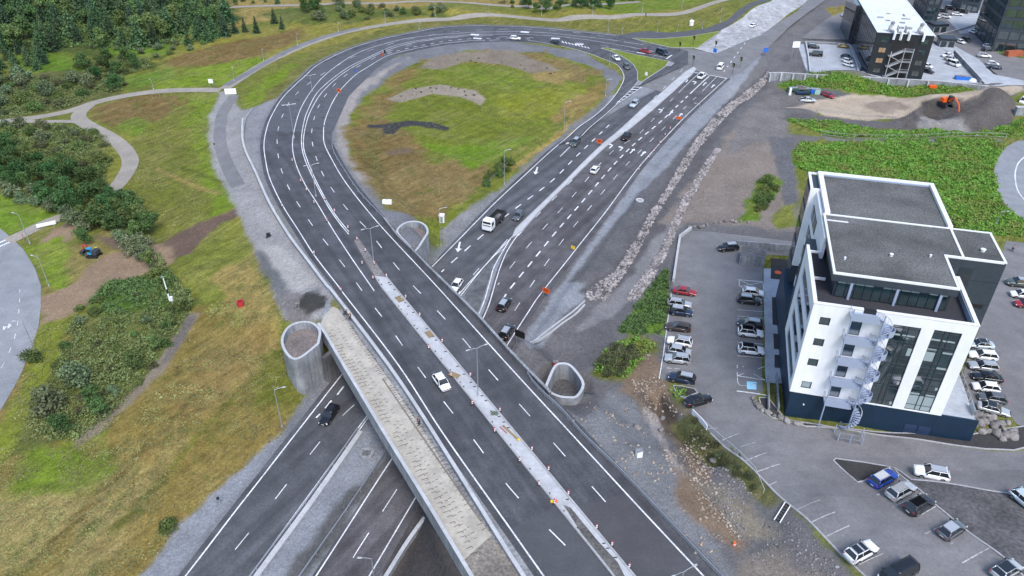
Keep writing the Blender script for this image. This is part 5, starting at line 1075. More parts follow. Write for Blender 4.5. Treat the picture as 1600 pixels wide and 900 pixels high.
def make_car(sty):
    d = STY[sty]; L, W, H = d['L'], d['W'], d['H']; w = W/2; be = d['belt']; root = thing('car', 'x', 'car')
    body = MB(); x0, x1 = -L/2, L/2; secs = []
    def ring(x, ws, zb, zt, crown=.03):
        return [(x, -ws*.86, zb), (x, ws*.86, zb), (x, ws*.98, zb+.14), (x, ws, zb+.34), (x, ws*.985, zt-.10), (x, ws*.9, zt-.01), (x, ws*.4, zt+crown), (x, -ws*.4, zt+crown), (x, -ws*.9, zt-.01), (x, -ws*.985, zt-.10), (x, -ws, zb+.34), (x, -ws*.98, zb+.14)]
    hd = d['hood']
    for x, ws, zb, zt in [(x0, w*.80, .42, d['boot']-.16), (x0+.07, w*.92, .32, d['boot']-.03), (x0+.35, w*.99, .24, d['boot']), (d['ge'], w, .22, be+.01), (-.4, w, .22, be), (d['cowl']+.05, w, .22, be-.02), (d['cowl']+.25, w, .22, be-.05), (x1-.75, w*.97, .22, hd), (x1-.3, w*.92, .24, hd-.06), (x1-.08, w*.82, .28, hd-.16), (x1, w*.70, .36, hd-.28)]: secs.append(ring(x, ws, zb, zt))
    loft(body, secs)
    # roof and pillars in body colour
    rw, bw_ = w*.74, w*.92; rf, rr = d['rf'], d['rr']
    roof = [[(x, -rw*k, H-.045), (x, rw*k, H-.045), (x, rw*k*.96, H-.01), (x, rw*k*.5, H+zz), (x, -rw*k*.5, H+zz), (x, -rw*k*.96, H-.01)] for x, k, zz in [(rr-.02, .93, -.005), (rr+.25, 1.0, .02), ((rf+rr)/2, 1.02, .035), (rf-.2, 1.0, .02), (rf, .96, 0)]]
    loft(body, roof)
    ge, co = d['ge'], d['cowl']
    for sgn in (-1, 1):
        for (xa, xb, r) in ((co+.05, rf-.02, .045), (ge+.05, rr, .075), ((rf+rr)/2-.05, (rf+rr)/2-.1, .035)): body.tube([(xa, sgn*bw_*.985, be-.02), (xb, sgn*rw*.985, H-.03)], r, 5)
    if sty == 'pickup':
        body.bx(-L/2+.05, -1.05, -w*.95, -w*.85, be-.05, be+.08); body.bx(-L/2+.05, -1.05, w*.85, w*.95, be-.05, be+.08)
    bo = body.build('body', CARM[0], root); bo.material_slots[0].link = 'OBJECT'
    bo.data.polygons.foreach_set('use_smooth', [True]*len(bo.data.polygons))
    gl = lambda name, pts: MB().add(pts, [(0, 1, 2, 3)]).build(name, M['carglass'], root)
    e = .012
    gl('windscreen', [(co+.1, -bw_*.95, be-.03), (co+.1, bw_*.95, be-.03), (rf+.02, rw*.94, H-.03), (rf+.02, -rw*.94, H-.03)])
    gl('rear_window', [(ge-.02, bw_*.93, be+.02), (ge-.02, -bw_*.93, be+.02), (rr-.03, -rw*.9, H-.04), (rr-.03, rw*.9, H-.04)])
    for sgn in (-1, 1): gl('side_window', [(co+.02, sgn*(bw_+.0), be-.02), (ge+.05, sgn*(bw_), be+.0), (rr+.02, sgn*rw, H-.045), (rf-.03, sgn*rw, H-.045)])
    wb = L*.295; R_ = .34 if sty not in ('suv', 'van', 'pickup') else .38
    MB().bx(-wb-.45, wb+.45, -w*.995, w*.995, .17, .36).build('sill', M['trim'], root)
    for xx in (-wb, wb):
        for sgn in (-1, 1):
            wh = MB().lathe([(R_*.6, -.11), (R_*.95, -.11), (R_, -.07), (R_, .07), (R_*.95, .11), (R_*.6, .11)], 14, (xx, sgn*(w-.09), R_), 'y').build('wheel', M['tyre'], root)
            MB().lathe([(R_*.62, -.02), (R_*.62, .012)], 10, (xx, sgn*(w+.022), R_), 'y').build('rim', M['hub'], wh)
    for sgn in (-1, 1):
        MB().box((x1-.16, sgn*w*.66, hd-.23), (.22, .36, .13), -sgn*.35).build('headlight', M['lamp'], root)
        MB().box((x0+.07, sgn*w*.76, d['boot']-.16), (.12, .26, .2), sgn*.2).build('tail_light', M['tail'], root)
        MB().box((co-.12, sgn*(w+.09), be+.06), (.14, .2, .14)).build('mirror', M['trim'], root)
    MB().bx(x1-.035, x1+.012, -.26, .26, .42, .53).build('number_plate', M['plate'], root); MB().bx(x0-.015, x0+.04, -.26, .26, .55, .66).build('number_plate', M['plate'], root)
    MB().bx(x1-.1, x1+.003, -.45, .45, .55, .66).build('grille', M['trim'], root)
    if sty in ('suv', 'estate'):
        for sgn in (-1, 1): MB().tube([(rr+.15, sgn*rw*.86, H+.06), (rf-.15, sgn*rw*.86, H+.06)], .025, 5).build('roof_rail', M['steel_dark'], root)
    if sty == 'pickup': MB().bx(-L/2+.1, -1.05, -w*.85, w*.85, be+.035, be+.05).build('load_bed', M['trim'], root)
    return root
def paint(n, c, met=.0): return mat('paint_'+n, c, .28, met, coat=.6)
PAINT = dict(white=paint('white', (.80,.81,.82)), silver=paint('silver', (.48,.50,.52), .4), grey=paint('grey', (.14,.15,.165), .4), dark=paint('dark', (.035,.038,.044), .3), black=paint('black', (.008,.008,.01)), blue=paint('blue', (.006,.05,.32), .2), navy=paint('navy', (.02,.035,.07), .3), red=paint('red', (.30,.012,.02)), brown=paint('brown', (.075,.055,.05), .4), gold=paint('gold', (.42,.27,.06), .3), green=paint('green', (.09,.11,.10), .3), ice=paint('ice', (.55,.63,.7), .3))
CARM = [PAINT['white']]
ROOFD = {}
def car(sty, px, py, d, col, label, cat='car', group=None, H=None, zoff=0.0, up=.75, roof=None):
    """px,py: middle of the vehicle in the photo; d: direction of its front"""
    if H is None: c = G(px, py, up); fr = G(px+d[0], py+d[1], up); zz = float(HT(c[0], c[1]))+.012
    else:
        z0 = -3
        c = on([(px, py)], lambda X, Y: H(X, Y)+up, z0)[0]; fr = on([(px+d[0], py+d[1])], lambda X, Y: H(X, Y)+up, z0)[0]; zz = float(H(np.array([c[0]]), np.array([c[1]]))[0])+.03
    if sty not in PROTO: r = PROTO[sty] = make_car(sty); r['used'] = 0
    r = PROTO[sty]
    if r['used']: r = dup(r)
    else: PROTO[sty]['used'] = 1
    r.location = (c[0], c[1], zz+zoff); r.rotation_euler = (0, 0, math.atan2(fr[1]-c[1], fr[0]-c[0]))
    r['label'] = label; r['category'] = cat
    r.name = {'van': 'van', 'pickup': 'pickup_truck'}.get(sty, 'car')
    if group: r['group'] = group
    elif 'group' in r: del r['group']
    for ch in r.children:
        if ch.name.split('.')[0] == 'body': ch.material_slots[0].link = 'OBJECT'; ch.material_slots[0].material = PAINT[col]
    if roof:
        s = STY[sty]; rp = MB().bx(s['rr']+.1, s['rf']-.05, -s['W']*.34, s['W']*.34, s['H']+.0, s['H']+.045).build('roof_panel', roof, r)
    return r
bpy.context.view_layer.update()
gB = 'cars driving over the bridge and loop'; gS = 'cars driving on the highway'; gP1 = 'cars parked in the left row of the car park'; gP2 = 'cars parked beside the white building'; gP3 = 'cars parked east of the white building'; gP4 = 'cars in the lower right car park'; gP5 = 'cars around the dark building at top right'
GL = M['carglass']
car('hatch', 690, 596, (20, 28), 'white', 'white small SUV driving across the bridge towards the bottom of the photo', group=gB, H=HR)
car('hatch', 805, 59, (12, 1), 'white', 'white car at the top of the loop bend', group=gB, H=HR)
car('hatch', 869, 66, (12, 3), 'black', 'black car following the loop bend before the white turn markings', group=gB, H=HR)
car('sedan', 963, 90, (9, 7), 'white', 'white car turning onto the slip road beside the grass island', group=gB, H=HR)
car('hatch', 979, 103, (6, 9), 'green', 'dark grey green car on the slip road ahead of the white one', group=gB, H=HR)
car('sedan', 1009, 79, (10, 3), 'red', 'dark red car waiting near the stop line behind a dark van', group=gB, H=HR)
car('van', 1035, 82, (12, 4), 'navy', 'dark blue van waiting at the junction stop line', 'van', H=HR)
car('estate', 514, 647, (-16, 24), 'black', 'black car coming out from under the bridge at the lower left', group=gS, H=HL)
car('hatch', 713, 445, (-12, 17), 'white', 'white hatchback about to pass under the bridge', group=gS, H=HL)
car('suv', 788, 475, (10, -15), 'black', 'black off-roader with a silver roof heading away from the bridge', group=gS, H=HL, roof=PAINT['silver'])
car('suv', 792, 518, (10, -15), 'black', 'black SUV half emerging beside the bridge parapet', group=gS, H=HL)
car('hatch', 810, 336, (-11, 15), 'grey', 'grey hatchback just ahead of the tipper lorry', group=gS, H=HL)
car('suv', 899, 222, (-12, 13), 'green', 'dark grey SUV driving down between the loop and the median', group=gS, H=HL)
car('hatch', 930, 264, (10, -13), 'white', 'white hatchback driving up the brown lane alone', group=gS, H=HL)
car('pickup', 979, 212, (10, -11), 'black', 'black pickup truck driving up beside the pale median', 'pickup truck', H=HL)
car('suv', 991, 162, (-10, 11), 'ice', 'blue grey SUV driving down near the white hatching', group=gS, H=HL)
car('pickup', 1097, 118, (12, -9), 'white', 'white pickup truck at the stop line of the highway', 'pickup truck', H=HL)
car('van', 1126, 104, (8, -11), 'white', 'white van crossing the middle of the junction', 'van', H=HL)
car('sedan', 1177, 39, (10, -5), 'white', 'white car standing on the closed pale concrete road', group=gS, H=HL)
# left row
for sty, px, py, d, col, lab, rf in [
 ('sedan', 1070, 454, (30, 3), 'red', 'dark red saloon at the top of the left row', None), ('estate', 1062, 473, (30, 3), 'silver', 'silver estate car tucked behind a dark blue SUV in the left row', None),
 ('suv', 1064, 486, (30, 3), 'navy', 'dark blue SUV beside the silver estate in the left row', None), ('estate', 1060, 510, (-30, -3), 'brown', 'brown estate car parked alone in the left row', None),
 ('suv', 1062, 533, (-30, -3), 'white', 'white boxy SUV with roof rails in the left row', None), ('hatch', 1062, 547, (30, 3), 'silver', 'silver grey hatchback squeezed between two light SUVs', None),
 ('suv', 1059, 560, (-30, -3), 'silver', 'silver SUV at the lower end of the group of three', None), ('suv', 1066, 590, (-30, -3), 'navy', 'slate blue SUV parked last in the left row by the grass corner', None)]: car(sty, px, py, d, col, lab, group=gP1, roof=rf)
car('sedan', 1091, 624, (30, -9), 'black', 'black saloon parked askew by the pale fence at the car park bend', group=gP4)
car('suv', 1138, 386, (-30, 3), 'black', 'black SUV leaving the garage ramp at the top of the car park', group=gP4)
for sty, px, py, d, col, lab, rf in [
 ('hatch', 1177, 456, (30, 3), 'white', 'white hatchback beside the crossed white box', None), ('suv', 1171, 468, (30, 3), 'dark', 'dark crossover below the white hatchback near the paved walk', None),
 ('suv', 1172, 505, (-30, -3), 'dark', 'dark grey SUV above a black roofed white one', None), ('suv', 1173, 519, (30, 3), 'white', 'white SUV with a black roof next to a dark grey SUV', GL), ('suv', 1174, 546, (30, 3), 'white', 'white SUV with a black roof parked on its own near the crossed bay', GL)]: car(sty, px, py, d, col, lab, group=gP2, roof=rf)
for sty, px, py, d, col, lab, rf in [
 ('sedan', 1531, 537, (-30, -2), 'ice', 'pale blue saloon half hidden behind the white building corner', GL), ('estate', 1536, 554, (-30, -3), 'white', 'bright white estate second from the top beside the white building', None),
 ('estate', 1537, 571, (-30, -3), 'silver', 'silver estate between the white estate and a black car', None), ('sedan', 1543, 588, (-30, -4), 'black', 'black low saloon in the middle of the row east of the building', None),
 ('hatch', 1541, 604, (-30, -4), 'white', 'white hatchback under the black saloon in the east row', None), ('hatch', 1551, 621, (-30, -5), 'grey', 'dark grey hatchback second from the bottom of the east row', None),
 ('sedan', 1553, 638, (30, 7), 'silver', 'silver saloon with a black roof beside the stacked boulders', GL),
 ('suv', 1592, 441, (-30, -3), 'green', 'dark green SUV at the right edge behind the dark wing', None), ('hatch', 1597, 459, (-30, -3), 'white', 'white hatchback at the right edge below the dark green SUV', None), ('hatch', 1604, 474, (-30, -3), 'red', 'red and white car cut by the right edge of the photo', None)]: car(sty, px, py, d, col, lab, group=gP3, roof=rf)
for sty, px, py, d, col, lab, rf in [
 ('suv', 1380, 747, (24, -12), 'blue', 'bright blue SUV beside the dark soil triangle', None), ('suv', 1408, 766, (24, -13), 'silver', 'silver white SUV next to the bright blue one', PAINT['white']), ('suv', 1437, 788, (24, -14), 'dark', 'charcoal SUV next to the silver white one', PAINT['grey']),
 ('hatch', 1488, 826, (24, -15), 'grey', 'grey hatchback with a bright roof parked alone by the kerb', PAINT['silver']), ('suv', 1456, 738, (-50, -6), 'white', 'white SUV driving along the access road by the kerbed bed', None),
 ('suv', 1346, 861, (24, -15), 'white', 'white SUV with two dark glass roof panels at the bottom right', None), ('hatch', 1574, 889, (24, -14), 'silver', 'silver hatchback cut by the bottom edge near the corner', GL), ('hatch', 1603, 781, (20, 14), 'ice', 'white hatchback cut by the right edge above the gravel bed', None)]:
    c = car(sty, px, py, d, col, lab, group=gP4, roof=rf)
    if px == 1346: MB().bx(-.35, .2, -.6, .6, 1.735, 1.76).build('glass_roof', GL, c); MB().bx(-1.5, -.6, -.62, .62, 1.735, 1.76).build('glass_roof', GL, c)
car('van', 1404, 893, (-24, 15), 'black', 'black van at the bottom edge of the car park', 'van', up=1.0)
bg = [('suv', 1271, 73, (12, 1), 'black', 'black SUV with a pale roof at the corner of the walled parking deck'), ('van', 1274, 85, (-12, -1), 'black', 'black van in the left bay of the walled parking deck'), ('hatch', 1318, 72, (12, 1), 'gold', 'gold yellow car by the glass front of the dark building'),
 ('hatch', 1323, 89, (12, 3), 'navy', 'dark blue car above two white ones by the mirrored front'), ('hatch', 1324, 95, (12, 3), 'white', 'upper of the two white cars by the mirrored front'), ('hatch', 1326, 101, (12, 3), 'white', 'lower of the two white cars by the mirrored front'),
 ('sedan', 1480, 86, (-12, 1), 'white', 'white saloon topmost of three white vehicles by the low wall'), ('suv', 1486, 93, (12, 3), 'white', 'white SUV between a white saloon and a white van'), ('van', 1490, 100, (12, 4), 'white', 'white van lowest of three white vehicles by the low wall'),
 ('hatch', 1449, 103, (12, 3), 'white', 'white car peeping out behind the right corner of the dark building'), ('sedan', 1449, 111, (12, 3), 'black', 'black car peeping out behind the right corner of the dark building'),
 ('suv', 1538, 87, (12, 1), 'white', 'white SUV in the street bay left of the far right dark block'), ('sedan', 1523, 50, (11, 3), 'white', 'white car with a dark bonnet driving in the upper lane'), ('sedan', 1540, 47, (12, 2), 'black', 'black car next to the white one in the upper lane'),
 ('sedan', 1501, 65, (11, 4), 'white', 'white saloon beside the dark flat roofed hut'), ('hatch', 1510, 62, (11, 4), 'dark', 'dark car half hidden behind a white saloon by the hut'), ('hatch', 1551, 99, (12, 1), 'white', 'white car above a blue grey one in the lower bays'), ('suv', 1555, 105, (12, 1), 'navy', 'blue grey SUV below a white car in the lower bays'),
 ('suv', 1544, 77, (12, 0), 'dark', 'dark SUV against the foot of the far right block'), ('hatch', 1545, 72, (12, 0), 'white', 'white car peeping behind the dark SUV at the far right block'),
 ('hatch', 1456, 30, (12, 4), 'black', 'black car at the front left of the far car cluster'), ('hatch', 1466, 27, (-11, 4), 'white', 'white car at the front of the far car cluster'), ('suv', 1478, 26, (12, 2), 'white', 'white SUV right of the front white car in the far cluster'), ('suv', 1457, 20, (12, 3), 'navy', 'dark blue SUV at the left of the far car cluster'), ('hatch', 1474, 17, (12, 2), 'dark', 'dark car at the back of the far car cluster'), ('sedan', 1496, 22, (12, 1), 'white', 'white car right of the far car cluster'), ('suv', 1505, 18, (12, 2), 'black', 'black SUV at the right end of the far car cluster'), ('suv', 1485, 13, (12, 2), 'black', 'black SUV behind the far car cluster'), ('suv', 1560, 21, (12, -1), 'green', 'dark green SUV alone near the top of the far right block'),
 ('hatch', 1322, 24, (9, 1), 'white', 'white car left of the dark building beside its gravel verge')]
for sty, px, py, d, col, lab in bg: car(sty, px, py, d, col, lab, 'van' if sty == 'van' else 'car', gP5, up=.6)
car('estate', 1294, 148, (12, 5), 'red', 'red estate car parked among the rubble by the excavation')
car('van', 1600, 157, (-12, 8), 'white', 'white van at the right edge beside the green slope', 'van')
car('pickup', 1262, 156, (12, 1), 'silver', 'pale flat trailer like pickup standing by dark rubble heaps', 'pickup truck')
# tipper lorry
def lorry():
    c = on([(772, 345)], lambda X, Y: HL(X, Y)+1.2, -6)[0]; fr = on([(757, 361)], lambda X, Y: HL(X, Y)+1.2, -6)[0]
    t = thing('tipper_lorry', 'white cab tipper lorry with a black empty bed driving down towards the bridge', 'lorry', (c[0], c[1], c[2]-1.2+.03), math.atan2(fr[1]-c[1], fr[0]-c[0]))
    b = MB(); loft(b, [[(x, -1.2, zb), (x, 1.2, zb), (x, 1.22, zb+1.2), (x, 1.1, zt), (x, -1.1, zt), (x, -1.22, zb+1.2)] for x, zb, zt in [(1.9, .8, 3.0), (3.3, .7, 3.05), (3.75, .65, 2.9), (3.95, .6, 2.0)]]); b.build('cab', PAINT['white'], t)
    MB().add([(3.99, -1.02, 1.75), (3.99, 1.02, 1.75), (3.80, 1.0, 2.75), (3.80, -1.0, 2.75)], [(0, 1, 2, 3)]).build('windscreen', M['carglass'], t)
    for s in (-1, 1): MB().bx(2.6, 3.6, s*1.225-.02, s*1.225+.02, 1.8, 2.6).build('side_window', M['carglass'], t); MB().bx(3.5, 3.65, s*1.4-.1, s*1.4+.1, 1.8, 2.5).build('mirror', M['trim'], t); MB().bx(3.9, 4.0, s*.9-.2, s*.9+.2, .8, 1.0).build('headlight', M['lamp'], t)
    MB().bx(-4, 3.6, -.5, .5, .7, 1.0).build('chassis', M['trim'], t)
    bd = MB(); bd.bx(-4.1, 1.7, -1.2, 1.2, 1.05, 1.2); bd.bx(-4.1, 1.7, -1.25, -1.12, 1.2, 2.2); bd.bx(-4.1, 1.7, 1.12, 1.25, 1.2, 2.2); bd.bx(1.57, 1.7, -1.12, 1.12, 1.2, 2.4); bd.bx(-4.1, -3.97, -1.12, 1.12, 1.2, 2.2); bd.build('tipper_bed', M['steel_dark'], t)
    MB().tube([(1.4, .2, 2.4), (.2, .5, 3.0), (-1.8, .3, 2.5)], .16, 6).build('loader_crane', M['black'], t); MB().bx(-3, -1, -.7, .5, 1.2, 1.6).build('load', M['rubble'], t)
    for xx in (2.9, -1.6, -2.9):
        for s in (-1, 1):
            w_ = MB().lathe([(.3, -.15), (.5, -.15), (.52, 0), (.5, .15), (.3, .15)], 14, (xx, s*1.05, .52), 'y').build('wheel', M['tyre'], t); MB().lathe([(.3, -.02), (.3, .02)], 10, (xx, s*1.21, .52), 'y').build('rim', M['hub'], w_)
lorry()
# excavators
def excavator(name, label, px, py, yaw, col, cabcol, boom, s=1.0, bucketm='steel', H_=1.0):
    p = gz(px, py, 0); t = thing(name, label, 'excavator', (p[0], p[1], p[2]), yaw); S = lambda v: v*s
    for sg in (-1, 1):
        tr = MB(); prof = [(-1.7, .35), (-1.45, .05), (1.45, .05), (1.7, .35), (1.45, .75), (-1.45, .75)]
        vs = [(S(x), S(sg*1.0-.28), S(zz)) for x, zz in prof]+[(S(x), S(sg*1.0+.28), S(zz)) for x, zz in prof]; n = 6
        tr.add(vs, [tuple(range(n)), tuple(range(2*n-1, n-1, -1))]+[(i, (i+1) % n, n+(i+1) % n, n+i) for i in range(n)]); tr.build('track', M['trim'], t)
    MB().box((0, 0, S(.85)), (S(2.2), S(1.6), S(.3))).build('turntable', M['steel_dark'], t)
    MB().box((S(-.75), 0, S(1.5)), (S(1.5), S(2.1), S(1.0)), 0, .92).build('engine_cover', M['steel_dark'] if s < 1 else col, t)
    cb = MB().box((S(.45), S(.55), S(1.9)), (S(1.2), S(.95), S(1.7)), 0, .9).build('cab', cabcol, t); MB().box((S(.50), S(.55), S(2.2)), (S(1.22), S(.97), S(.8)), 0, .93).build('cab_window', M['carglass'], cb); MB().box((S(.45), S(.55), S(2.78)), (S(1.15), S(.9), S(.06))).build('cab_roof', cabcol if cabcol is not col else M['steel_dark'], cb)
    b = [(S(x), S(-.2), S(zz)) for x, zz in boom]
    MB().tube(b[:3], S(.24), 6, S(.18)).build('boom', col, t); MB().tube(b[2:4], S(.18), 6, S(.12)).build('dipper_arm', col, t); MB().tube([tuple(np.array(b[0])+(S(.3), 0, S(.1))), tuple(np.array(b[1])+(0, 0, S(-.25)))], S(.08), 6).build('ram', M['steel'], t)
    q = b[3]; bk = MB(); W_ = S(.75); pr = [(0, 0), (S(.75), S(-.15)), (S(.7), S(-.85)), (S(.1), S(-1.05)), (S(-.3), S(-.7)), (S(-.25), S(-.2))]
    vs = [(q[0]+x, q[1]-W_, q[2]+zz) for x, zz in pr]+[(q[0]+x, q[1]+W_, q[2]+zz) for x, zz in pr]; n = 6
    bk.add(vs, [tuple(range(n)), tuple(range(2*n-1, n-1, -1))]+[(i, (i+1) % n, n+(i+1) % n, n+i) for i in range(n) if i != 4]); bk.build('bucket', M[bucketm], t)
    return t
excavator('excavator', 'small digger with a red boom and blue cab working on bare soil at the left', 148, 401, math.radians(172), M['red'], mat('digger_blue', (.03,.25,.5), .5), [(.9, 1.4), (1.5, 3.0), (2.4, 3.2), (2.9, 1.5)], .82, 'steel_dark')
excavator('excavator', 'orange excavator with a pale bucket digging into the dark mound at the top right', 1479, 160, math.radians(-78), M['orange'], M['steel_dark'], [(.9, 1.6), (2.6, 3.2), (4.6, 2.0), (6.0, -1.0)], 1.2, 'frame_white')
# ------------------------------------------------------------------ vegetation: prototypes built once, copied with trunk and crown
def leafmat(n, col, var=.3):
    m = bpy.data.materials.new(n); m.use_nodes = True; N = m.node_tree.nodes; L = m.node_tree.links; b = N['Principled BSDF']; b.inputs['Roughness'].default_value = .8; b.inputs['Specular IOR Level'].default_value = .2
    oi = N.new('ShaderNodeObjectInfo'); ge = N.new('ShaderNodeNewGeometry'); nz = N.new('ShaderNodeTexNoise'); nz.inputs['Scale'].default_value = 1.1; nz.inputs['Detail'].default_value = 3; L.new(ge.outputs['Position'], nz.inputs['Vector'])
    hs = N.new('ShaderNodeHueSaturation'); hs.inputs['Color'].default_value = (*col, 1)
    mr = N.new('ShaderNodeMapRange'); mr.inputs[3].default_value = .465; mr.inputs[4].default_value = .53; L.new(oi.outputs['Random'], mr.inputs[0]); L.new(mr.outputs[0], hs.inputs['Hue'])
    ad = N.new('ShaderNodeMath'); ad.operation = 'MULTIPLY_ADD'; ad.inputs[1].default_value = 1.1; ad.inputs[2].default_value = -.05; L.new(nz.outputs['Fac'], ad.inputs[0])
    rn = N.new('ShaderNodeMath'); rn.operation = 'MULTIPLY_ADD'; rn.inputs[1].default_value = var*1.6; rn.inputs[2].default_value = 1-var*.8
    ml = N.new('ShaderNodeMath'); ml.operation = 'MULTIPLY'; 
    r2 = N.new('ShaderNodeMath'); r2.operation = 'FRACT'; sc = N.new('ShaderNodeMath'); sc.operation = 'MULTIPLY'; sc.inputs[1].default_value = 7.31; L.new(oi.outputs['Random'], sc.inputs[0]); L.new(sc.outputs[0], r2.inputs[0]); L.new(r2.outputs[0], rn.inputs[0])
    L.new(ad.outputs[0], ml.inputs[0]); L.new(rn.outputs[0], ml.inputs[1])
    m2 = N.new('ShaderNodeMath'); m2.operation = 'MULTIPLY'; m2.inputs[1].default_value = 2.0; L.new(ml.outputs[0], m2.inputs[0]); L.new(m2.outputs[0], hs.inputs['Value'])
    out = hs.outputs[0]
    if n in ('lupin_leaves', 'scrub_leaves'):      # drifts of duller, yellower plants among the green
        n2 = N.new('ShaderNodeTexNoise'); n2.inputs['Scale'].default_value = .22; n2.inputs['Detail'].default_value = 6; L.new(ge.outputs['Position'], n2.inputs['Vector'])
        r_ = N.new('ShaderNodeMapRange'); r_.inputs[1].default_value = .45; r_.inputs[2].default_value = .68; r_.inputs[3].default_value = 0; r_.inputs[4].default_value = .8; L.new(n2.outputs['Fac'], r_.inputs[0])
        mx = N.new('ShaderNodeMix'); mx.data_type = 'RGBA'; L.new(r_.outputs[0], mx.inputs[0]); L.new(out, mx.inputs[6]); mx.inputs[7].default_value = ((.20, .215, .062, 1) if n == 'lupin_leaves' else (.10, .125, .045, 1)); out = mx.outputs[2]
    L.new(out, b.inputs['Base Color']); return m
LF = dict(conifer=leafmat('needles', (.066,.120,.052)), spruce=leafmat('spruce_needles', (.045,.082,.046)), birch=leafmat('birch_leaves', (.098,.155,.050)), poplar=leafmat('poplar_leaves', (.052,.108,.034)), willow=leafmat('willow_leaves', (.125,.165,.085)), shrub=leafmat('shrub_leaves', (.090,.135,.040)), bush=leafmat('heath_leaves', (.088,.100,.048)), scrub=leafmat('scrub_leaves', (.16,.19,.07)), lupin=leafmat('lupin_leaves', (.165,.265,.045)))
def quads(cs, size, nrm=None, asp=1.0, rng=NPR, flat=0.0):
    n = len(cs); a = rng.normal(size=(n, 3)); 
    if nrm is not None: a = a*.7+nrm*1.0
    a[:, 2] += flat; a /= np.linalg.norm(a, axis=1)[:, None]; t = rng.normal(size=(n, 3)); u = np.cross(a, t); u /= np.linalg.norm(u, axis=1)[:, None]; v = np.cross(a, u)
    s = (np.asarray(size)*rng.uniform(.6, 1.35, n))[:, None]; V = np.stack([cs-u*s*asp-v*s*.3, cs+v*s*-.7, cs+u*s*asp+v*s*.3, cs+v*s*.8], 1)
    return V.reshape(-1, 3), np.arange(4*n).reshape(n, 4)
def tree_mesh(kind, seed):
    r = np.random.default_rng(seed); tb = MB()
    if kind in ('conifer', 'spruce'):
        Hh, Rr = (9.0, 2.0) if kind == 'spruce' else (8.5, 2.5); tb.tube([(0, 0, -.4), (0, 0, Hh*.5), (0, 0, Hh*.93)], .18, 6, .03); cs = []; ss = []
        for i in range(17):
            t = i/17; zc = .5+(Hh-.7)*t; rad = Rr*(1-t)**.85*(1+.18*math.sin(i*2.4))+.12; nb = int(13*(1-t)+4)
            for k in range(nb):
                a = 2*math.pi*(k+r.random())/nb; rl = rad*r.uniform(.62, 1.18)
                for f in (.4, .72, 1.0):
                    cs.append((rl*f*math.cos(a), rl*f*math.sin(a), zc-.38*rl*f*.8+r.normal()*.12)); ss.append(.2+.22*(1-t))
        V, F_ = quads(np.array(cs), np.array(ss), None, 1.0, r, .8); tb_ = tb; return tb_, V, F_
    P_ = dict(birch=(7.0, 2.2, 9, .25), poplar=(9.0, 3.0, 12, .30), willow=(3.4, 2.1, 8, .19), shrub=(2.2, 1.9, 7, .17), bush=(1.5, 1.7, 6, .15))[kind]
    Hh, Rr, nb, sz = P_; cs = []; nn = []
    tb.tube([(0, 0, -.4), (.05*Hh*.1, 0, Hh*.35), (0, .1, Hh*.7)], .05+.018*Hh, 6, .03)
    for k in range(nb):
        a = 2*math.pi*(k+r.random()*.6)/nb; rr = Rr*(.25+.55*r.random()); zc = Hh*(.38+.45*r.random()) if kind in ('birch', 'poplar') else Hh*(.3+.4*r.random()); c = np.array([rr*math.cos(a), rr*math.sin(a), zc]); br = Rr*r.uniform(.38, .62)
        if k == 0: c = np.array([0, 0, Hh*.8]); br = Rr*.5
        tb.tube([(0, 0, Hh*.25), tuple(c*.8)], .05, 5, .02)
        d = r.normal(size=(150, 3)); d /= np.linalg.norm(d, axis=1)[:, None]; rad = br*r.uniform(.45, 1.25, 150)
        cs.append(c+d*rad[:, None]*np.array([1, 1, .8])); nn.append(d)
    cs = np.vstack(cs); nn = np.vstack(nn); k = cs[:, 2] > .05; V, F_ = quads(cs[k], np.full(k.sum(), sz*.98), nn[k], 1.0, r); return tb, V, F_
TP = {}
def make_tree(kind, seed):
    nm = {'conifer': 'conifer', 'spruce': 'conifer', 'birch': 'tree', 'poplar': 'tree', 'willow': 'shrub', 'shrub': 'shrub', 'bush': 'shrub'}[kind]
    t = thing(nm, 'x', nm); tb, V, F_ = tree_mesh(kind, seed); tb.build('trunk', M['bark'], t); c = raw_mesh('crown', V, F_, LF[kind]); c.parent = t; return t
LABELS = {}
def plant(kind, px, py, s=1.0, label='', group=None, cat=None, h=None):
    key = (kind, RNG.randrange(4)); p = gz(px, py)
    if key not in TP: t = TP[key] = make_tree(kind, hash(kind) % 97 if 0 else sum(map(ord, kind))+key[1]*13)
    else: t = dup(TP[key])
    t.location = (p[0], p[1], p[2]-.05); t.rotation_euler = (0, 0, RNG.uniform(0, 6.28)); k = s*RNG.uniform(.85, 1.15); t.scale = (k*RNG.uniform(.9, 1.1), k*RNG.uniform(.9, 1.1), k)
    t['label'] = label; t['category'] = cat or ('shrub' if kind in ('willow', 'shrub', 'bush') else 'tree')
    if group: t['group'] = group
    elif 'group' in t: del t['group']
    return t
bpy.context.view_layer.update()
def inside(poly, x, y):
    c = False; n = len(poly)
    for i in range(n):
        (ax, ay), (bx, by) = poly[i], poly[(i+1) % n]
        if (ay <= y) != (by <= y) and x < ax+(y-ay)*(bx-ax)/(by-ay): c = not c
    return c
def scatter_px(poly, n, mind):
    """even random spots over a patch of ground, spaced in metres"""
    W = [G(*p)[:2] for p in poly]; lo = np.min(W, 0); hi = np.max(W, 0); out = []; tries = 0
    while len(out) < n and tries < n*60:
        tries += 1; q = np.array([RNG.uniform(lo[0], hi[0]), RNG.uniform(lo[1], hi[1])])
        if not inside(W, *q): continue
        if any((q[0]-o[0])**2+(q[1]-o[1])**2 < mind*mind for o in out): continue
        out.append(q)
    return out
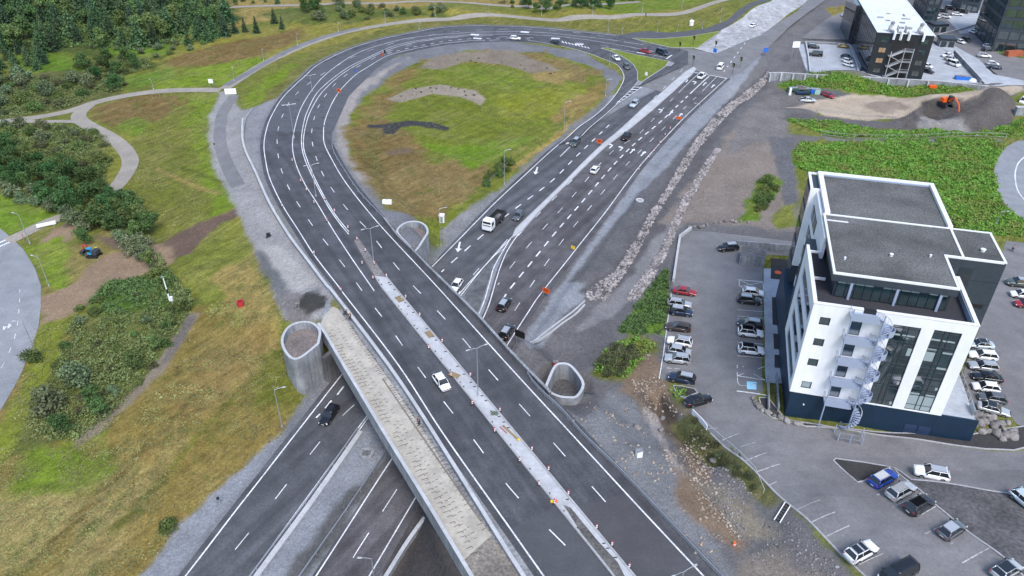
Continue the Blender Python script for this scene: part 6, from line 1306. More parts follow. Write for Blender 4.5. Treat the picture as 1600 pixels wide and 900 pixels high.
KINDWORD = dict(conifer='dark green conifer', spruce='dark slim conifer', birch='light green leafy tree', poplar='dark leafy tree', willow='pale silvery shrub', shrub='rounded green shrub', bush='dull brownish green shrub')
def wplant(kind, q, s, label, group):
    v = np.array([q[0], q[1], float(HZ(q[0], q[1]))-CAM_H]); X_ = 800+FPX*(v@RGT)/(v@FWD); Y_ = 450-FPX*(v@UPV)/(v@FWD)
    where = label
    if 'wood at the top left' in label: where = ('at the front' if Y_ > 62 else 'at the back' if Y_ < 22 else 'in the middle')+' of the '+('left end' if X_ < 90 else 'right end' if X_ > 240 else 'centre')+' of the top left wood'
    elif ' | ' in label: where = label.split(' | ')[1]
    label = KINDWORD[kind]+' '+where
    key = (kind, RNG.randrange(4))
    if key not in TP: t = TP[key] = make_tree(kind, sum(map(ord, kind))+key[1]*13)
    else: t = dup(TP[key])
    t.location = (q[0], q[1], float(HZ(q[0], q[1]))-.05); t.rotation_euler = (0, 0, RNG.uniform(0, 6.28)); k = s*RNG.uniform(.75, 1.25); t.scale = (k*RNG.uniform(.85, 1.15), k*RNG.uniform(.85, 1.15), k)
    t['label'] = label; t['category'] = 'shrub' if kind in ('willow', 'shrub', 'bush') else 'tree'; t['group'] = group
bpy.context.view_layer.update()
WOOD = [(-30,-20),(330,-14),(300,8),(360,30),(362,50),(320,68),(265,72),(200,76),(120,74),(60,82),(-30,88)]
for q in scatter_px(WOOD, 215, 3.0): wplant(RNG.choice(['conifer', 'conifer', 'conifer', 'spruce', 'birch', 'birch']), q, 1.15, 'tree in the dense green wood at the top left', 'trees of the wood at the top left')
for q in scatter_px([(-30,88),(60,84),(72,104),(40,118),(-30,122)], 16, 4): wplant('conifer', q, .75, 'x | on the near fringe of the wood by the green clearing', 'conifers at the edge of the clearing')
for q in scatter_px([(-30,124),(60,122),(130,128),(160,140),(120,162),(60,176),(0,184),(-30,186)], 30, 4): wplant(RNG.choice(['willow', 'bush', 'shrub']), q, 1.2, 'x | in the thicket above the junction of the gravel paths', 'shrubs above the path junction')
for q in scatter_px([(115,92),(200,92),(240,95),(240,108),(196,118),(196,142),(150,148),(128,128)], 34, 3.2): wplant(RNG.choice(['willow', 'bush', 'shrub', 'shrub', 'poplar']), q, .62, 'x | beside the green clearing above the looping path', 'shrubs beside the clearing')
for q in scatter_px([(130,70),(280,66),(330,66),(300,78),(240,92),(160,88)], 26, 4): wplant(RNG.choice(['shrub', 'conifer', 'willow']), q, .55, 'x | below the lower edge of the conifer wood', 'small trees below the wood')
for q in scatter_px([(0,194),(60,196),(120,196),(165,214),(180,245),(160,280),(90,262),(0,225)], 24, 4): wplant(RNG.choice(['bush', 'bush', 'willow', 'bush', 'shrub']), q, 1.0, 'x | inside the curve of the looping path', 'shrubs inside the path curve')
for q in scatter_px([(-20,222),(40,246),(100,270),(160,296),(195,320),(232,352),(240,372),(205,380),(150,356),(108,335),(60,312),(0,290),(-20,282)], 74, 2.9): wplant(RNG.choice(['poplar', 'poplar', 'poplar', 'birch']), q, .6, 'x | in the belt between the lawn and the looping path', 'trees of the belt on the left')
for q in scatter_px([(-20,268),(50,300),(105,330),(150,362),(225,385),(215,392),(140,372),(100,345),(40,318),(-20,290)], 14, 3): wplant('willow', q, .9, 'x | along the near side of the tree belt', 'silvery bushes along the tree belt')
for q in scatter_px([(130,470),(280,440),(300,470),(262,548),(230,585),(190,640),(120,690),(70,690),(60,640),(90,560)], 26, 3): wplant(RNG.choice(['shrub', 'shrub', 'willow', 'bush']), q, .55, 'x | on the scrubby slope between roundabout road and soil track', 'shrubs on the scrubby slope')
for q in scatter_px([(760,-4),(1010,-6),(1000,8),(960,14),(900,20),(840,21),(800,16)], 44, 3.5): wplant(RNG.choice(['poplar', 'shrub', 'conifer', 'birch']), q, .62, 'x | in the strip along the top edge above the loop', 'trees along the top edge')
for q in scatter_px([(470,8),(560,5),(700,15),(700,22),(600,28),(500,36)], 24, 4): wplant(RNG.choice(['shrub', 'bush', 'willow', 'shrub']), q, .9, 'x | scattered on the tan meadow at the top', 'shrubs on the tan meadow')
for q in scatter_px([(215,-8),(450,-8),(440,6),(330,8),(240,10)], 26, 5): wplant(RNG.choice(['shrub', 'birch', 'conifer']), q, .5, 'x | on the pale meadow behind the wood', 'small trees behind the wood')
for (px, py, s, lab) in [(429,36,.75,'lone dark conifer on the meadow, larger of a pair by the tan field'), (441,45,.6,'lone dark conifer on the meadow, smaller of a pair by the tan field'), (401,51,.75,'dark conifer standing apart at the right end of the wood'), (383,50,.65,'dark conifer left of the one standing apart by the wood'), (367,52,.75,'dark conifer at the tip of the wood'), (352,56,.85,'tall dark conifer near the tip of the wood'), (676,26,.35,'tiny conifer alone on the tan field above the loop'), (69,99,.75,'dark blue conifer standing in the green clearing'), (30,85,.7,'dark conifer at the near left edge of the wood')]: plant('spruce', px, py, s, lab)
for (px, py, s, lab) in [(478,20,.75,'round dark tree clump on the upper meadow'), (490,16,.6,'dark tree right of the round clump on the upper meadow'), (498,14,.5,'small dark tree at the end of the clump on the upper meadow')]: plant('poplar', px, py, s, lab)
for (kind, px, py, s, lab) in [('poplar',134,385,.5,'round green bush standing above the small digger'), ('birch',236,420,.62,'tall green bush beside the brown soil scar'), ('shrub',246,435,1.1,'green bush below the tall one at the soil scar'), ('willow',228,404,1.0,'pale bush beside the dug soil'), ('birch',270,510,.5,'green bush at the top of the gully by the striped pole'), ('birch',245,548,.5,'bright green bush midway down the soil track'), ('birch',212,578,.55,'bright green bush on the scrubby slope beside the soil track'), ('willow',120,600,1.4,'large silvery willow bush on the scrubby slope'), ('birch',150,635,.75,'large green bush below the silvery willow'), ('birch',160,655,.6,'green bush at the foot of the scrubby slope'), ('poplar',100,680,.42,'dark green bush at the lower left of the scrubby slope'), ('willow',75,640,1.2,'silvery bush left of the large green bush'), ('shrub',262,445,1.1,'leafy bush at the upper end of the gully'), ('shrub',285,485,1.1,'leafy bush at the lower end of the gully'), ('shrub',55,562,1.0,'small bush at the foot of the lamp post by the roundabout road'), ('willow',205,395,1.1,'bare greyish bush near the dug soil'), ('shrub',262,828,.9,'small green bush at the edge of the gravel verge')]: plant(kind, px, py, s, lab)
for q in scatter_px([(745,290),(790,250),(800,258),(760,296)], 9, 1.6): wplant('shrub', q, .75, 'x | on the bank where the grass meets the highway', 'bushes on the highway bank')
for q in scatter_px([(1180,335),(1198,285),(1212,300),(1192,335)], 10, 1.5): wplant('shrub', q, .7, 'x | on the rubble slope above the car park', 'bushes on the rubble slope')
for q in scatter_px([(940,570),(960,545),(990,540),(980,585),(950,588)], 12, 1.6): wplant('bush', q, .8, 'x | on the rubble below the lush green patch', 'bushes below the lush patch')
for q in scatter_px([(1085,655),(1115,690),(1160,728),(1190,760),(1180,768),(1140,735),(1095,690)], 12, 1.5): wplant('bush', q, .45, 'x | on the bank below the car park edge', 'bushes below the car park edge')
for arc in ([(612,156),(650,137),(700,134),(745,146),(757,160),(700,146),(650,145)], [(660,106),(690,88),(780,88),(870,110),(880,122),(780,98),(700,100)]):
    for q in scatter_px(arc, 11, 2): wplant('bush', q, .2, 'x | planted in the curved mulch beds inside the loop', 'small plants in the mulch beds')
# --- leafy ground cover, grass tufts, stones: each one mesh of many small faces
def scatter_world(poly, n):
    P = px_poly(poly) if len(poly[0]) == 2 else np.asarray(poly); lo = P.min(0); hi = P.max(0); out = []; c = 0
    while c < n:
        q = NPR.uniform(lo, hi, (max(2000, int(n*1.5)), 2)); q = q[sdf(P, q[:, 0], q[:, 1]) < 0]; out.append(q); c += len(q)
        if len(out) > 60: break
    return np.vstack(out)[:n]
def cover(name, label_kind, polys, dens, size, m, hgt, flat=.6):
    cs = []
    for poly, n in polys:
        q = scatter_world(poly, n); hz = HZ(q[:, 0], q[:, 1]); bump = fbm(q[:, 0], q[:, 1], 2.4, 9, 3); k = NPR.random(len(q)) < sstep(.26, .56, bump); q = q[k]; hz = hz[k]; bump = bump[k]
        for j in range(3): cs.append(np.stack([q[:, 0]+NPR.normal(0, .25, len(q)), q[:, 1]+NPR.normal(0, .25, len(q)), hz+hgt*np.maximum(bump-.2, 0)*2.0*NPR.random(len(q))+.05], 1))
    V, F_ = quads(np.vstack(cs), size, None, 1.0, NPR, flat); return raw_mesh(name, V, F_, m, 'stuff')
cover('lupin_cover', '', [([(1243,240),(1250,224),(1400,219),(1540,218),(1570,227),(1551,262),(1565,320),(1606,350),(1610,370),(1500,364),(1450,291),(1270,273),(1242,261)], 40000), ([(1228,186),(1300,189),(1400,206),(1540,206),(1605,184),(1605,212),(1400,217),(1290,211)], 11000), ([(930,580),(945,548),(990,525),(1025,540),(978,590)], 800), ([(1215,133),(1245,122),(1350,123),(1450,129),(1540,137),(1490,143),(1300,139)], 6000), ([(1053,604),(1070,607),(1073,620),(1056,621)], 120), ([(1545,76),(1600,72),(1600,90),(1562,85)], 500)], 0, .21, LF['lupin'], .75)
cover('scrub_cover', '', [([(0,194),(60,196),(120,196),(165,214),(182,245),(160,285),(90,264),(0,226),(-20,215)], 6500), ([(-30,124),(60,122),(130,128),(160,142),(120,164),(60,178),(0,186),(-30,188)], 9000), ([(112,505),(200,480),(295,455),(300,484),(258,548),(228,585),(186,640),(120,690),(60,692),(45,650),(88,570)], 5200), ([(130,92),(235,95),(235,108),(194,118),(192,142),(155,148),(128,128)], 4000), ([(215,375),(250,400),(300,470),(285,500),(262,470),(240,430)], 1500)], 0, .19, LF['scrub'], .95)
cover('undergrowth', '', [([(-30,-20),(330,-14),(300,8),(360,30),(362,50),(320,66),(265,70),(200,74),(120,74),(60,80),(-30,86)], 14000)], 0, .34, LF['birch'], 1.6)
cover('bright_herb_cover', '', [([(965,520),(1000,470),(1042,420),(1043,470),(1035,520),(1002,522)], 3600), ([(140,472),(175,440),(230,432),(266,450),(270,482),(200,490),(138,490)], 3600)], 0, .21, LF['birch'], .7)
def tufts():
    cs = []
    for poly, n in [([(0,700),(110,700),(262,590),(320,490),(400,380),(440,480),(445,560),(478,612),(440,680),(330,770),(215,900),(-20,910)], 20000), ([(545,205),(566,155),(605,122),(650,98),(730,77),(850,82),(940,115),(940,160),(880,200),(790,290),(690,375),(650,345),(600,330),(560,260)], 12000), ([(145,170),(250,145),(340,145),(327,225),(372,320),(260,362),(195,310),(206,245)], 8000), ([(20,520),(120,500),(290,460),(300,480),(200,630),(110,690),(20,690)], 9000), ([(330,75),(500,30),(720,24),(600,45),(420,110),(250,130)], 5000)]:
        q = scatter_world(poly, n); b = fbm(q[:, 0], q[:, 1], 3.5, 77, 4); q = q[NPR.random(len(q)) < sstep(.38, .62, b)]; cs.append(np.stack([q[:, 0], q[:, 1], HZ(q[:, 0], q[:, 1])+.06], 1))
    V, F_ = quads(np.vstack(cs), .15, None, 1.0, NPR, 2.2); m = mat('tuft_leaves', (.17,.17,.06), .9, noise=.5, scale=.6, scale2=.07)
    raw_mesh('grass_tufts', V, F_, m, 'stuff')
tufts()
ICO = None
def stones(name, P, size, m, kind='stuff', squash=.7, parent=None):
    """many stones as one mesh; each a jittered 12-sided lump"""
    ph = (1+5**.5)/2; B = np.array([(-1,ph,0),(1,ph,0),(-1,-ph,0),(1,-ph,0),(0,-1,ph),(0,1,ph),(0,-1,-ph),(0,1,-ph),(ph,0,-1),(ph,0,1),(-ph,0,-1),(-ph,0,1)])/1.9
    Fi = np.array([(0,11,5),(0,5,1),(0,1,7),(0,7,10),(0,10,11),(1,5,9),(5,11,4),(11,10,2),(10,7,6),(7,1,8),(3,9,4),(3,4,2),(3,2,6),(3,6,8),(3,8,9),(4,9,5),(2,4,11),(6,2,10),(8,6,7),(9,8,1)])
    n = len(P); V = B[None]*NPR.uniform(.72, 1.22, (n, 12, 1)); a = NPR.uniform(0, 6.28, n); ca, sa = np.cos(a)[:, None], np.sin(a)[:, None]
    V = V*np.stack([NPR.uniform(.8, 1.4, n), NPR.uniform(.6, 1.0, n), np.full(n, squash)], 1)[:, None, :]
    V = np.stack([V[..., 0]*ca-V[..., 1]*sa, V[..., 0]*sa+V[..., 1]*ca, V[..., 2]], -1)*np.asarray(size).reshape(-1, 1, 1)+P[:, None, :]
    o = raw_mesh(name, V.reshape(-1, 3), (Fi[None]+12*np.arange(n)[:, None, None]).reshape(-1, 3), m, kind); return o
def stone_field(name, polys, m, lo, hi, clump=True):
    PP = []; SS = []
    for poly, n in polys:
        q = scatter_world(poly, n)
        if clump == 2: b = fbm(q[:, 0], q[:, 1], 4, 91, 3); q = q[NPR.random(len(q)) < sstep(.12, .5, b)]
        elif clump: b = fbm(q[:, 0], q[:, 1], 5, 91, 3); q = q[NPR.random(len(q)) < sstep(.35, .65, b)]
        s = lo+(hi-lo)*NPR.random(len(q))**3; PP.append(np.stack([q[:, 0], q[:, 1], HZ(q[:, 0], q[:, 1])+s*.2], 1)); SS.append(s)
    return stones(name, np.vstack(PP), np.concatenate(SS), m)
def stonemat(n, c):
    m = mat(n, c, .95, noise=.45, scale=1.3, scale2=.35); return m
R1 = [(915,455),(960,425),(1000,360),(1038,300),(1060,262),(1082,225),(1112,187),(1150,155),(1200,112),(1206,116),(1160,160),(1120,198),(1090,235),(1066,275),(1042,310),(1008,372),(975,430),(945,470),(920,470)]
R2 = [(975,470),(1005,430),(1040,372),(1066,312),(1092,270),(1117,232),(1126,234),(1100,276),(1074,322),(1050,378),(1020,436),(995,470)]
stone_field('riprap_stones', [(R1, 6500), (R2, 3200)], stonemat('riprap', (.27,.245,.24)), .1, .46, 2)
stone_field('scattered_stones', [([(985,590),(1015,545),(1040,600),(1050,630),(1085,665),(1112,700),(1115,760),(1150,830),(1170,860),(1110,840),(1060,770),(1030,690),(1000,640)], 2600), ([(860,640),(905,630),(950,615),(1000,640),(1080,760),(1130,880),(1100,880),(1000,770),(930,690)], 800)], stonemat('ochre_stone', (.30,.25,.20)), .04, .28)
stone_field('scattered_stones', [([(1030,350),(1100,255),(1160,188),(1210,185),(1240,240),(1242,330),(1110,348)], 1500), ([(1160,180),(1205,140),(1230,175),(1235,215),(1130,245)], 700), ([(1380,175),(1560,150),(1575,190),(1500,206),(1390,206),(1240,190),(1240,178)], 1600), ([(1090,715),(1195,785),(1290,860),(1330,910),(1200,910),(1130,800)], 1500), ([(430,470),(470,462),(470,500),(440,500)], 400), ([(1440,788),(1590,780),(1640,900),(1600,900)], 900)], stonemat('grey_stone', (.20,.19,.19)), .05, .24)
# boulders one can tell apart
def boulder(px, py, s, label, group, mm='rock', lift=.0):
    p = gz(px, py); t = stones('boulder', np.zeros((1, 3)), [s], M[mm], None, RNG.uniform(.6, .8)); t.location = (p[0], p[1], p[2]+s*.3+lift); tag(t, label, 'boulder', group)
    sd = t.modifiers.new('sub', 'SUBSURF'); sd.levels = 1; sd.render_levels = 1; sd.subdivision_type = 'SIMPLE'; return t
for px, py in [(1085,355),(1094,355.5),(1099,353.5),(1105,352),(1116,349),(1125,348),(1133,347),(1144,346),(1149,348),(1157,347),(1169,349),(1078,357)]: boulder(px, py, RNG.uniform(.45, .85), 'grey boulder in the row along the upper edge of the car park', 'boulders along the upper edge of the car park')
for px, py in [(1177,623),(1179,628),(1183,633),(1187,637),(1192,641),(1200,645),(1210,650),(1219,654),(1229,658),(1239,661),(1246,663)]: boulder(px, py, RNG.uniform(.5, .85), 'pale boulder edging the dark soil strip at the corner of the white building', 'boulders edging the soil strip')
for px, py in [(1508,655),(1515,663),(1522,655),(1520,668),(1530,664),(1538,660),(1546,657),(1534,676),(1544,676),(1552,668),(1561,664),(1567,672),(1556,680),(1572,682),(1580,676),(1583,684),(1565,688),(1528,650),(1540,652),(1551,655),(1575,662)]: boulder(px, py, RNG.uniform(.6, 1.1), 'large rounded boulder in the heap at the right end of the navy base', 'boulders heaped at the right end of the navy base')
for px, py in [(1500,575),(1504,588),(1508,600),(1511,612),(1514,624),(1518,636),(1522,645),(1512,606)]: boulder(px, py, RNG.uniform(.45, .7), 'brownish rock in the strip between the white building and the parked cars', 'rocks beside the east row of cars')
for px, py, lab in [(997,669,'pale boulder on the gravel near the car park cliff'), (1033,672,'rounded boulder under the car park cliff'), (1035,655,'cream boulder at the foot of the brown cliff'), (1114,721,'grey boulder below the bushes by the car park edge')]: boulder(px, py, .7, lab, None)
# ------------------------------------------------------------------ lamp posts
def post_height(p, ty):
    """height of a vertical post whose top is seen at image row ty"""
    best = 0; bd = 1e9
    for h in np.arange(2, 14, .1):
        q = np.array([p[0], p[1], p[2]+h-CAM_H]); y = 450-FPX*(q@UPV)/(q@FWD)
        if abs(y-ty) < bd: bd = abs(y-ty); best = h
    return best
def lamp(base, ty, label, arms=1, yaw=0.0, H=None, group='street lamps', hgt=None):
    p = on([base], H, 0)[0] if H else gz(*base); h = hgt or post_height(p, ty); t = thing('street_lamp', label, 'street lamp', p, yaw, group)
    MB().tube([(0, 0, -.2), (0, 0, h*.5), (0, 0, h)], .10, 8, .055).build('pole', M['steel'], t)
    MB().lathe([(.2, -.1), (.2, .35), (.12, .5)], 8).build('base', M['steel'], t)
    for s in ((1,) if arms == 1 else (1, -1)):
        a = MB().tube([(0, 0, h-.05), (s*.5, 0, h+.12), (s*1.3, 0, h+.18)], .045, 6).build('arm', M['steel'], t)
        MB().box((s*1.55, 0, h+.18), (.62, .24, .09), 0, .8).build('lamp_head', M['concrete_light'], t)
RAMPYAW = math.radians(28)
for b, ty, lab in [((747,620),544,'tall grey double lamp standing in the bridge median near the white car'), ((584,410),357,'double lamp on the ramp median where the pale strip begins'), ((494,307),258,'double lamp on the ramp median beside the black kerbed bend'), ((460,216),164,'double lamp on the median at the left of the loop'), ((488,143),118,'double lamp on the median at the upper left of the loop')]: lamp(b, ty, lab, 2, RAMPYAW, HR)
lamp((1052,972), 884, 'double lamp with white heads over the lane at the bottom edge', 2, RAMPYAW, HR, hgt=9.5)
for b, ty, lab, yw in [((441,667),609,'lamp post on the gravel verge left of the southbound lanes',20), ((585,904),873,'lamp post between the northbound lanes at the bottom edge',180), ((47,381),335,'lamp post by the lawn path crossing',160), ((77,447),402,'lamp post below the path crossing on the roundabout edge',160), ((60,560),503,'lamp post leaning over the roundabout road near the painted 40',180), ((689,385),327,'lamp post on the grass point beside the highway',20), ((788,288),236,'lamp post by the bright green bushes on the highway bank',20), ((881,206),160,'lamp post on the gravel edge of the loop interior',20), ((946,150),125,'lamp post on the inner gravel of the loop near the slip road',20), ((952,102),79,'lamp post beside the kerb of the slip road',20), ((950,49),30,'lamp post on the outer bank above the top of the loop',-90), ((972,53),43,'short lamp post by the split of the top road',-90), ((1027,51),32,'lamp post above the right grass wedge',-90), ((1058,50),38,'lamp post near the white dome on the top bank',-90), ((1097,45),32,'lamp post on the bank right of the white dome',-90), ((1125,35),12,'lamp post by the road running to the top right',-90), ((1065,14),0,'lamp post above the gravel path at the top right',-90), ((1003,20),5,'lamp post on the bright green bank at the top',-90), ((926,22),7,'lamp post at the right end of the top bushes',-90), ((846,24),8,'lamp post in front of the top bushes',-90), ((602,36),18,'lamp post beside the upper path over the tan meadow',-60), ((529,50),35,'lamp post beside the upper path where two paths run together',-60), ((465,70),52,'lamp post on the bright verge of the double path',-60), ((412,96),76,'lamp post above the double path near the path junction',-60), ((680,25),10,'lamp post on the tan meadow near a tiny conifer',-90), ((764,24),7,'lamp post at the left end of the top bushes',-90), ((655,46),35,'lamp post on the outer bank at the top left of the loop',-60), ((366,126),104,'lamp post on the bright green verge above the path junction',-60), ((240,140),122,'lamp post above the curved path near the shrubs',-80), ((1092,176),163,'lamp post on the dark gravel right of the stop line',160), ((1556,352),331,'lamp post on the green slope by the right hand roundabout',0), ((263,45),30,'lamp post half hidden behind the dark wood',-90)]: lamp(b, ty, lab, 1, math.radians(yw))
# ------------------------------------------------------------------ traffic lights, signs, markers
def tlight(base, label):
    p = on([base], HL, -3)[0]; t = thing('traffic_light', label, 'traffic light', p, math.radians(-60), 'traffic lights at the junction'); MB().tube([(0, 0, 0), (0, 0, 3.4)], .07, 6).build('pole', M['steel_dark'], t); MB().box((0, 0, 3.2), (.75, .35, 1.1)).build('lamp_housing', M['black'], t); MB().box((0, 0, 3.2), (.95, .06, 1.35)).build('backing_board', M['black'], t)
    for k, c in enumerate(('red', 'yellow', 'hivis')): MB().lathe([(.12, -.06), (.12, .0)], 8, (0, -.18, 3.55-k*.34), 'y').build('lens', M[c], t)
for b, l in [((1061,82),'black traffic light by the tip of the right grass wedge'), ((1082,104),'black traffic light at the head of the pale highway median'), ((1117,80),'black traffic light on the corner of the closed concrete road'), ((1156,106),'black traffic light furthest right on the dark gravel edge'), ((1144,116),'black traffic light nearest the end of the white stop line'), ((1083,72),'black traffic light inside the right grass wedge')]: tlight(b, l)
def board(name, px, py, w, h, post, m, label, cat, yaw, H=None, mb='black', grp=None):
    p = on([(px, py)], H, -4)[0] if H else gz(px, py); t = thing(name, label, cat, p, math.radians(yaw), grp)
    for s in ((-1, 1) if w > 1.2 else (0,)): MB().tube([(s*w*.35, 0, 0), (s*w*.35, 0, post)], .05, 6).build('post', M['steel'], t)
    MB().box((0, 0, post+h/2-.1), (w, .06, h)).build('panel', M[m], t); MB().box((0, .05, post+h/2-.1), (w*.96, .03, h*.96)).build('back', M[mb], t); return t
def osign(px, py, label, H, yaw=-30, w=1.7, h=1.2):
    t = board('road_sign', px, py, w, h, .9, 'orange', label, 'road sign', yaw, H, 'steel_dark', 'orange roadworks signs'); sb = MB()
    for k, (a, b) in enumerate(((-.35, .35), (-.28, .28))): sb.bx(a*w, b*w, -.045, -.034, .95+h*(.28+.3*k), .95+h*(.38+.3*k))
    sb.build('lettering_band', M['black'], t)
osign(853, 463, 'orange roadworks sign on the right shoulder near the bridge', HL, -35); osign(936, 228, 'orange roadworks sign on the pale highway median', HL, -35); osign(530, 148, 'orange roadworks sign on the inner edge at the left of the loop', HR, -40); osign(597, 91, 'orange roadworks sign on the inner edge at the top left of the loop', HR, -60); osign(1060, 190, 'orange roadworks sign lying low at the right edge of the arrow lanes', HL, -20, 1.6, .8)
board('road_sign', 602, 90, 1.6, 1.3, 1.6, 'black', 'black backed sign beside the orange one on the upper left loop', 'road sign', 120, HR); board('road_sign', 812, 541, 2.2, 1.5, 2.2, 'black', 'black rectangular sign panel seen from behind by the bridge parapet', 'road sign', -35, HL)
board('road_sign', 556, 116, .9, .9, .8, 'blue', 'small blue and orange sign on the inner edge of the upper left loop', 'road sign', -40, HR, 'orange'); board('road_sign', 895, 392, 1.0, .8, .6, 'yellow', 'small yellow sign on the right edge line of the highway', 'road sign', -35, HL); board('road_sign', 1116, 87, 1.5, 1.5, 1.2, 'blue', 'round blue sign before the closed pale road', 'road sign', -50, HL); board('road_sign', 1195, 87, 1.6, 1.6, 1.4, 'blue', 'blue sign standing on the gravel edge right of the junction', 'road sign', -10, HL)
board('road_sign', 1009, 124, 1.0, 1.1, 1.5, 'white', 'small white sign inside the triangular grass island', 'road sign', -40, HR, 'frame_white'); board('sign_board', 361, 148, 3.4, 1.8, .3, 'white', 'white sign board at the junction of the gravel paths', 'sign', 10, None, 'frame_white'); board('road_sign', 331, 136, 1.4, 1.3, 1.4, 'white', 'white triangular warning sign above the path junction', 'road sign', 0, None, 'frame_white')
p = gz(1247, 117); t = board('sign_board', 1238, 100, 2.6, 2.2, 6.0, 'white', 'tall white advertising board on two legs left of the parking deck', 'sign', 5, None, 'frame_white')
board('road_sign', 38, 376, .9, .9, 1.0, 'orange', 'round orange sign beside the path crossing on the left', 'road sign', -60, None, 'steel')
def cone(px, py, label, H, grp, s=1.0):
    global CONE
    p = on([(px, py)], H, 0)[0]
    if CONE is None:
        CONE = thing('marker_post', 'x', 'traffic marker'); MB().box((0, 0, .05), (.5, .36, .1)).build('base', M['steel_dark'], CONE); MB().tube([(0, 0, .1), (0, 0, .95)], .11, 8, .085).build('post', M['red'], CONE)
        for z_ in (.32, .66): MB().lathe([(.125, -.09), (.125, .09)], 8, (0, 0, z_)).build('reflective_band', M['whitep'], CONE)
        c = CONE
    else: c = dup(CONE)
    c.location = (p[0], p[1], p[2]+.02); c.rotation_euler = (0, 0, RNG.uniform(0, 3)); c['label'] = label; c['group'] = grp; c['category'] = 'traffic marker'
CONE = None; bpy.context.view_layer.update()
gc = 'red and white markers on the ramp and bridge'
ML_ = [(637,497),(670,545),(705,588),(738,632),(773,675),(812,721),(842,758),(866,787),(583,436),(566,413),(511,346),(491,318),(479,298),(470,284),(457,252)]
MR_ = [(604,433),(585,413),(571,393),(558,375),(544,357),(634,466),(656,494),(691,535),(735,588),(781,643),(831,704),(857,735),(888,773),(932,826),(956,853),(983,887),(523,331),(508,312),(492,289)]
first = True
for px, py in ML_: cone(px, py, 'red and white striped marker post along the left side of the ramp median', HR, gc); bpy.context.view_layer.update() if first else None; first = False
for px, py in MR_: cone(px, py, 'red and white striped marker post along the right side of the ramp median', HR, 'red and white markers right of the median')
for px, py in [(533,455),(491,397),(441,323)]: cone(px, py, 'red and white striped marker post on the left edge line of the ramp', HR, 'red and white markers on the left edge line')
for px, py in [(998,266),(1014,247),(1022,237),(1031,224),(1039,212),(1047,202)]: cone(px, py, 'red and white marker post dividing the right hand arrow lanes', HL, 'markers dividing the arrow lanes')
def simple(name, label, cat, parts, px, py, H=None, yaw=0.0, up=0):
    p = on([(px, py)], H, 0)[0] if H else gz(px, py); t = thing(name, label, cat, p, math.radians(yaw))
    for n, m, mb in parts: mb.build(n, M[m], t)
    return t
for px, py, yw in [(624,469,-57),(710,588,-30),(671,524,-57)]: simple('timber_pallet', {624: 'timber pallet at the upper end of the bridge median', 710: 'tan pallet lying across the bridge median near the white car', 671: 'stack of rods and boards on the bridge median'}[px], 'pallet', [('board', 'wood', MB().bx(-.9, .9, -.5, -.2, .3, .36)), ('board', 'wood', MB().bx(-.9, .9, -.15, .15, .3, .36)), ('board', 'wood', MB().bx(-.9, .9, .2, .5, .3, .36)), ('bearer', 'bark', MB().bx(-.85, -.7, -.5, .5, .2, .3)), ('bearer', 'bark', MB().bx(.7, .85, -.5, .5, .2, .3))], px, py, HR, yw)
simple('barrier_board', 'long tan board with red edges lying on the bridge median', 'board', [('board', 'wood', MB().bx(-1.9, 1.9, -.14, .14, .25, .34)), ('edge', 'red', MB().bx(-2.0, -.2, -.6, -.5, .25, .32)), ('end_cap', 'yellow', MB().bx(1.75, 2.05, -.2, .2, .25, .38))], 798, 678, HR, -52)
simple('cable_coil', 'tangle of green cable on the bridge median', 'cable', [('coil', 'green_cable' if 'green_cable' in M else 'steel_dark', MB().tube([(math.cos(k*.9)*(.35+.012*k), math.sin(k*1.1)*(.3+.012*k), .25+.008*k) for k in range(30)], .035, 5))], 772, 648, HR)
simple('warning_cone', 'orange warning cone by the soil strip on the ramp median', 'cone', [('base', 'orange', MB().box((0, 0, .04), (.5, .5, .08))), ('cone', 'orange', MB().lathe([(.2, .08), (.04, .8)], 10)), ('panel', 'yellow', MB().box((-.6, .1, .2), (.35, .35, .2)))], 869, 786, HR)
simple('cabinet', 'white cabinet standing on the grass point beside the highway', 'cabinet', [('box', 'whitep', MB().box((0, 0, 1.0), (1.2, 1.0, 1.9))), ('roof', 'whitep', MB().box((0, 0, 2.05), (1.4, 1.2, .2), 0, .8)), ('door', 'concrete', MB().bx(-.3, .3, -.53, -.5, .2, 1.7))], 690.5, 347)
simple('concrete_block', 'white concrete block lying on the grass near the loop guardrail', 'block', [('block', 'whitep', MB().box((0, 0, .5), (2.2, .9, .9), 0, .92)), ('lifting_eye', 'steel', MB().box((0, 0, 1.0), (.3, .1, .15)))], 605, 318, None, -5)
simple('cable_box', 'white upright box on the grey gravel right of the guardrail', 'cabinet', [('box', 'whitep', MB().box((0, 0, .6), (.9, .6, 1.3))), ('lid', 'concrete', MB().box((0, 0, 1.28), (1.0, .7, .08)))], 998, 713, None, 20)
simple('kiosk', 'small white round hut on the bank above the right grass wedge', 'hut', [('wall', 'whitep', MB().lathe([(.9, 0), (.9, 1.6)], 10)), ('roof', 'whitep', MB().lathe([(1.0, 1.6), (.6, 2.1), (.05, 2.3)], 10))], 1080, 40)
simple('drain_ring', 'red plastic drain ring in the olive field', 'drain', [('ring', 'red', MB().wall([(math.cos(k*math.pi/6)*.6, math.sin(k*math.pi/6)*.6) for k in range(12)], .15, 0, 1.0, True)), ('floor', 'black', MB().lathe([(.55, .3), (.55, .32)], 12))], 377, 479)
simple('concrete_ring', 'round concrete chamber cover on the gravel median by the bridge', 'drain', [('ring', 'concrete', MB().wall([(math.cos(k*math.pi/7)*.95, math.sin(k*math.pi/7)*.95) for k in range(14)], .5, 0, .45, True)), ('lid', 'concrete_dark', MB().lathe([(.7, .2), (.7, .3)], 12))], 573, 710)
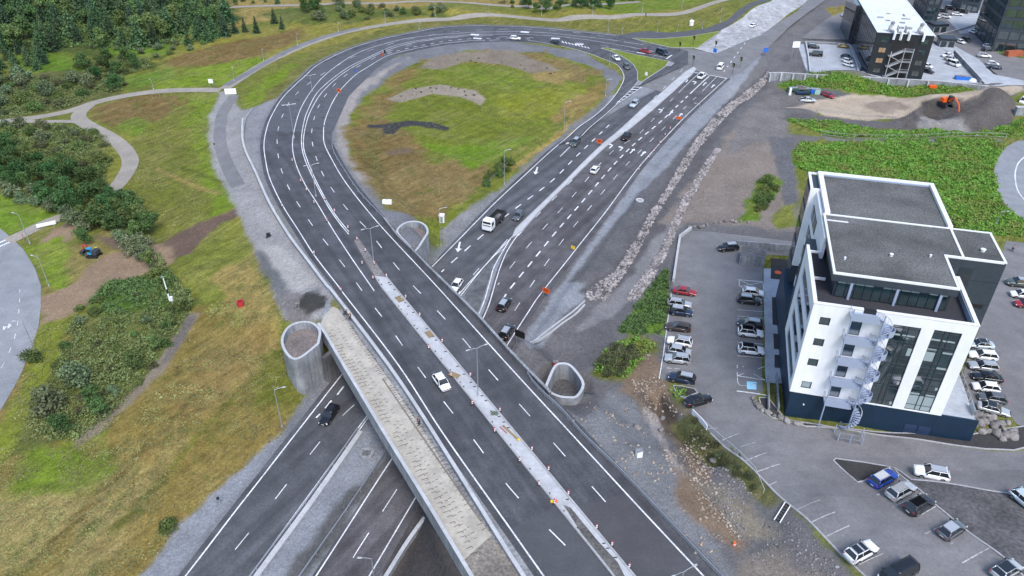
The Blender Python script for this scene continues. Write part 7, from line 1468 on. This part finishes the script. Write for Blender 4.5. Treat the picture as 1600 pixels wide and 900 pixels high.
simple('manhole_ring', 'pale round manhole on the right gravel shoulder', 'drain', [('ring', 'concrete_light', MB().wall([(math.cos(k*math.pi/7)*.8, math.sin(k*math.pi/7)*.8) for k in range(14)], .4, 0, .25, True)), ('lid', 'concrete', MB().lathe([(.6, .1), (.6, .18)], 12))], 999.5, 313.5)
simple('striped_pole', 'white pole with a dark band standing in the scrub above the gully', 'pole', [('lower_pole', 'whitep', MB().tube([(0, 0, 0), (0, 0, 2.2)], .16, 8)), ('band', 'black', MB().tube([(0, 0, 2.2), (0, 0, 3.2)], .15, 8)), ('upper_pole', 'whitep', MB().tube([(0, 0, 3.2), (0, 0, 6.0)], .12, 8, .09)), ('cap', 'steel', MB().box((-.1, 0, 6.0), (.5, .3, .2))), ('cabinet', 'whitep', MB().box((.45, 0, .7), (.5, .5, 1.4)))], 266, 472)
simple('white_barrier', 'long white flat barrier lying along the path by the lawn', 'barrier', [('panel', 'whitep', MB().box((0, 0, .5), (4.0, .9, .5))), ('foot', 'concrete', MB().box((-1.5, 0, .12), (.4, 1.1, .25))), ('foot', 'concrete', MB().box((1.5, 0, .12), (.4, 1.1, .25)))], 73, 353, None, 31)
simple('bin', 'red bin standing on the gravel beside the teardrop wing wall', 'bin', [('tub', 'red', MB().box((0, 0, .4), (.8, .6, .8), 0, 1.1)), ('lid', 'rock', MB().box((0, 0, .84), (.95, .75, .08)))], 868, 570)
simple('traffic_drum', 'orange drum in the gravel hollow at the lower right of the guardrail', 'drum', [('drum', 'orange', MB().lathe([(.2, 0), (.18, .55)], 10)), ('band', 'whitep', MB().lathe([(.21, .2), (.21, .33)], 10))], 1147, 852)
simple('timber_ladder', 'pale ladder with dark rungs lying on the bank below the car park edge', 'ladder', [('rail', 'whitep', MB().bx(-1.9, 1.9, -.45, -.33, .3, .4)), ('rail', 'whitep', MB().bx(-1.9, 1.9, .33, .45, .3, .4))]+[('rung', 'black', MB().bx(-1.7+k*.55, -1.55+k*.55, -.33, .33, .32, .38)) for k in range(7)], 1222, 803, None, 52)
simple('plate_compactor', 'small dark plate compactor left on the pale gravel by the ramp', 'machine', [('base', 'steel_dark', MB().box((0, 0, .15), (1.2, .7, .3), 0, .8)), ('engine', 'black', MB().box((0, 0, .6), (.8, .6, .6))), ('handle', 'steel', MB().tube([(-.5, 0, .6), (-1.3, 0, 1.3)], .05, 6))], 420, 370, None, 30)  # plate compactor: base plate, engine and handle
for px, py, lab in [(336,232,'small dark bin beside the long gravel path'), (343,788,'small tripod instrument on the gravel verge of the southbound lanes')]: simple('survey_tripod', lab, 'tripod', [('leg', 'steel', MB().tube([(-.4, -.2, 0), (0, 0, 1.2)], .04, 5)), ('leg', 'steel', MB().tube([(.4, -.2, 0), (0, 0, 1.2)], .04, 5)), ('leg', 'steel', MB().tube([(0, .4, 0), (0, 0, 1.2)], .04, 5)), ('head', 'black', MB().box((0, 0, 1.35), (.3, .3, .35)))], px, py)
# ------------------------------------------------------------------ fences
def fence(label, px, step, hgt, rails, pm='steel', rm='steel', th=.05):
    W = [gz(*p) for p in px]; P2 = [w_[:2] for w_ in W]; cum = np.concatenate([[0], np.cumsum([np.linalg.norm(b-a) for a, b in zip(P2, P2[1:])])]); c = np.mean(P2, 0); t = thing('fence', label, 'fence', (c[0], c[1], float(HZ(*c))))
    S_ = np.arange(0, cum[-1]+.01, step); Q = np.array([[np.interp(s, cum, [p[0] for p in P2]), np.interp(s, cum, [p[1] for p in P2])] for s in S_]); zq = HZ(Q[:, 0], Q[:, 1])
    for a, b in zip(Q, zq): MB().tube([(a[0], a[1], b-.2), (a[0], a[1], b+hgt)], th, 6).build('post', M[pm], t, world=True)
    for r in rails: MB().wall(Q, .06, zq+r-.05, zq+r+.05).build('rail', M[rm], t, world=True)
fence('thin wire fence with pale posts along the green strip below the excavation', [(1283,213),(1322,218),(1364,219),(1407,219),(1450,217),(1495,215),(1541,215),(1590,218)], 9, 1.7, (.6, 1.6), 'concrete_light', 'concrete')
fence('low pale fence along the lower left edge of the car park', [(1081,645),(1100,664),(1130,690),(1160,716),(1178,735),(1184,752),(1195,775),(1204,787),(1220,793)], 4, .9, (.85,), 'concrete_light', 'concrete_light')
q = [gz(*p) for p in [(1081,646),(1095,660),(1104,672)]]; t = thing('fence', 'white solid fence panels by the black saloon at the car park bend', 'fence', q[1]); MB().wall([w_[:2] for w_ in q], .12, [w_[2] for w_ in q], [w_[2]+1.0 for w_ in q]).build('panel', M['whitep'], t, world=True)
q = [gz(*p) for p in [(1052,440),(1057,405),(1062,372),(1079,359)]]; t = thing('concrete_barrier', 'row of low concrete barriers at the upper left corner of the car park', 'barrier', q[1])
for a, b in zip(q, q[1:]): MB().wall([a[:2], b[:2]], .5, [a[2]-.1, b[2]-.1], [a[2]+.8, b[2]+.8]).build('block', M['concrete_light'], t, world=True)
fence('pale fence with a red and white pole by the highway bank bushes', [(760,292),(775,275),(790,262),(800,248)], 3, .9, (.8,), 'concrete', 'concrete')
# long kerb at the car park edge
W = [G(*p) for p in [(1049,457),(1037,550),(1030,591)]]; 
for nm, lab, px in [('kerb', 'thin pale kerb along the lower left edge of the car park', [(1110,677),(1150,711),(1200,758),(1287,838),(1352,901),(1400,950)])]:
    W = smooth([G(*p) for p in px]); Q = resample(np.array([w_[:2] for w_ in W]), 2.0)[:-1]; Q = np.array([w_[:2] for w_ in W]); zq = HT(Q[:, 0], Q[:, 1]); c = Q.mean(0); t = thing(nm, lab, 'kerb', (c[0], c[1], float(HT(*c)))); MB().wall(Q, .25, zq-.2, zq+.12).build('kerb_stone', M['kerb'], t, world=True)
# ------------------------------------------------------------------ retaining wall with pilasters under the parking deck
rw = [(1201,114),(1220,113.5),(1260,116),(1320,118.5),(1400,123),(1470,127),(1545,135)]
wp = [at(x, y, -3.5) for x, y in rw]; c = np.mean(wp, 0); t = thing('retaining_wall', 'long grey concrete retaining wall with pale pilasters under the parking deck', 'retaining wall', (c[0], c[1], -8))
MB().wall([p[:2] for p in wp], .5, -10.5, -3.5).build('wall', M['concrete'], t, world=True); MB().wall([p[:2] for p in wp], .62, -3.5, -3.35).build('coping', M['concrete_light'], t, world=True)
for px in (1203.5, 1220.5, 1239, 1257.5, 1276, 1298, 1328, 1358, 1388, 1419, 1450):
    i = np.interp(px, [r[0] for r in rw], range(len(rw))); a = wp[int(i)]*(1-i % 1)+wp[min(int(i)+1, len(wp)-1)]*(i % 1); MB().box((a[0], a[1]-.55, -7.2), (.55, .7, 7.2)).build('pilaster', M['concrete_light'], t, world=True)
def dwall(label, px, z0, z1, th=.35, m='concrete'):
    wp = [at(x, y, z1) for x, y in px]; c = np.mean(wp, 0); t = thing('concrete_wall', label, 'wall', (c[0], c[1], z0)); MB().wall([p[:2] for p in wp], th, z0, z1).build('wall', M[m], t, world=True); MB().wall([p[:2] for p in wp], th+.1, z1, z1+.08).build('coping', M['concrete_light'], t, world=True)
dwall('pale wall along the left side of the walled parking deck', [(1259,65),(1263,85),(1266,112)], -8, -3.2); dwall('thin wall along the upper side of the parking deck', [(1259,65),(1290,66),(1320,68)], -5, -3.3); dwall('sloping pale wall between the parking deck and the access road', [(1492,78),(1508,95),(1520,108),(1534,123)], -5, -2.4, .4); dwall('low wall at the foot of the mirrored glass front', [(1330,78),(1338,98),(1343,118)], -5, -3.3)
dwall('long low wall between the upper car park and the lane', [(1466,54),(1500,45),(1555,28)], -5, -3.2); 
# ------------------------------------------------------------------ dark office building at the top right with ducts on its roof
def lb(origin, yaw):
    return thing, origin, yaw
DO = at(1353.3, 118, -4); DY = math.radians(-12.8); D = thing('office_building', 'dark office block with a white roof, ducts and a zigzag escape stair', 'building', DO, DY)
dp = lambda n, m, mb, par=None: mb.build(n, M[m], par or D)
DZ = 14.6; DW = 17.9; DL = 62
dp('wall', 'darkwall', MB().bx(0, DW, .0, DL, -5, DZ)); dp('roof', 'roofwhite', MB().bx(.0, DW, -.0, DL, DZ, DZ+.18)); dp('roof_edge', 'frame_white', MB().bx(DW-.05, DW+.3, -.05, DL, DZ-.15, DZ+.28)); dp('roof_edge', 'darkwall', MB().bx(-.1, DW, -.12, -.0, DZ-.1, DZ+.22))
dp('glass_front', 'mirror', MB().bx(-.12, -.01, .6, 38, -.2, DZ-.3)); dp('corner_fin', 'steel_dark', MB().bx(-.7, -.1, 37.6, 38.5, -1, DZ)); dp('far_glass', 'mirror', MB().bx(-1.6, -.02, 38.6, DL, -.5, DZ-.2))
for k in range(12): dp('mullion', 'steel_dark', MB().bx(-.17, -.125, 3.5+k*2.9, 3.58+k*2.9, 0, DZ-.4))
for zz in (3.6, 7.3, 11.0): dp('transom', 'steel_dark', MB().bx(-.18, -.125, .7, 37.5, zz, zz+.1))
for k in range(4):
    zz = 1.1+3.55*k
    for x0 in (1.7, 14.2):
        f = dp('window', 'frame', MB().bx(x0, x0+2.3, -.06, -.0, zz, zz+1.7)); dp('pane', 'glass' if (x0 > 5 or k in (0, 3)) else 'lit_pane', MB().bx(x0+.1, x0+1.1, -.1, -.055, zz+.1, zz+1.6), f); dp('pane', 'glass' if (x0 > 5 or k in (0, 3)) else 'lit_pane', MB().bx(x0+1.2, x0+2.2, -.1, -.055, zz+.1, zz+1.6), f)
dp('stair_recess_shade', 'black', MB().bx(5.6, 12.2, -.05, .0, -.3, 12.6))  # flat black panel, the shade of a recess put into its colour
ES = thing('escape_stair', 'zigzag steel escape stair on the front of the dark office block', 'staircase', DO, DY)
for xx in (5.6, 9.6, 12.4): dp('post', 'concrete_light', MB().tube([(xx, -1.9, -1), (xx, -1.9, 10.6 if xx > 6 else 9.3)], .12, 6), ES)
for k in range(3):
    zz = 2.5+3.5*k
    dp('landing', 'steel', MB().bx(9.2, 12.5, -1.9, -.1, zz-.12, zz), ES); dp('landing', 'steel', MB().bx(5.0, 6.2, -1.9, -.1, zz-2.0, zz-1.88), ES)
    dp('flight', 'concrete_light', MB().wall([(6.0, -1.0), (9.3, -1.0)], 1.5, [zz-2.05, zz-.2], [zz-1.8, zz+.05]), ES); dp('flight', 'steel', MB().wall([(6.0, -1.4), (9.3, -1.4)], .12, [zz-2.0+.2, zz+1.8], [zz-1.7+.2, zz+2.1]), ES) if 0 else dp('handrail', 'steel', MB().wall([(6.0, -1.92), (9.3, -1.92)], .07, [zz-1.0, zz+.95], [zz-.9, zz+1.05]), ES); dp('handrail', 'steel', MB().bx(9.3, 12.5, -1.93, -1.86, zz+.95, zz+1.05), ES)
    dp('flight', 'steel', MB().wall([(9.3, -1.7), (6.0, -1.7)], .5, [zz-.1-0, zz+1.5-.1], [zz+.1, zz+1.7-.1]), ES) if k < 2 else None
for i, (xx, lab) in enumerate([(4.4, 'left roof cowl with a bent white duct dropping over the edge of the dark block'), (13.6, 'right roof cowl with a bent white duct dropping over the edge of the dark block')]):
    p = (DO[0]+xx*math.cos(DY)-1.6*math.sin(DY), DO[1]+xx*math.sin(DY)+1.6*math.cos(DY), DO[2]+DZ+.18); v = thing('roof_duct', lab, 'duct', p, DY)
    MB().tube([(-.3, .4, 0), (-.3, .3, 1.6), (.0, .2, 2.6)], .85, 10, .5).build('cowl_body', M['concrete_light'], v); MB().lathe([(.62, 2.7), (.72, 2.9), (.65, 3.3), (.3, 3.5), (.05, 3.55)], 10, (0, .2, 0)).build('cowl_cap', M['concrete'], v); MB().lathe([(.25, 2.5), (.25, 2.75)], 8, (0, .2, 0)).build('neck', M['duct'], v)
    MB().tube([(-.1, .2, 1.1), (.7, -.8, .95), (1.0, -1.9, .8), (1.0, -2.25, .2), (.9, -2.3, -1.8)], .42, 8).build('bent_duct', M['duct'], v); MB().tube([(-.6, 0, .8), (.1, -1.0, .55), (.7, -1.7, .45)], .3, 8).build('lower_duct', M['concrete'], v)
for i, (xx, lab) in enumerate([(7.4, 'left box fan unit with a white duct hanging over the roof edge'), (9.9, 'right box fan unit with a white duct hanging over the roof edge')]):
    p = (DO[0]+xx*math.cos(DY)-2.0*math.sin(DY), DO[1]+xx*math.sin(DY)+2.0*math.cos(DY), DO[2]+DZ+.18); v = thing('roof_fan_unit', lab, 'ventilation unit', p, DY)
    MB().box((0, .6, 1.1), (1.9, 1.6, 1.8)).build('box', M['concrete_light'], v); MB().box((0, .6, 2.05), (1.7, 1.4, .1)).build('lid', M['roofwhite'], v); MB().bx(-.8, .8, -.23, -.19, .5, 1.8).build('louvre', M['concrete'], v); MB().box((0, -.6, .7), (1.4, .8, .9)).build('plenum', M['duct'], v); MB().tube([(.15, -.8, .9), (.25, -2.0, .75), (.2, -2.45, .2), (.1, -2.5, -1.9)], .42, 4).build('hanging_duct', M['duct'], v)
for x, y, sx, sy in [(5, 16, 1.6, .5), (9.5, 14, 1.6, 1.0), (3, 20, 2.0, .6), (11, 20, 3.0, .35), (7, 26, 1.2, .8), (12.5, 24, .5, 2.5)]: dp('roof_hatch', 'concrete', MB().bx(x, x+sx, y, y+sy, DZ+.18, DZ+.5))
# --- the other dark blocks and huts
def block(label, px, z0, yaw, w, d, h, m='darkwall', roofm='cladding', cols=4, floors=4, cut=None):
    o = at(*px, z0); b = thing('office_building', label, 'building', o, math.radians(yaw)); MB().bx(0, w, 0, d, -1, h).build('wall', M[m], b); MB().bx(-.15, w+.15, -.15, d+.15, h, h+.3).build('roof', M[roofm], b)
    for k in range(floors):
        zz = .6+k*(h/floors)
        for j in range(cols):
            x0 = .5+j*(w-1)/cols; f = MB().bx(x0, x0+(w-1)/cols-.35, -.08, 0, zz, zz+h/floors-1.0).build('window', M['frame'], b); MB().bx(x0+.1, x0+(w-1)/cols-.45, -.12, -.075, zz+.1, zz+h/floors-1.1).build('pane', M['glass'], f)
    for k in range(floors):
        zz = .6+k*(h/floors)
        for j in range(5):
            y0 = .6+j*(d-1)/5; f = MB().bx(-.08, 0, y0, y0+(d-1)/5-.4, zz, zz+h/floors-1.0).build('window', M['frame'], b); MB().bx(-.12, -.075, y0+.1, y0+(d-1)/5-.5, zz+.1, zz+h/floors-1.1).build('pane', M['glass'], f)
    return b
block('dark glazed tower block cut by the right edge at the top', (1548,80), -4, -12.8, 24, 26, 24, 'cladding', 'cladding', 6, 6)
block('dark block partly hidden behind the white roofed dark building', (1440,36), -4, -12.8, 5.5, 22, 14, 'cladding', 'cladding', 2, 4)
block('dark slab standing at the top edge among parked cars', (1497,19), -4, -12.8, 8, 14, 16, 'cladding', 'cladding', 3, 4)
def hut(label, px, w, d, h, m, yaw=-12.8, doors=2):
    o = at(*px, -4); b = thing('hut', label, 'hut', o, math.radians(yaw)); MB().bx(0, w, 0, d, -.5, h-.8).build('wall', M['concrete'], b); MB().bx(-.2, w+.2, -.2, d+.2, h-.8, h).build('roof', M[m], b)
    MB().bx(-.1, w+.1, -.1, d+.1, h, h+.06).build('roof_felt', M['cladding'], b)
    for k in range(doors): MB().bx(.4+k*w/doors, .4+k*w/doors+w/doors-.8, -.06, 0, 0, h-1.1).build('door', M['frame'], b)
hut('dark flat roofed hut right of the white roofed building', (1467,73), 5.5, 5, 3.2, 'darkwall'); hut('dark green bin shed behind the flat roofed hut', (1457,51), 6, 5, 3.2, 'darkwall', 8); 
simple('skip', 'blue skip beside a pale heap at the foot of the sloping wall', 'skip', [('tub', 'blue', MB().box((0, 0, .7), (4.4, 1.8, 1.3), 0, 1.1)), ('rubbish', 'rubble', MB().box((0, 0, 1.38), (4.0, 1.6, .15)))], 1503, 124, None, -10); simple('tarpaulin_heap', 'pale heap under a sheet right of the blue skip', 'heap', [('sheet', 'duct', MB().lathe([(1.7, 0), (1.4, .5), (.7, .9), (.1, 1.0)], 9)), ('base', 'rubble', MB().lathe([(1.9, 0), (1.7, .15)], 9))], 1520, 126)
simple('waste_container', 'rust red container on the grass by the far right block', 'container', [('box', 'rust' if 'rust' in M else 'brickred', MB().box((0, 0, 1.0), (6.5, 2.2, 2.0))), ('lid', 'brickred', MB().box((0, 0, 2.05), (6.3, 2.0, .1)))], 1583, 87, None, 10)
simple('container', 'blue oil drum standing in the junk by the rubble heap', 'drum', [('drum', 'blue', MB().lathe([(.9, 0), (.9, 1.7)], 10)), ('rim', 'steel', MB().lathe([(.95, 1.65), (.95, 1.75)], 10))], 1269, 146); simple('container', 'pale green water tank beside the blue drum', 'tank', [('tank', 'green_pale', MB().box((0, 0, .9), (1.8, 1.6, 1.7))), ('cage', 'steel', MB().box((0, 0, 1.78), (1.9, 1.7, .06)))], 1275.5, 147)
simple('trailer', 'dark green boat trailer at the left end of the junk row', 'trailer', [('hull', 'green_dark', MB().box((0, 0, .9), (4.2, 1.6, 1.0), 0, .8)), ('deck', 'concrete', MB().box((0, 0, 1.45), (3.0, 1.2, .2))), ('axle', 'trim', MB().box((0, 0, .3), (.7, 1.9, .6)))], 1238, 143, None, 5); simple('trailer', 'pale flat trailer loaded with grey scrap', 'trailer', [('bed', 'concrete', MB().box((0, 0, .7), (5.6, 2.0, .25))), ('scrap', 'rubble', MB().box((-.4, .1, 1.1), (4.0, 1.5, .7), 0, .8)), ('axle', 'trim', MB().box((0, 0, .3), (.7, 2.1, .6)))], 1252, 140, None, 3); simple('trailer', 'dark flat trailer in front of the scrap', 'trailer', [('bed', 'navy', MB().box((0, 0, .7), (5.0, 1.9, .5))), ('axle', 'trim', MB().box((0, 0, .3), (.7, 2.0, .6)))], 1254, 148, None, 3)
simple('white_post', 'short white concrete post leaning in front of the junk row', 'post', [('post', 'whitep', MB().box((0, 0, 1.2), (.7, .5, 2.6))), ('foot', 'concrete', MB().box((0, 0, .1), (1.2, .9, .2)))], 1233.5, 149); simple('tool_bin', 'orange box at the foot of the retaining wall', 'box', [('box', 'orange', MB().box((0, 0, .6), (2.4, 1.2, 1.2))), ('lid', 'orange', MB().box((0, 0, 1.24), (2.5, 1.3, .08)))], 1456, 139)
for px, py, lab in [(1590,180,'grey service cabinet on the green slope at the right edge')]: simple('cabinet', lab, 'cabinet', [('box', 'concrete', MB().box((0, 0, 1.2), (2.4, 1.2, 2.6))), ('roof', 'concrete_light', MB().box((0, 0, 2.55), (2.6, 1.4, .12)))], px, py)
# ------------------------------------------------------------------ people: one continuous skinned body each
def person(label, px, py, yaw, top, bottom, pose, H=None, hat=None, zoff=0):
    p = on([(px, py)], H, 0)[0] if H else gz(px, py); t = thing('person', label, 'person', (p[0], p[1], p[2]+zoff), math.radians(yaw))
    J = {'pel': (0,0,.95), 'sp': (0,0,1.2), 'ch': (0,0,1.42), 'nk': (0,0,1.53), 'hd': (0.02,0,1.66), 'ht': (0.02,0,1.76), 'hl': (0,.1,.9), 'hr': (0,-.1,.9), 'kl': (.1,.11,.5), 'kr': (-.06,-.11,.5), 'al': (.06,.11,.09), 'ar': (-.2,-.11,.1), 'tl': (.2,.12,.04), 'tr': (-.07,-.12,.04), 'sl': (0,.2,1.42), 'sr': (0,-.2,1.42), 'el': (-.08,.27,1.14), 'er': (.1,-.27,1.14), 'wl': (.06,.27,.92), 'wr': (.28,-.24,.98), 'fl': (.1,.27,.82), 'fr': (.36,-.23,.92)}
    if pose == 'bend':
        for k in ('sp','ch','nk','hd','ht','sl','sr','el','er','wl','wr','fl','fr'):
            x, y, z_ = J[k]; dz = z_-.95; a = math.radians(55); J[k] = (x*math.cos(a)+dz*math.sin(a), y, .95+dz*math.cos(a)-x*math.sin(a)*.3)
    E_ = [('pel','sp'),('sp','ch'),('ch','nk'),('nk','hd'),('hd','ht'),('pel','hl'),('pel','hr'),('hl','kl'),('hr','kr'),('kl','al'),('kr','ar'),('al','tl'),('ar','tr'),('ch','sl'),('ch','sr'),('sl','el'),('sr','er'),('el','wl'),('er','wr'),('wl','fl'),('wr','fr')]
    R_ = dict(pel=.15, sp=.135, ch=.16, nk=.06, hd=.105, ht=.085, hl=.1, hr=.1, kl=.07, kr=.07, al=.05, ar=.05, tl=.04, tr=.04, sl=.075, sr=.075, el=.05, er=.05, wl=.038, wr=.038, fl=.04, fr=.04)
    def skin(name, keys, m, k=1.0, root=None):
        ids = {q: i for i, q in enumerate(keys)}; me = bpy.data.meshes.new(name); me.from_pydata([J[q] for q in keys], [(ids[a], ids[b]) for a, b in E_ if a in ids and b in ids], []); o = bpy.data.objects.new(name, me); COL.objects.link(o); o.parent = t; me.materials.append(m)
        md = o.modifiers.new('skin', 'SKIN'); sv = me.skin_vertices[0].data
        for q, i in ids.items(): sv[i].radius = (R_[q]*k, R_[q]*k)
        sv[ids[root or keys[0]]].use_root = True; s = o.modifiers.new('sub', 'SUBSURF'); s.levels = 1; s.render_levels = 1; return o
    skin('body', list(J), M['skin'], 1.0, 'pel'); skin('jacket', ['sp','ch','sl','sr','el','er','wl','wr'], M[top], 1.25, 'ch'); skin('trousers', ['pel','hl','hr','kl','kr','al','ar'], M[bottom], 1.2, 'pel')
    h = J['ht']; MB().lathe([(.125, -.06), (.125, .02), (.09, .09), (.02, .11)], 10, (h[0]-.01, h[1], h[2]-.01)).build('helmet' if hat else 'hair', M[hat or 'bark'], t)
    sh = MB(); 
    for q in ('tl', 'tr'): sh.box((J[q][0]-.04, J[q][1], .05), (.28, .11, .1))
    sh.build('shoes', M['black'], t)
person('worker in dark clothes and a yellow helmet walking beside the bridge barrier', 547, 500, -60, 'cloth', 'cloth', 'walk', lambda X, Y: X*0+.12, 'yellow'); person('worker in dark clothes bending down next to the bridge barrier', 539, 492, -40, 'cloth_blue', 'cloth', 'bend', lambda X, Y: X*0+.12)
person('worker in dark green clothes standing on the beige path deck', 655, 664, 200, 'cloth', 'cloth', 'walk', lambda X, Y: X*0+.12); person('person in dark blue clothes walking on the pale yard behind the dark wing', 1581, 393, -70, 'cloth_blue', 'cloth', 'walk', HT); person('cyclist in black on the gravel path at the top', 1009, 25, 0, 'cloth', 'cloth', 'walk', HT); person('worker in a bright vest beside the small digger', 153, 395, 90, 'hivis', 'cloth', 'walk', None)
